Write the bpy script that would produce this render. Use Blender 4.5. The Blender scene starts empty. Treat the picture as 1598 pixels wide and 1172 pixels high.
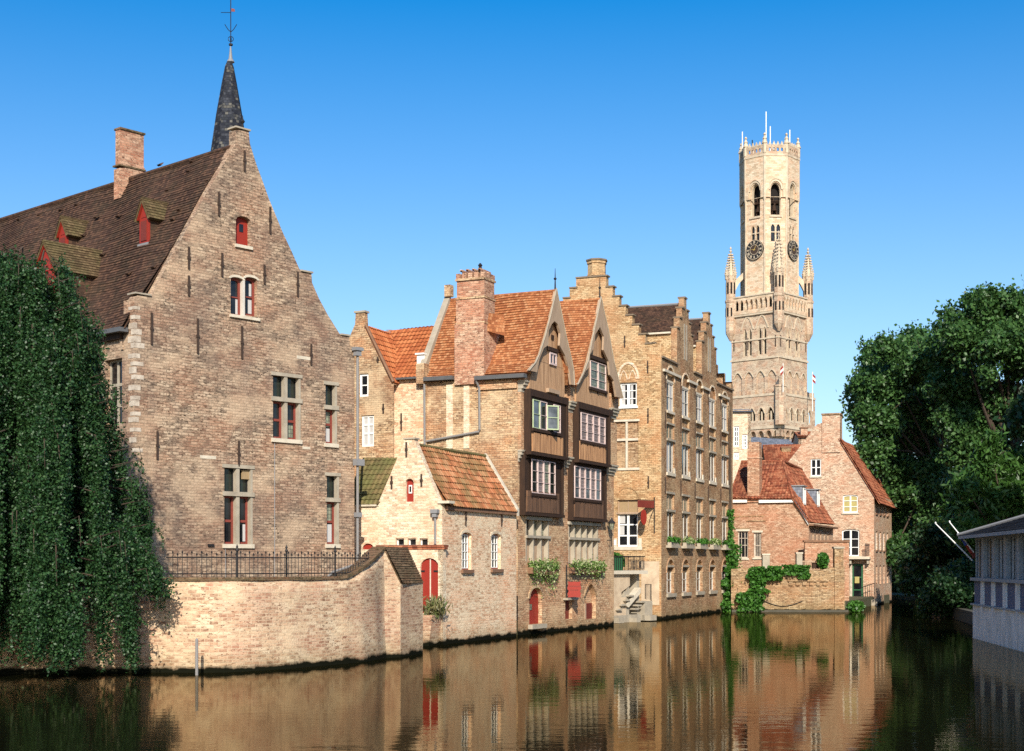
import bpy, math, random
import numpy as np
from mathutils import Vector, Matrix
from mathutils.geometry import tessellate_polygon

# ------------------------------------------------------------------ camera, sky, sun
FPX, CX, HZ, CH = 2250.0, 799.0, 880.0, 3.6      # focal length, principal point and horizon in photo pixels; eye height over the water
scene = bpy.context.scene
COL = scene.collection
cd = bpy.data.cameras.new("camera"); cam = bpy.data.objects.new("camera", cd); COL.objects.link(cam)
cd.sensor_width = 36.0; cd.lens = FPX / 1598.0 * 36.0
cd.shift_y = (HZ - 586.0) / 1598.0
cd.clip_start = 0.5; cd.clip_end = 5000.0
cam.location = (0, 0, CH); cam.rotation_euler = (math.radians(90), 0, 0)
scene.camera = cam

SUN_EL = math.radians(30.0)
SUN_AZ = (0.05, -1.0)                              # horizontal direction towards the sun
world = bpy.data.worlds.new("World"); scene.world = world; world.use_nodes = True
wn = world.node_tree
sky = wn.nodes.new("ShaderNodeTexSky"); sky.sky_type = 'NISHITA'; sky.sun_disc = False
sky.sun_elevation = SUN_EL
sky.sun_rotation = math.atan2(SUN_AZ[0], SUN_AZ[1])
sky.air_density = 1.0; sky.dust_density = 0.9; sky.ozone_density = 4.5; sky.altitude = 0
hsv = wn.nodes.new("ShaderNodeHueSaturation"); hsv.inputs["Hue"].default_value = .499
wz = wn.nodes.new("ShaderNodeSeparateXYZ"); wn.links.new(wn.nodes.new("ShaderNodeTexCoord").outputs["Generated"], wz.inputs[0])
wm = wn.nodes.new("ShaderNodeMapRange"); wm.inputs[1].default_value = .08; wm.inputs[2].default_value = .40; wm.inputs[3].default_value = 1.0; wm.inputs[4].default_value = 1.42
wn.links.new(wz.outputs[2], wm.inputs[0]); wn.links.new(wm.outputs[0], hsv.inputs["Saturation"])   # clear air: deeper blue overhead
hsv.inputs["Value"].default_value = 1.0
wn.links.new(sky.outputs[0], hsv.inputs["Color"]); wn.links.new(hsv.outputs[0], wn.nodes["Background"].inputs[0])
wn.nodes["Background"].inputs[1].default_value = 0.125
sl = bpy.data.lights.new("sun", 'SUN'); sl.energy = 4.9; sl.angle = math.radians(0.5); sl.color = (1.0, 0.92, 0.80)
so = bpy.data.objects.new("sun", sl); COL.objects.link(so)
h_ = Vector(SUN_AZ).normalized() * math.cos(SUN_EL); L = Vector((h_.x, h_.y, math.sin(SUN_EL)))
so.rotation_euler = L.to_track_quat('Z', 'Y').to_euler(); so.location = (0, -20, 60)
scene.view_settings.view_transform = 'Standard'; scene.view_settings.look = 'None'
scene.view_settings.exposure = 0.42; scene.view_settings.gamma = 1.0
scene.cycles.use_denoising = False                # keeps the brick texture crisp; the light is direct enough not to need it
scene.cycles.sample_clamp_indirect = 3.0

# ------------------------------------------------------------------ materials
def newmat(name):
    m = bpy.data.materials.new(name); m.use_nodes = True
    nt = m.node_tree
    return m, nt, nt.nodes["Principled BSDF"]
def N(nt, typ, props=None, **inp):
    n = nt.nodes.new(typ)
    for k, v in (props or {}).items(): setattr(n, k, v)
    for k, v in inp.items():
        s = n.inputs[int(k[1:])] if k[0] == 'i' and k[1:].isdigit() else n.inputs[k.replace('_', ' ')]
        if isinstance(v, bpy.types.NodeSocket): nt.links.new(v, s)
        else: s.default_value = v
    return n
def c4(c): return (c[0], c[1], c[2], 1.0)
def ramp(nt, fac, stops, const=False):
    r = nt.nodes.new("ShaderNodeValToRGB"); nt.links.new(fac, r.inputs[0])
    el = r.color_ramp.elements
    while len(el) < len(stops): el.new(0.5)
    for e, (p, c) in zip(el, stops):
        e.position = p; e.color = c4(c) if not isinstance(c, (int, float)) else (c, c, c, 1)
    if const: r.color_ramp.interpolation = 'CONSTANT'
    return r.outputs[0]
def mix(nt, fac, a, b, blend='MIX'):
    n = nt.nodes.new("ShaderNodeMix"); n.data_type = 'RGBA'; n.blend_type = blend
    for s, v in ((n.inputs[0], fac), (n.inputs[6], a), (n.inputs[7], b)):
        if isinstance(v, bpy.types.NodeSocket): nt.links.new(v, s)
        elif isinstance(v, (int, float)): s.default_value = v
        else: s.default_value = c4(v)
    return n.outputs[2]
def noise(nt, vec, scale, detail=4, rough=0.55, sc3=None):
    if sc3:
        mp = N(nt, "ShaderNodeMapping", None, Vector=vec); mp.inputs["Scale"].default_value = sc3; vec = mp.outputs[0]
    return N(nt, "ShaderNodeTexNoise", None, Vector=vec, Scale=scale, Detail=detail, Roughness=rough).outputs[0]
def uvsock(nt): return nt.nodes.new("ShaderNodeTexCoord").outputs["UV"]
def math_(nt, op, a, b=0.0, clamp=False):
    n = nt.nodes.new("ShaderNodeMath"); n.operation = op; n.use_clamp = clamp
    for s, v in ((n.inputs[0], a), (n.inputs[1], b)):
        if isinstance(v, bpy.types.NodeSocket): nt.links.new(v, s)
        else: s.default_value = v
    return n.outputs[0]

def brick(name, cols, mortar, course=0.115, length=0.29, grime=(0.07, 0.055, 0.04), grime_amt=0.45, pale=None, pale_amt=0.0, algae=True, msize=0.011, fleck=0.5, red=None):
    m, nt, b = newmat(name)
    uv = uvsock(nt)
    wob = noise(nt, uv, 1.3, 2)
    uvw = N(nt, "ShaderNodeVectorMath", {'operation': 'MULTIPLY_ADD'}, i0=wob, i2=uv)
    uvw.inputs[1].default_value = (0.03, 0.05, 0)
    bt = N(nt, "ShaderNodeTexBrick", {'offset': 0.5}, Vector=uvw.outputs[0], Color1=(0, 0, 0, 1), Color2=(1, 1, 1, 1), Mortar=(0.5, 0.5, 0.5, 1), Scale=1.0, Mortar_Size=msize, Mortar_Smooth=0.25, Bias=0.0, Brick_Width=length, Row_Height=course)
    k = len(cols)
    base = ramp(nt, bt.outputs[0], [((i + 0.5) / k, c) for i, c in enumerate(cols)])
    # clusters of differently fired bricks, a little larger than single bricks
    f1 = ramp(nt, noise(nt, uv, 1.0, 2, 0.7, (5.5, 15.0, 1)), [(0.40, 0.0), (0.64, 1.0)])
    dk = [c * 0.42 for c in cols[0]]
    base = mix(nt, math_(nt, 'MULTIPLY', f1, fleck), base, cols[-1])
    f2 = ramp(nt, noise(nt, uv, 1.0, 2, 0.8, (5.2, 13.0, 3.0)), [(0.555, 0.0), (0.60, 1.0)])
    base = mix(nt, math_(nt, 'MULTIPLY', f2, min(.95, fleck * 1.9)), base, dk)
    f3 = ramp(nt, noise(nt, uv, 0.55, 4, 0.6, (1, 1.6, 9)), [(0.44, 0.0), (0.64, 1.0)])
    base = mix(nt, math_(nt, 'MULTIPLY', f3, 0.42), base, red or tuple(x * y for x, y in zip(cols[1], (1.25, .82, .68))))
    base = mix(nt, math_(nt, 'MULTIPLY', bt.outputs[1], 0.75), base, mortar)
    big = ramp(nt, noise(nt, uv, 0.28, 6, 0.6), [(0.42, 0.0), (0.68, 1.0)])
    base = mix(nt, math_(nt, 'MULTIPLY', big, grime_amt), base, grime)
    streak = ramp(nt, noise(nt, uv, 1.0, 4, 0.6, (1.1, 0.10, 1)), [(0.5, 0.0), (0.72, 1.0)])
    base = mix(nt, math_(nt, 'MULTIPLY', streak, grime_amt * 0.6), base, grime)
    if pale:
        pf = ramp(nt, noise(nt, uv, 0.45, 5, 0.65, (1, 1.4, 5)), [(0.5, 0.0), (0.62, 1.0)])
        base = mix(nt, math_(nt, 'MULTIPLY', pf, pale_amt), base, pale)
    if algae:
        pos = nt.nodes.new("ShaderNodeNewGeometry").outputs["Position"]
        z = N(nt, "ShaderNodeSeparateXYZ", None, Vector=pos).outputs[2]
        zz = math_(nt, 'ADD', z, math_(nt, 'MULTIPLY', noise(nt, pos, 1.6, 5), -0.46))
        af2 = ramp(nt, math_(nt, 'MULTIPLY', zz, 0.5), [(0.03, 1.0), (0.30, 0.0)])
        base = mix(nt, math_(nt, 'MULTIPLY', af2, 0.30), base, (0.14, 0.12, 0.05))
        af = ramp(nt, math_(nt, 'ADD', zz, 0.09), [(0.0, 1.0), (0.12, 0.0)])
        base = mix(nt, af, base, (0.007, 0.0075, 0.004))
    nt.links.new(base, b.inputs["Base Color"])
    b.inputs["Roughness"].default_value = 0.92
    b.inputs["Specular IOR Level"].default_value = 0.04
    h = math_(nt, 'ADD', math_(nt, 'MULTIPLY', bt.outputs[1], -1.0), math_(nt, 'MULTIPLY', noise(nt, uv, 14.0, 3), 0.9))
    h = math_(nt, 'ADD', h, math_(nt, 'MULTIPLY', bt.outputs[0], 0.5))
    bp = N(nt, "ShaderNodeBump", None, Height=h, Strength=0.7, Distance=0.03)
    nt.links.new(bp.outputs[0], b.inputs["Normal"])
    return m

def tiles(name, cols, tw=0.18, th=0.15, moss=None, moss_amt=0.0, offset=0.5, gap=(0.05, 0.03, 0.02), dirt=0.4):
    m, nt, b = newmat(name)
    uv = uvsock(nt)
    bt = N(nt, "ShaderNodeTexBrick", {'offset': offset}, Vector=uv, Color1=(0, 0, 0, 1), Color2=(1, 1, 1, 1), Mortar=(0.5, 0.5, 0.5, 1), Scale=1.0, Mortar_Size=0.007, Mortar_Smooth=0.3, Bias=0.0, Brick_Width=tw, Row_Height=th)
    k = len(cols)
    base = ramp(nt, bt.outputs[0], [((i + 0.5) / k, c) for i, c in enumerate(cols)])
    base = mix(nt, math_(nt, 'MULTIPLY', bt.outputs[1], 0.6), base, gap)  # dark joints paint in the shadow of the gaps between tiles
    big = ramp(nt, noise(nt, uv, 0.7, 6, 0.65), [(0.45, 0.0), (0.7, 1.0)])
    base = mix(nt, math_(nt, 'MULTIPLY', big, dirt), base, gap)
    if moss:
        mf = ramp(nt, noise(nt, uv, 0.9, 6, 0.7, (1, 1.0, 3)), [(0.44, 0.0), (0.6, 1.0)])
        base = mix(nt, math_(nt, 'MULTIPLY', mf, moss_amt), base, moss)
    nt.links.new(base, b.inputs["Base Color"])
    b.inputs["Roughness"].default_value = 0.85; b.inputs["Specular IOR Level"].default_value = 0.08
    h = math_(nt, 'ADD', math_(nt, 'MULTIPLY', bt.outputs[1], -1.0), math_(nt, 'MULTIPLY', bt.outputs[0], 0.9))
    bp = N(nt, "ShaderNodeBump", None, Height=h, Strength=0.8, Distance=0.03)
    nt.links.new(bp.outputs[0], b.inputs["Normal"])
    return m

def plain(name, col, rough=0.7, var=0.25, scale=3.0, dark=None, spec=0.3, sc3=None, bump=0.0, metal=0.0, lo=0.4, hi=0.7):
    m, nt, b = newmat(name)
    tc = nt.nodes.new("ShaderNodeTexCoord").outputs["Object"]
    f = ramp(nt, noise(nt, tc, scale, 6, 0.65, sc3), [(lo, 0.0), (hi, 1.0)])
    d = dark or tuple(c * 0.35 for c in col)
    base = mix(nt, math_(nt, 'MULTIPLY', f, var), col, d)
    nt.links.new(base, b.inputs["Base Color"])
    b.inputs["Roughness"].default_value = rough; b.inputs["Specular IOR Level"].default_value = spec; b.inputs["Metallic"].default_value = metal
    if bump:
        bp = N(nt, "ShaderNodeBump", None, Height=noise(nt, tc, scale * 4, 5, 0.6, sc3), Strength=bump, Distance=0.03)
        nt.links.new(bp.outputs[0], b.inputs["Normal"])
    return m

def boards(name, col, dark, bw=0.16):
    m, nt, b = newmat(name)
    uv = uvsock(nt)
    bt = N(nt, "ShaderNodeTexBrick", {'offset': 0.37}, Vector=uv, Color1=(0, 0, 0, 1), Color2=(1, 1, 1, 1), Mortar=(0.5, 0.5, 0.5, 1), Scale=1.0, Mortar_Size=0.006, Bias=0.0, Brick_Width=bw, Row_Height=7.0)
    base = mix(nt, math_(nt, 'MULTIPLY', bt.outputs[0], 0.45), col, tuple(c * 0.6 for c in col))
    gr = ramp(nt, noise(nt, uv, 1.0, 5, 0.7, (9.0, 0.55, 1)), [(0.42, 0.0), (0.62, 1.0)])
    base = mix(nt, math_(nt, 'MULTIPLY', gr, 0.85), base, dark)
    base = mix(nt, bt.outputs[1], base, tuple(c * 0.4 for c in dark))
    nt.links.new(base, b.inputs["Base Color"]); b.inputs["Roughness"].default_value = 0.8
    bp = N(nt, "ShaderNodeBump", None, Height=math_(nt, 'MULTIPLY', bt.outputs[1], -1.0), Strength=0.8, Distance=0.03)
    nt.links.new(bp.outputs[0], b.inputs["Normal"])
    return m

def glassmat(name, col, rough=0.05, lattice=None, lead=(0.02, 0.02, 0.02)):
    m, nt, b = newmat(name)
    uv = uvsock(nt)
    f = ramp(nt, noise(nt, uv, 1.6, 3), [(0.35, 0.0), (0.7, 1.0)])
    base = mix(nt, f, tuple(c * 0.5 for c in col), tuple(c * 1.5 for c in col))
    if lattice:
        bt = N(nt, "ShaderNodeTexBrick", {'offset': 0.0}, Vector=uv, Color1=(0, 0, 0, 1), Color2=(1, 1, 1, 1), Mortar=(0.5, 0.5, 0.5, 1), Scale=1.0, Mortar_Size=0.012, Bias=0.0, Brick_Width=lattice[0], Row_Height=lattice[1])
        base = mix(nt, math_(nt, 'MULTIPLY', bt.outputs[0], 0.5), base, tuple(c * 2.2 for c in col))
        base = mix(nt, bt.outputs[1], base, lead)
    nt.links.new(base, b.inputs["Base Color"])
    b.inputs["Roughness"].default_value = rough; b.inputs["IOR"].default_value = 1.5
    bp = N(nt, "ShaderNodeBump", None, Height=noise(nt, uv, 2.5, 2), Strength=0.15, Distance=0.02)
    nt.links.new(bp.outputs[0], b.inputs["Normal"])
    return m

def leafmat(name, cols, trans=0.25):
    m, nt, b = newmat(name)
    rnd = nt.nodes.new("ShaderNodeNewGeometry").outputs["Random Per Island"]
    k = len(cols)
    base = ramp(nt, rnd, [((i + 0.5) / k, c) for i, c in enumerate(cols)])
    nt.links.new(base, b.inputs["Base Color"]); b.inputs["Roughness"].default_value = 0.45; b.inputs["Specular IOR Level"].default_value = 0.35
    tr = N(nt, "ShaderNodeBsdfTranslucent", None, Color=mix(nt, 0.5, base, (0.10, 0.16, 0.02)))
    ms = N(nt, "ShaderNodeMixShader", None, i0=trans, i1=b.outputs[0], i2=tr.outputs[0])
    nt.links.new(ms.outputs[0], nt.nodes["Material Output"].inputs[0])
    return m

class M: pass
M.brickA = brick("brick_old_house", [(.13, .09, .065), (.32, .215, .145), (.395, .27, .18), (.51, .385, .265)], (.18, .135, .09), course=.115, grime=(.13, .095, .08), grime_amt=.48, pale=(.60, .44, .29), pale_amt=.45, fleck=.60)
M.brickWall = brick("brick_quay_wall", [(.30, .165, .10), (.50, .33, .20), (.57, .40, .255), (.63, .49, .33)], (.62, .49, .33), grime=(.28, .16, .11), grime_amt=.25, pale=(.68, .53, .34), pale_amt=.55, fleck=.45, red=(.46, .20, .13))
M.brickCream = brick("brick_cream", [(.48, .33, .21), (.66, .52, .35), (.72, .60, .42), (.76, .66, .49)], (.68, .58, .42), grime=(.38, .26, .17), grime_amt=.2, pale=(.77, .68, .50), pale_amt=.5, fleck=.34)
M.brickPink = brick("brick_cream_pink", [(.46, .26, .15), (.72, .51, .33), (.77, .58, .39), (.80, .65, .45)], (.70, .56, .38), grime=(.42, .25, .15), grime_amt=.14, pale=(.80, .66, .45), pale_amt=.45, fleck=.40)
M.brickT = brick("brick_warm", [(.30, .155, .085), (.50, .30, .17), (.58, .37, .215), (.66, .47, .29)], (.34, .24, .14), grime=(.18, .11, .07), grime_amt=.32, pale=(.64, .46, .27), pale_amt=.5, fleck=.5)
M.brickTside = brick("brick_weathered", [(.24, .14, .08), (.44, .27, .14), (.54, .36, .20), (.62, .46, .28)], (.24, .17, .11), grime=(.15, .10, .07), grime_amt=.45, pale=(.66, .50, .31), pale_amt=.6, fleck=.55)
M.brickC = brick("brick_yellow_brown", [(.22, .125, .07), (.36, .225, .125), (.43, .28, .16), (.50, .355, .215)], (.26, .17, .09), grime=(.14, .085, .05), grime_amt=.32, pale=(.56, .41, .24), pale_amt=.4, fleck=.5)
M.brickW = brick("brick_ochre", [(.30, .175, .085), (.47, .30, .15), (.54, .36, .19), (.60, .44, .25)], (.32, .21, .10), grime=(.22, .13, .07), grime_amt=.28, pale=(.62, .45, .26), pale_amt=.4, fleck=.48)
M.brickRed = brick("brick_red_chimney", [(.26, .12, .075), (.42, .215, .135), (.50, .29, .18), (.60, .40, .27)], (.40, .28, .19), grime=(.20, .11, .08), grime_amt=.35, fleck=.5, algae=False)
M.brickR1 = brick("brick_orange", [(.30, .155, .095), (.43, .24, .15), (.50, .305, .195), (.58, .41, .28)], (.40, .25, .15), grime=(.30, .15, .08), grime_amt=.3, fleck=.48)
M.brickR2 = brick("brick_pink_tan", [(.36, .21, .14), (.55, .375, .255), (.62, .455, .315), (.68, .545, .395)], (.44, .31, .20), grime=(.36, .19, .11), grime_amt=.22, fleck=.48)
M.brickGW = brick("brick_garden_wall", [(.20, .12, .065), (.38, .24, .12), (.46, .31, .17), (.54, .40, .24)], (.22, .16, .10), grime=(.14, .10, .06), grime_amt=.45, fleck=.6)
M.brickMoss = brick("brick_mossy_coping", [(.07, .045, .03), (.14, .085, .05), (.19, .115, .07), (.26, .17, .10)], (.13, .11, .07), grime=(.06, .06, .028), grime_amt=.6, fleck=.7, algae=False)
M.belfBrick = brick("brick_belfry_lower", [(.32, .22, .15), (.46, .35, .245), (.52, .41, .29), (.58, .47, .34)], (.46, .37, .26), course=.22, length=.6, grime=(.30, .21, .15), grime_amt=.4, pale=(.66, .54, .38), pale_amt=.5, algae=False, fleck=.4)
M.belfStone = brick("stone_belfry_upper", [(.46, .35, .23), (.60, .48, .33), (.66, .54, .38), (.71, .60, .44)], (.58, .46, .32), course=.3, length=.7, grime=(.40, .26, .16), grime_amt=.32, algae=False, fleck=.25)
M.belfTrim = plain("stone_belfry_trim", (.56, .465, .335), .85, .6, 1.2, (.28, .21, .145))
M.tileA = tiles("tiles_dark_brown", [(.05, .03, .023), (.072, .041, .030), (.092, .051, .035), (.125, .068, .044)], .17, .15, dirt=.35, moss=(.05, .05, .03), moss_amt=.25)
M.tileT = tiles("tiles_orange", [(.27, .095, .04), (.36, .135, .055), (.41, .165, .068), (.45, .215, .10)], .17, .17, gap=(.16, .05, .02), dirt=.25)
M.panB = tiles("pantiles_bright", [(.34, .10, .038), (.42, .135, .05), (.48, .175, .068)], .24, .34, offset=0.0, gap=(.16, .05, .02), dirt=.2)
M.panCream = tiles("pantiles_mossy", [(.24, .09, .04), (.36, .13, .055), (.42, .17, .08), (.46, .22, .11)], .24, .34, offset=0.0, moss=(.13, .12, .05), moss_amt=.6, gap=(.09, .05, .03), dirt=.35)
M.panMoss = tiles("pantiles_green_moss", [(.13, .10, .045), (.17, .14, .06), (.22, .15, .07)], .24, .34, offset=0.0, moss=(.14, .14, .05), moss_amt=.7, gap=(.05, .05, .02))
M.panR1 = tiles("pantiles_red", [(.20, .06, .033), (.30, .092, .048), (.37, .13, .066), (.43, .18, .095)], .24, .34, offset=0.0, gap=(.06, .03, .02), dirt=.6)
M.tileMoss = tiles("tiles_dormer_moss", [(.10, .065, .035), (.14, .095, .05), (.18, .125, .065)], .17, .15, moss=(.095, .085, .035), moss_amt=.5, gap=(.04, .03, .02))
M.slate = tiles("slates_dark", [(.018, .02, .028), (.03, .034, .045), (.05, .054, .065), (.05, .054, .065), (.02, .022, .03), (.03, .034, .04), (.12, .115, .10)], .16, .14, gap=(.01, .01, .012), dirt=.5)
M.slateGrey = tiles("slates_grey", [(.14, .16, .19), (.18, .20, .24), (.22, .24, .28)], .3, .25, gap=(.10, .11, .13), dirt=.2)
M.stone = plain("stone_pale", (.60, .53, .41), .85, .5, 2.2, (.30, .25, .18), bump=.3)
M.stoneGrey = plain("stone_grey", (.38, .33, .25), .85, .5, 2.2, (.17, .14, .10), bump=.3)
M.stoneWhite = plain("stone_white_quoin", (.56, .48, .38), .85, .8, 3.0, (.24, .18, .13), bump=.5)
M.copingDark = plain("coping_dark", (.20, .15, .10), .9, .5, 2.5, (.09, .07, .05))
M.plaster = plain("plaster_pale", (.56, .44, .30), .9, .7, 1.6, (.32, .22, .14))
M.offwhite = plain("paint_offwhite", (.56, .52, .45), .6, .3, 4.0, (.34, .30, .25))
M.white = plain("paint_white", (.78, .77, .72), .5, .15, 5.0, (.55, .53, .48))
M.red = plain("paint_red", (.27, .026, .015), .55, .35, 3.0, (.18, .02, .013), sc3=(4, 4, .6))
M.redDark = plain("paint_red_dull", (.17, .03, .02), .6, .3, 3.0)
M.redFrame = plain("paint_red_frame", (.22, .05, .035), .6, .3, 4.0)
M.pinkFrame = plain("paint_pink_white", (.58, .46, .42), .6, .3, 5.0, (.5, .3, .28))
M.greenP = plain("paint_green_pale", (.42, .50, .30), .6, .3, 5.0)
M.greenDoor = plain("paint_green_dark", (.03, .12, .05), .5, .3, 5.0)
M.woodDark = plain("wood_dark", (.042, .021, .011), .8, .7, 2.5, (.014, .008, .006), sc3=(3, 3, .6))
M.woodGrey = plain("wood_grey", (.42, .30, .20), .85, .6, 2.5, (.20, .13, .08), sc3=(5, 5, .6))
M.boardsGable = boards("boards_weathered", (.58, .35, .185), (.26, .135, .065))
M.boardsOriel = boards("boards_brown", (.64, .34, .155), (.20, .09, .04))
M.iron = plain("iron_dark", (.018, .017, .017), .6, .3, 6.0)
M.rust = plain("iron_rust", (.055, .035, .025), .8, .5, 6.0)
M.lead = plain("lead_grey", (.22, .22, .22), .55, .4, 2.0, (.16, .16, .17))
M.zinc = plain("zinc_pipe", (.22, .21, .20), .5, .4, 2.0, (.18, .17, .16))
M.gutter = plain("gutter_dark", (.10, .10, .10), .5, .4, 2.0, spec=.5)
M.glass = glassmat("glass_dark", (.012, .013, .015))
M.glassRef = glassmat("glass_pale", (.10, .11, .12), .08)
M.leaded = glassmat("glass_leaded", (.012, .018, .013), .15, (.14, .17))
M.leadedPale = glassmat("glass_leaded_pale", (.16, .17, .12), .2, (.14, .17), lead=(.06, .06, .05))
M.leadedPink = glassmat("glass_leaded_pink", (.13, .095, .09), .2, (.16, .20), lead=(.40, .32, .29))
M.curtain = plain("curtain_white", (.46, .45, .43), .9, .35, 3.0, (.45, .43, .40), sc3=(14, 14, .5))
M.blindBrown = plain("blind_brown", (.34, .24, .13), .9, .4, 5.0, sc3=(8, 8, 1))
M.yellowPane = plain("blind_yellow", (.42, .35, .13), .7, .3, 2.0)
M.interior = plain("dark_interior", (.012, .010, .009), .9, .2, 2.0)
M.grassy = plain("ground_soil", (.10, .09, .05), .95, .6, .8, (.05, .06, .02))
M.bankStone = plain("bank_stone", (.09, .08, .06), .95, .6, 1.4, (.05, .05, .035), bump=.8)
M.bark = plain("bark", (.07, .05, .035), .95, .5, 3.0, (.025, .02, .015), sc3=(4, 4, .7), bump=.6)
M.terracotta = plain("terracotta_brown", (.22, .12, .07), .85, .4, 3.0)
M.pav = plain("pavilion_paint", (.78, .78, .73), .8, .6, 1.6, (.26, .26, .21), sc3=(1.6, 1.6, .6), lo=.45, hi=.72)
M.pavBlue = boards("pavilion_blue_boards", (.14, .17, .26), (.09, .11, .17), .12)
M.pavFrame = plain("pavilion_frame", (.34, .37, .38), .7, .4, 3.0)
M.pavRoof = tiles("pavilion_slates", [(.010, .011, .014), (.014, .016, .02), (.02, .022, .026)], .3, .22, gap=(.02, .02, .025))  # near-black slate colour stands in for shade lying on this roof
M.gold = plain("clock_gold", (.62, .42, .12), .45, .2, 4.0, metal=.3)
M.leafWillow = leafmat("leaves_weeping", [(.010, .034, .011), (.018, .058, .017), (.028, .078, .024), (.050, .112, .036)])
M.leafTree = leafmat("leaves_tree", [(.022, .060, .015), (.038, .098, .024), (.055, .130, .032), (.085, .175, .048)])
M.leafBright = leafmat("leaves_bamboo", [(.028, .080, .014), (.045, .115, .020), (.065, .145, .030)])
M.leafIvy = leafmat("leaves_ivy", [(.03, .11, .012), (.045, .15, .018), (.065, .19, .025), (.09, .22, .04)], .3)
M.leafPlant = leafmat("leaves_planter", [(.06, .13, .02), (.12, .22, .04), (.22, .32, .08), (.50, .52, .28)], .3)
M.leafDry = leafmat("leaves_dry_tuft", [(.14, .12, .05), (.20, .18, .07), (.12, .15, .05)], .2)
M.leafDeep = leafmat("leaves_shade", [(.010, .032, .010), (.018, .05, .014), (.028, .07, .02)])  # darker leaf colours stand in for deep shade low on the right bank

# ------------------------------------------------------------------ geometry helpers
class Face:
    """A vertical building plane: s runs to the right along it, z is height over the water, o is distance out of it."""
    def __init__(f, P, d):
        f.P = Vector((P[0], P[1])); f.d = Vector((d[0], d[1])).normalized(); f.n = Vector((f.d.y, -f.d.x))
    def off(f, o): return Face(f.P + f.n * o, f.d)
    def s(f, u):
        k = (u - CX) / FPX
        return (k * f.P.y - f.P.x) / (f.d.x - k * f.d.y)
    def Y(f, u): return f.P.y + f.s(u) * f.d.y
    def z(f, u, v): return CH + (HZ - v) * f.Y(u) / FPX
    def sz(f, u, v): return (f.s(u), f.z(u, v))
    def pt(f, s, z, o=0.0):
        q = f.P + f.d * s + f.n * o
        return Vector((q.x, q.y, z))
    def px(f, u, v, o=0.0): return f.pt(f.s(u), f.z(u, v), o)
def at(u, Y): return ((u - CX) / FPX * Y, Y)
def dvp(u, sign=1): return Vector((sign * (u - CX) / FPX, sign * 1.0))
def ray_plane(u, v, P, n):
    d = Vector(((u - CX) / FPX, 1.0, (HZ - v) / FPX)); o = Vector((0, 0, CH))
    return o + d * ((P - o).dot(n) / d.dot(n))

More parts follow.
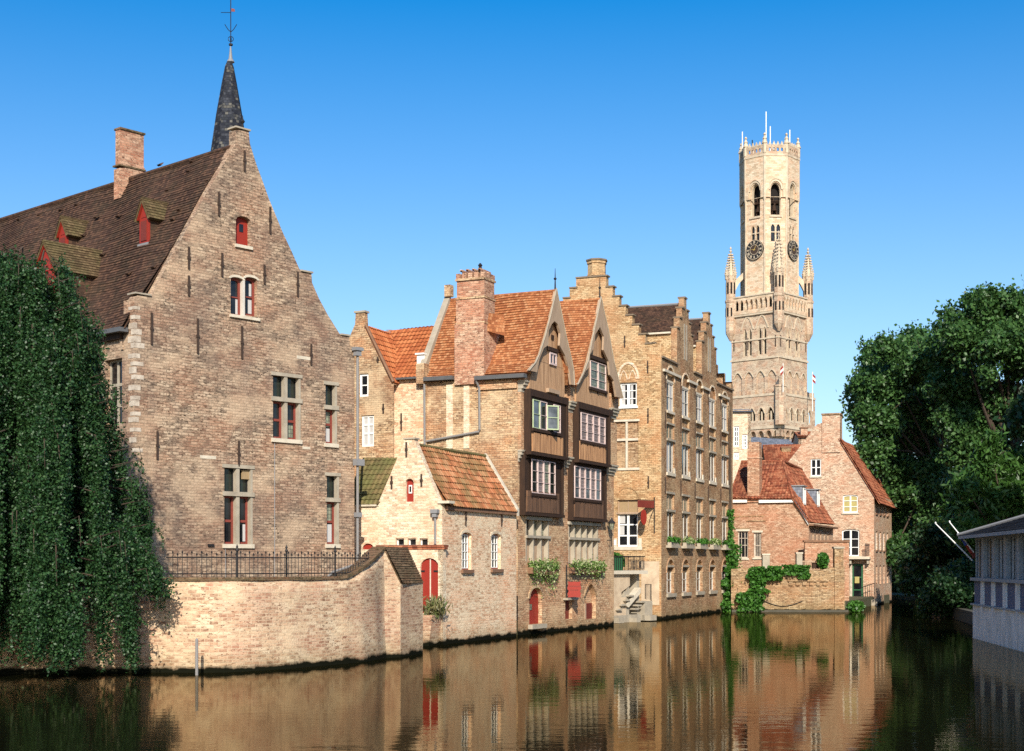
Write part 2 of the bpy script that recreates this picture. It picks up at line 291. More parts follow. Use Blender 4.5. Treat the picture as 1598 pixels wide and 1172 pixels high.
class MB:
    def __init__(s): s.v = []; s.f = []
    def add(s, vs, fs):
        b = len(s.v); s.v += [tuple(p) for p in vs]; s.f += [tuple(b + i for i in q) for q in fs]; return s
    def hexa(s, p): return s.add(p, [(0, 3, 2, 1), (4, 5, 6, 7), (0, 1, 5, 4), (1, 2, 6, 5), (2, 3, 7, 6), (3, 0, 4, 7)])
    def box(s, F, s0, s1, z0, z1, o0, o1):
        return s.hexa([F.pt(s0, z0, o1), F.pt(s1, z0, o1), F.pt(s1, z0, o0), F.pt(s0, z0, o0), F.pt(s0, z1, o1), F.pt(s1, z1, o1), F.pt(s1, z1, o0), F.pt(s0, z1, o0)])
    def pbox(s, F, u0, v0, u1, v1, o0, o1):
        uc = (u0 + u1) / 2
        return s.box(F, F.s(u0), F.s(u1), F.z(uc, v1), F.z(uc, v0), o0, o1)
    def prism(s, pts, vec):
        n = len(pts); vec = Vector(vec); a = [Vector(p) for p in pts]; b = [p + vec for p in a]
        tri = tessellate_polygon([a])
        base = len(s.v); s.v += [tuple(p) for p in a + b]
        for t in tri:
            s.f.append(tuple(base + i for i in t)); s.f.append(tuple(base + n + i for i in reversed(t)))
        for i in range(n):
            j = (i + 1) % n; s.f.append((base + i, base + j, base + n + j, base + n + i))
        return s
    def fpoly(s, F, poly, o0, o1):                       # polygon in (s, z), extruded between two offsets
        return s.prism([F.pt(a, b, o1) for a, b in poly], Vector((F.n.x, F.n.y, 0)) * (o0 - o1))
    def tube(s, pts, r, n=6, r1=None, caps=True):
        pts = [Vector(p) for p in pts]; r1 = r if r1 is None else r1
        base = len(s.v); m = len(pts)
        for i, p in enumerate(pts):
            t = (pts[min(i + 1, m - 1)] - pts[max(i - 1, 0)]).normalized()
            a = t.orthogonal().normalized() if abs(t.z) > .98 else t.cross(Vector((0, 0, 1))).normalized()
            b = t.cross(a); rr = r + (r1 - r) * i / max(1, m - 1)
            for k in range(n):
                w = 2 * math.pi * k / n
                s.v.append(tuple(p + a * (rr * math.cos(w)) + b * (rr * math.sin(w))))
        for i in range(m - 1):
            for k in range(n):
                q = base + i * n; s.f.append((q + k, q + (k + 1) % n, q + n + (k + 1) % n, q + n + k))
        if caps:
            s.f.append(tuple(base + k for k in range(n))); s.f.append(tuple(base + (m - 1) * n + k for k in range(n)))
        return s
    def lathe(s, c, prof, n=12, rot=0.0):
        base = len(s.v)
        for r, z in prof:
            for k in range(n):
                w = 2 * math.pi * k / n + rot
                s.v.append((c[0] + r * math.cos(w), c[1] + r * math.sin(w), z))
        for i in range(len(prof) - 1):
            for k in range(n):
                q = base + i * n; s.f.append((q + k, q + (k + 1) % n, q + n + (k + 1) % n, q + n + k))
        s.f.append(tuple(base + k for k in range(n))); s.f.append(tuple(base + (len(prof) - 1) * n + k for k in range(n)))
        return s
    def build(s, name, mat, par=None, uvax=None, smooth=False):
        me = bpy.data.meshes.new(name); me.from_pydata(s.v, [], s.f); me.materials.append(mat)
        uvl = me.uv_layers.new(name="UVMap"); co = me.vertices
        buf = np.empty(len(me.loops) * 2, dtype=np.float32)
        Z = Vector((0, 0, 1))
        for p in me.polygons:
            if uvax: t, b = uvax
            else:
                n = p.normal; t = Z.cross(n)
                if t.length < 0.05: t = Vector((1, 0, 0)); b = Vector((0, 1, 0))
                else:
                    t.normalize(); b = n.cross(t)
                    if b.z < 0: b = -b
            for li in p.loop_indices:
                q = co[me.loops[li].vertex_index].co
                buf[2 * li] = q.dot(t); buf[2 * li + 1] = q.dot(b)
        uvl.data.foreach_set("uv", buf)
        if smooth: me.polygons.foreach_set("use_smooth", [True] * len(me.polygons))
        return link(name, me, par)
def link(name, me, par=None):
    o = bpy.data.objects.new(name, me); COL.objects.link(o)
    if par:
        o.parent = par
        if par.type == 'EMPTY': o.matrix_parent_inverse = Matrix.Translation(-par.location)
    return o
def tag(o, label, cat, group=None):
    o["label"] = label; o["category"] = cat
    if group: o["group"] = group
    return o
def thing(name, label, cat, loc, group=None):
    o = bpy.data.objects.new(name, None); COL.objects.link(o); o.location = loc; o.empty_display_size = .5
    return tag(o, label, cat, group)
def struct(o): o["kind"] = "structure"; return o

def arch(s0, s1, z0, z1, rise=0.0, pointed=False, n=8):
    """opening outline; z1 is the crown"""
    c, hw = (s0 + s1) / 2, (s1 - s0) / 2
    if rise <= 0: return [(s0, z0), (s1, z0), (s1, z1), (s0, z1)]
    pts = [(s0, z0), (s1, z0)]
    for i in range(n + 1):
        a = math.pi * i / n
        if pointed:
            x = math.cos(a); h = 1 - abs(x) ** 1.7
        else: x, h = math.cos(a), math.sin(a)
        pts.append((c + hw * x, z1 - rise + rise * h))
    return pts
def wall(name, F, outline, holes, thick, mat, par, caps=True):
    mb = MB(); loops = [outline] + holes
    flat = [p for l in loops for p in l]
    tri = tessellate_polygon([[Vector((a, b, 0)) for a, b in l] for l in loops])
    mb.add([F.pt(a, b) for a, b in flat], tri)
    smin = min(p[0] for p in outline); smax = max(p[0] for p in outline); zmin = min(p[1] for p in outline)
    for li, l in enumerate(loops):
        th = thick if li == 0 else min(thick, .3)
        for i in range(len(l)):
            a, b = l[i], l[(i + 1) % len(l)]
            if li == 0:
                if not caps: continue
                if abs(a[0] - b[0]) < 1e-6 and (abs(a[0] - smin) < 1e-6 or abs(a[0] - smax) < 1e-6): continue
                if abs(a[1] - zmin) < 1e-6 and abs(b[1] - zmin) < 1e-6: continue
            mb.add([F.pt(*a), F.pt(*b), F.pt(b[0], b[1], -th), F.pt(a[0], a[1], -th)], [(0, 1, 2, 3)])
    return mb.build(name, mat, par)
def ringshape(mb, F, loop, fw, o0, o1):
    """a frame following an opening outline"""
    ss = [p[0] for p in loop]; zs = [p[1] for p in loop]
    c = ((min(ss) + max(ss)) / 2, (min(zs) + max(zs)) / 2); w = max(ss) - min(ss); h = max(zs) - min(zs)
    inn = [(c[0] + (a - c[0]) * (1 - 2 * fw / w), c[1] + (b - c[1]) * (1 - 2 * fw / h)) for a, b in loop]
    n = len(loop)
    vs = [F.pt(a, b, o1) for a, b in loop] + [F.pt(a, b, o1) for a, b in inn] + [F.pt(a, b, o0) for a, b in loop] + [F.pt(a, b, o0) for a, b in inn]
    fs = []
    for i in range(n):
        j = (i + 1) % n
        fs += [(i, j, n + j, n + i), (n + i, n + j, 3 * n + j, 3 * n + i), (i, j, 2 * n + j, 2 * n + i)]
    mb.add(vs, fs); return inn
def window(par, F, rect, holes=None, rise=0.0, pointed=False, depth=.16, fw=.07, mat=None, cols=(.5,), rows=(), bar=.035, pane=None, sill=None, head=None, blinds=(), sz=False, name='window', thickbar=None, sillout=.10):
    """frame with glazing bars, pane, sill and lintel. rect is in photo pixels unless sz. blinds: (s0, z0, s1, z1) fractions."""
    mat = mat or M.white; pane = pane or M.glass
    if sz: s0, z0, s1, z1 = rect
    else:
        u0, v0, u1, v1 = rect; uc = (u0 + u1) / 2
        s0, s1, z1, z0 = F.s(u0), F.s(u1), F.z(uc, v0), F.z(uc, v1)
    loop = arch(s0, s1, z0, z1, rise, pointed)
    if holes is not None: holes.append(loop)
    w, h = s1 - s0, z1 - z0
    mb = MB(); ringshape(mb, F, loop, fw, -depth - .06, -depth)
    def ztop(x):
        if rise <= 0: return z1 - fw * .8
        t = min(1, abs((x - (s0 + s1) / 2) / (w / 2)))
        return z1 - rise + rise * ((1 - t ** 1.7) if pointed else math.sqrt(max(0, 1 - t * t))) - fw * .8
    for c in cols:
        x = s0 + w * c; mb.box(F, x - (thickbar or bar) / 2, x + (thickbar or bar) / 2, z0 + fw * .8, ztop(x), -depth - .05, -depth - .008)
    for r in rows:
        y = z0 + h * r
        if rise > 0 and y > z1 - rise: continue
        mb.box(F, s0 + fw * .8, s1 - fw * .8, y - bar / 2, y + bar / 2, -depth - .048, -depth - .004)
    fr = mb.build(name, mat, par)
    MB().add([F.pt(a, b, -depth - .052) for a, b in loop], [tuple(range(len(loop)))]).build('pane', pane, fr)
    for (a, b, c, d, bm) in blinds:
        MB().box(F, s0 + w * a, s0 + w * c, z0 + h * b, z0 + h * d, -depth - .05, -depth - .043).build('curtain', bm, fr)
    if sill: MB().box(F, s0 - .08, s1 + .08, z0 - .14, z0 - .003, -.15, sillout).build('sill', sill, fr)
    if head: MB().box(F, s0 - .12, s1 + .12, z1 + .003, z1 + .17, -.12, .03).build('lintel', head, fr)
    return fr
def arch_band(par, F, rect, rise, mat, width=.2, out=.03, pointed=False, name='arch_band'):
    """a brick or stone hood following an opening's head. rect = (s0, z_spring, s1, z_crown)"""
    s0, zs, s1, z1 = rect
    a = arch(s0, s1, zs, z1, rise, pointed)[2:]
    b = arch(s0 - width, s1 + width, zs, z1 + width, rise + width, pointed)[2:]
    mb = MB()
    for i in range(len(a) - 1):
        mb.fpoly(F, [a[i], b[i], b[i + 1], a[i + 1]], -.05, out)
    return mb.build(name, mat, par)
def anchors(par, F, lst):
    for (u, v0, v1) in lst:
        mb = MB(); s = F.s(u); z0, z1 = F.z(u, v1), F.z(u, v0); zc = (z0 + z1) / 2
        mb.box(F, s - .035, s + .035, z0, z1, .003, .06); mb.box(F, s - .06, s + .06, zc - .05, zc + .05, .003, .075)
        mb.build('wall_anchor', M.rust, par)

def tile_roof(name, poly, mat, par, rowh=.17, amp=0.0, colw=.24, lift=.03, sag=.03, seed=0):
    """stepped courses of tiles (waved across when amp > 0) over a convex planar polygon, drawn courses and all"""
    import bmesh
    poly = [Vector(p) for p in poly]
    n = (poly[1] - poly[0]).cross(poly[2] - poly[0]).normalized()
    if n.z < 0: n = -n
    t = Vector((0, 0, 1)).cross(n).normalized(); b = n.cross(t).normalized()
    if b.z < 0: b = -b
    O = poly[0]
    us = [(p - O).dot(t) for p in poly]; vs = [(p - O).dot(b) for p in poly]
    u0, u1, v0, v1 = min(us), max(us), min(vs), max(vs)
    nr = max(1, int(math.ceil((v1 - v0) / rowh)))
    step = colw / 6 if amp > 0 else .6
    nc = max(1, int(math.ceil((u1 - u0) / step)))
    rnd = random.Random(seed); ph = [rnd.uniform(0, 6.28) for _ in range(6)]
    vsx, fs = [], []
    for r in range(nr):
        a = v0 + r * rowh; e = a + rowh
        jit = rnd.uniform(-.006, .006)
        base = len(vsx)
        for c in range(nc + 1):
            x = u0 + c * step
            w = amp * (0.5 + 0.5 * math.sin(2 * math.pi * x / colw)) if amp > 0 else 0
            wb = sag * (math.sin(x * .55 + ph[0]) * math.sin(a * .7 + ph[1]) + .5 * math.sin(x * 1.3 + a + ph[2])) + jit
            P = O + t * x
            vsx.append(P + b * a + n * (wb)); vsx.append(P + b * (a - .01) + n * (w + lift + wb)); vsx.append(P + b * e + n * (w * .9 + wb))
        for c in range(nc):
            q = base + 3 * c; p = q + 3
            fs.append((q, p, p + 1, q + 1)); fs.append((q + 1, p + 1, p + 2, q + 2))
    me = bpy.data.meshes.new(name); me.from_pydata([tuple(p) for p in vsx], [], fs)
    bm = bmesh.new(); bm.from_mesh(me)
    cen = sum(poly, Vector()) / len(poly)
    for i in range(len(poly)):
        p, q = poly[i], poly[(i + 1) % len(poly)]
        pn = (q - p).cross(n).normalized()
        if (cen - p).dot(pn) > 0: pn = -pn
        bmesh.ops.bisect_plane(bm, geom=bm.verts[:] + bm.edges[:] + bm.faces[:], dist=1e-4, plane_co=p + pn * .01, plane_no=pn, clear_outer=True)
    # underside, so the roof is solid to light
    low = [bm.verts.new(p - n * .10) for p in poly]; bm.faces.new(low)
    top = [bm.verts.new(p - n * (.001 + sag * 1.5 + .006)) for p in poly]
    for i in range(len(poly)):
        j = (i + 1) % len(poly); bm.faces.new((low[i], low[j], top[j], top[i]))
    bm.faces.new(top)
    bm.to_mesh(me); bm.free(); me.materials.append(mat)
    uvl = me.uv_layers.new(name="UVMap"); buf = np.empty(len(me.loops) * 2, dtype=np.float32); co = me.vertices
    for l in me.loops:
        q = co[l.vertex_index].co - O; buf[2 * l.index] = q.dot(t) + 50; buf[2 * l.index + 1] = q.dot(b) - v0 + 0.001
    uvl.data.foreach_set("uv", buf)
    return link(name, me, par)
def slab(name, poly, mat, par, th=.1):
    p = [Vector(q) for q in poly]; n = (p[1] - p[0]).cross(p[2] - p[0]).normalized()
    if n.z < 0: n = -n
    return MB().prism(p, n * -th).build(name, mat, par)

# ------------------------------------------------------------------ foliage
NR = np.random.default_rng(11)
def leaves(name, C, size, mat, par, elong=1.7, droop=0.0, flat=0.0):
    """many small rhombic leaves centred on the rows of C"""
    n = len(C); C = np.asarray(C, dtype=np.float64)
    a = NR.normal(size=(n, 3)); a[:, 2] = a[:, 2] * (1 - droop) - droop * 1.6; a /= np.linalg.norm(a, axis=1)[:, None]
    r = NR.normal(size=(n, 3)); r[:, 2] *= (1 - flat)
    b = np.cross(a, r); b /= (np.linalg.norm(b, axis=1)[:, None] + 1e-9)
    nn = np.cross(a, b)
    sz = size * NR.uniform(.65, 1.35, n)[:, None]
    A = a * sz * elong / 2; B = b * sz / 2
    V = np.stack([C - A, C + B + nn * sz * .12, C + A, C - B + nn * sz * .12], axis=1).reshape(-1, 3)
    me = bpy.data.meshes.new(name)
    me.vertices.add(4 * n); me.vertices.foreach_set("co", V.astype(np.float32).ravel())
    me.loops.add(4 * n); me.loops.foreach_set("vertex_index", np.arange(4 * n, dtype=np.int32))
    me.polygons.add(n); me.polygons.foreach_set("loop_start", np.arange(0, 4 * n, 4, dtype=np.int32))
    me.update(calc_edges=True); me.materials.append(mat)
    return link(name, me, par)
def crown_points(blobs, n, clump=14, spread=.32, inner=.5):
    """leaf positions: twigs spread through each blob, thicker towards its outside, each twig with a clump of leaves"""
    B = np.array(blobs, dtype=float); w = B[:, 3] ** 2; w /= w.sum()
    m = max(1, n // clump); idx = NR.choice(len(B), m, p=w)
    d = NR.normal(size=(m, 3)); d /= np.linalg.norm(d, axis=1)[:, None]
    rad = B[idx, 3] * (inner + (1 - inner) * NR.uniform(0, 1, m) ** .6) * NR.uniform(.8, 1.12, m)
    T = B[idx, :3] + d * rad[:, None] * np.array([1, 1, .85])
    P = np.repeat(T, clump, axis=0) + NR.normal(size=(m * clump, 3)) * spread
    return P, T
# ------------------------------------------------------------------ ground, banks, water
def sheet(name, pts, z0, z1, mat):
    return struct(MB().prism([(x, y, z1) for x, y in pts], (0, 0, z0 - z1)).build(name, mat))
struct(MB().add([(-900, -300, -1.6), (1200, -300, -1.6), (1200, 2500, -1.6), (-900, 2500, -1.6)], [(0, 1, 2, 3)]).build("canal_bed", M.bankStone))
def make_water():
    m, nt, b = newmat("canal_water")
    tc = nt.nodes.new("ShaderNodeTexCoord").outputs["Object"]
    h1 = noise(nt, tc, 1.0, 3, .5, (.9, 1.8, 1)); h2 = noise(nt, tc, 1.0, 3, .55, (3.2, 6.5, 1)); h3 = noise(nt, tc, .12, 3, .5)
    amp = ramp(nt, h3, [(.35, .25), (.7, 1.0)])
    h = math_(nt, 'ADD', math_(nt, 'MULTIPLY', h1, .018), math_(nt, 'MULTIPLY', math_(nt, 'MULTIPLY', h2, amp), .009))
    bp = N(nt, "ShaderNodeBump", None, Height=h, Strength=.24, Distance=1.0)
    fr = N(nt, "ShaderNodeFresnel", None, IOR=1.34, Normal=bp.outputs[0])
    df = N(nt, "ShaderNodeBsdfDiffuse", None, Color=(.008, .009, .004, 1))
    gl = N(nt, "ShaderNodeBsdfGlossy", None, Color=(.70, .61, .47, 1), Roughness=.02, Normal=bp.outputs[0])      # murky brown water dulls its mirror
    ms = N(nt, "ShaderNodeMixShader", None, i0=fr.outputs[0], i1=df.outputs[0], i2=gl.outputs[0])
    nt.links.new(ms.outputs[0], nt.nodes["Material Output"].inputs[0])
    o = MB().add([(-400, -150, 0), (500, -150, 0), (500, 700, 0), (-400, 700, 0)], [(0, 1, 2, 3)]).build("water", m)
    struct(o)
make_water()
quay = [(-60, 49.5)] + [at(u, y) for u, y in ((100, 48.9), (225, 49.2), (330, 49.0), (450, 50.7), (560, 54.4), (600, 57.9), (645, 63.4), (690, 65.4), (808, 72.9), (945, 87.5), (1000, 95.6), (1032, 94.6), (1138, 110.6), (1145, 110), (1320, 109.0), (1364, 126.4), (1388, 135))]
sheet("ground", quay + [(35, 146), (22, 160), (18, 220), (20, 420), (-260, 420), (-260, 49.5)], -1.5, .75, M.grassy)
sheet("terrace", [(-60, 49.9)] + [at(u, y) for u, y in ((100, 49.3), (225, 49.6), (330, 49.4), (450, 51.1), (560, 54.8), (596, 57.6))] + [(-5.4, 66), (-60, 84)], .74, 2.72, M.grassy)
rbank = [(24.6, 72.5), (27.5, 86), (31.5, 108), (41, 132), (39, 146), (30, 158), (24, 200), (24, 300), (420, 300), (420, 45), (40, 45)]
sheet("right_bank", rbank, -1.5, .45, M.grassy)

# ------------------------------------------------------------------ house A: the big gabled brick house
FA = Face(at(553, 64.0), dvp(2824)); uL = 210
PL = FA.pt(FA.s(uL), 0)
FAs = Face((PL.x, PL.y), (FA.n.x, FA.n.y))                 # eave side, s = 0 at the corner and negative going back
A = thing("gabled_house", "tall weathered brick gable house with dark tiled roof and red dormers, left of all houses", "house", (-11.5, 60, 2.7))
H = []
out = [FA.sz(uL, 560)] ; base_z = 2.4
pxs = [(uL, 466), (214, 461), (234, 461), (236, 463), (262, 411), (292, 357), (323, 300), (364, 231), (368, 224), (368, 203), (388, 203), (390, 224), (400, 256), (410, 283), (420, 311), (432, 340), (441, 362), (455, 392), (467, 419), (471, 425), (486, 426), (487, 441), (498, 466), (512, 492), (532, 524), (545, 525), (546, 540), (553, 541)]
out = [(FA.s(uL), base_z)] + [FA.sz(*p) for p in pxs] + [(FA.s(553), base_z)]
out = out[::-1]
# openings
def P4(F, u0, v0, u1, v1):
    uc = (u0 + u1) / 2; return (F.s(u0), F.z(uc, v1), F.s(u1), F.z(uc, v0))
# attic shutter
s0, z0, s1, z1 = P4(FA, 368, 338, 391, 383)
lp = arch(s0, s1, z0, z1, .18); H.append(lp)
sh = MB().fpoly(FA, lp, -.28, -.20).build("shutter", M.red, A)
MB().pbox(FA.off(-.2), 373, 350, 379, 362, .002, .02).build("pane", M.glass, sh)
MB().box(FA, s0 - .06, s1 + .06, z0 - .13, z0 - .003, -.2, .09).build("sill", M.stone, A)
arch_band(A, FA, (s0, z1 - .18, s1, z1 + .004), .18, M.brickA, .2, .03)
# twin window
mx = FA.s(380.3)
for (ua, ub) in ((360, 379), (382.5, 401)):
    r = P4(FA, ua, 433, ub, 493)
    window(A, FA, r, H, rise=.08, sz=True, mat=M.redFrame, cols=(), rows=(.50,), bar=.05, fw=.10, pane=M.glass, depth=.18, blinds=((.66, .06, .86, .46, M.curtain), (.14, .54, .30, .95, M.curtain)) if ua == 360 else ((.52, .08, .82, .44, M.curtain), (.60, .54, .8, .86, M.curtain)))
    arch_band(A, FA, (r[0], r[3] - .08, r[2], r[3] + .004), .08, M.stone, .10, .03)
z_s = FA.z(380, 494)
MB().box(FA, mx - .045, mx + .045, z_s, FA.z(380, 436), -.2, .02).build("mullion", M.offwhite, A)
MB().pbox(FA, 358, 493.6, 404, 498, -.2, .09).build("sill", M.stone, A)
# the stone cross windows
def cross(u0, v0, u1, v1, um, vt, vmid, par=A, F=FA, box=False):
    """um is None for a single light"""
    s0, z0, s1, z1 = P4(F, u0, v0, u1, v1); uc = (u0 + u1) / 2; zt = F.z(uc, vt); zm = F.z(uc, vmid)
    hole = arch(s0, s1, z0, z1); H.append(hole)
    mul = .16
    cells = [(s0, s1)] if um is None else [(s0, F.s(um) - mul / 2), (F.s(um) + mul / 2, s1)]
    mb = MB()
    mb.box(F, s0 - .10, s1 + .16, zt - .09, zt + .09, -.24, .07)
    if um is not None:
        mb.box(F, F.s(um) - mul / 2, F.s(um) + mul / 2, z0, zt - .092, -.22, .015); mb.box(F, F.s(um) - mul / 2, F.s(um) + mul / 2, zt + .092, z1, -.22, .015)
    mb.build("stone_cross", M.stoneGrey, par)
    MB().box(F, s0 - .12, s1 + .18, z1 + .003, z1 + .15, -.2, .05).build("stone_lintel", M.stoneGrey, par)
    MB().box(F, s0 - .1, s1 + .14, z0 - .17, z0 - .003, -.2, .09).build("sill", M.stone, par)
    MB().box(F, s1 - .002, s1 + .10, z0, z1, -.2, .012).build("stone_jamb", M.stoneGrey, par)
    for i, (a, b) in enumerate(cells):
        window(par, F, (a, zt + .09, b, z1), None, sz=True, mat=M.iron, cols=(), fw=.03, pane=M.leaded, depth=.2)
        fr = (zm - z0) / (zt - .09 - z0)
        bl = ()
        if um is None and v0 > 700: bl = ((.08, .03, .82, .47, M.curtain), (.1, .5, .8, .97, M.leadedPale))
        elif um is None: bl = ((.08, .04, .80, .45, M.curtain), (.1, .5, .8, .96, M.leadedPale))
        elif i == 1 and v0 < 700: bl = ((.3, .04, .8, .4, M.leadedPale),)
        elif i == 1: bl = ((.62, .06, .86, .42, M.curtain),)
        window(par, F, (a, z0, b, zt - .09), None, sz=True, mat=M.redFrame, cols=(), rows=(fr,), fw=.085, bar=.10, pane=M.glass, depth=.2, blinds=bl)
cross(426, 588, 466, 685, 446, 624, 656)
cross(508, 601, 523, 692, None, 636, 662)
cross(350, 731, 391, 849, 371, 771, 813)
cross(510, 743, 526, 849, None, 780, 814)
MB().pbox(FA.off(-.19), 376, 734, 387, 748, .01, .10).build("air_vent", M.blindBrown, A)
MB().pbox(FA, 324, 849, 333, 853, -.02, .06).build("vent_slot", M.iron, A)
anchors(A, FA, [(381, 235, 267), (341, 300, 337), (421, 323, 365), (294, 385, 420), (294, 430, 462), (346, 395, 432), (412, 413, 443), (464, 424, 463), (236, 488, 538), (308, 497, 552), (377, 509, 560), (485, 537, 570), (245, 673, 717), (372, 688, 728)])
for r in ((463, 556, 486, 561), (312, 711, 337, 716), (472, 697, 484, 701)):
    MB().pbox(FA, *r, -.05, .012).build("stone_lintel", M.stone, A)
wA = wall("wall", FA, out, H, .45, M.brickA, A)
for (u0, u1, v) in ((210, 235, 460), (366.5, 390, 202), (469, 487.5, 425), (532, 546.5, 524)):
    MB().pbox(FA, u0, v - 2.5, u1, v, -.5, .07).build("coping", M.stoneGrey, A)
fin = FA.px(384.5, 201, -.25); MB().lathe(fin, [(.03, fin.z), (.03, fin.z + .25), (.10, fin.z + .34), (.03, fin.z + .46), (.01, fin.z + .6)], 8).build("finial", M.iron, A)
# left (eave) side wall, with the corner pier
zg = FA.z(uL, 512)
Hs = []
sz0, sz1 = FAs.s(160), FAs.s(192)
ssw = [(-30, base_z), (0, base_z), (0, FA.z(uL, 466)), (-.75, FA.z(uL, 466)), (-.75, zg), (-30, zg)]
wz1 = FAs.z(180, 560)
window(A, FAs, (FAs.s(163), FAs.z(180, 663), FAs.s(190.5), wz1), Hs, sz=True, mat=M.stoneGrey, cols=(.45,), rows=(.62, .3), bar=.12, fw=.08, depth=.25, pane=M.glass)
arch_band(A, FAs, (FAs.s(163), wz1 + .30, FAs.s(190.5), wz1 + 1.0), .7, M.brickA, .14, .06)
wall("wall", FAs, ssw, Hs, .45, M.brickA, A)
rq = random.Random(3)
z = FA.z(uL, 705); k = 0
while z < FA.z(uL, 478):
    h = rq.uniform(.11, .26); a = (.16 if k % 2 else .34) + rq.uniform(-.10, .12); bq = (.42 if k % 2 else .22) + rq.uniform(-.08, .08)
    MB().hexa([FA.pt(FA.s(uL) - .0, z, .012) + Vector((FAs.n.x, FAs.n.y, 0)) * .012, FA.pt(FA.s(uL) + a, z, .012), FA.pt(FA.s(uL) + a, z, -.05), FAs.pt(-bq, z, .012), FA.pt(FA.s(uL), z + h, .012) + Vector((FAs.n.x, FAs.n.y, 0)) * .012, FA.pt(FA.s(uL) + a, z + h, .012), FA.pt(FA.s(uL) + a, z + h, -.05), FAs.pt(-bq, z + h, .012)]).build("quoin", M.stoneWhite, A)
    z += h + rq.choice((.02, .06, .14, .22)); k += 1
# far side wall (right), closing the house
bk = Vector((-FA.n.x, -FA.n.y, 0))
cr = FA.pt(0, 0); FAr = Face((cr.x, cr.y), (-FA.n.x, -FA.n.y))
wall("wall", FAr, [(0, base_z), (30, base_z), (30, FA.z(553, 545)), (0, FA.z(553, 545))], [], .4, M.brickA, A)
# roof
ridge0 = FA.px(367, 229, -.3); eave0 = FAs.pt(-.78, zg + .10, .30)
e_dir = bk
def alongr(p, t): return p + bk * t
eave_line = FAs.pt(-.3, zg + .06, .34)
t0 = .42
rp = [FA.px(236, 470, -t0), None]
ridgeA = [Vector((ridge0.x, ridge0.y, ridge0.z)), alongr(ridge0, 30)]
ev = [Vector((eave_line.x, eave_line.y, eave_line.z)), alongr(eave_line, 30)]
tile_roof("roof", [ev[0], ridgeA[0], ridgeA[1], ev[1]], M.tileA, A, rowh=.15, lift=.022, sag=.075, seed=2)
rr = FA.pt(FA.s(545), FA.z(545, 540), -.4)
slab("roof", [ridgeA[0], ridgeA[1], alongr(rr, 30), rr], M.tileA, A)
MB().tube([ridgeA[0] + Vector((0, 0, .02)), ridgeA[1] + Vector((0, 0, .02))], .11, 6).build("ridge_tiles", M.tileA, A)
gp = [FAs.pt(-.4, zg - .02, .42), FAs.pt(-30, zg - .02, .42)]
g = MB().box(FAs, -30, -.35, zg - .12, zg + .05, .05, .44); g.build("gutter", M.gutter, A)
MB().box(FAs, -30, -.75, zg - .34, zg - .125, .003, .18).build("cornice", M.woodDark, A)
nA = (ridgeA[0] - ev[0]).cross(bk).normalized(); nA = nA if nA.z > 0 else -nA
# roof vents: small dark tiles
rv = random.Random(5)
for (u, v) in ((30, 345), (62, 338), (150, 342), (120, 322), (262, 300), (300, 255), (325, 285), (250, 260), (160, 400), (185, 340), (280, 330), (240, 420), (200, 430), (60, 360), (130, 370), (295, 270), (270, 345), (95, 330)):
    p = ray_plane(u, v, ev[0], nA)
    mb = MB(); tt = bk; bb = nA.cross(bk).normalized(); bb = bb if bb.z > 0 else -bb
    mb.hexa([p - tt * .11 + nA * .03, p + tt * .11 + nA * .03, p + tt * .11 + nA * .13, p - tt * .11 + nA * .13, p - tt * .11 + bb * .2, p + tt * .11 + bb * .2, p + tt * .11 + nA * .03 + bb * .2, p - tt * .11 + nA * .03 + bb * .2])
    mb.build("vent_tile", M.tileA, A)
# chimney across the ridge
FCh = FA.off(-7.6)
c = MB(); c.fpoly(FCh, [FCh.sz(186, 309), FCh.sz(226, 300), FCh.sz(226, 268), FCh.sz(226, 262), FCh.sz(186, 262)], -.42, 0)
ch = c.build("chimney", M.brickRed, A)
MB().pbox(FCh, 188, 206, 225, 261, -.40, -.03).build("shaft", M.brickRed, ch)
MB().pbox(FCh, 187, 203, 226.5, 206, -.46, .03).build("cap", M.brickMoss, ch)
MB().pbox(FCh, 185, 260.6, 227, 263, -.48, .05).build("band", M.brickMoss, ch)
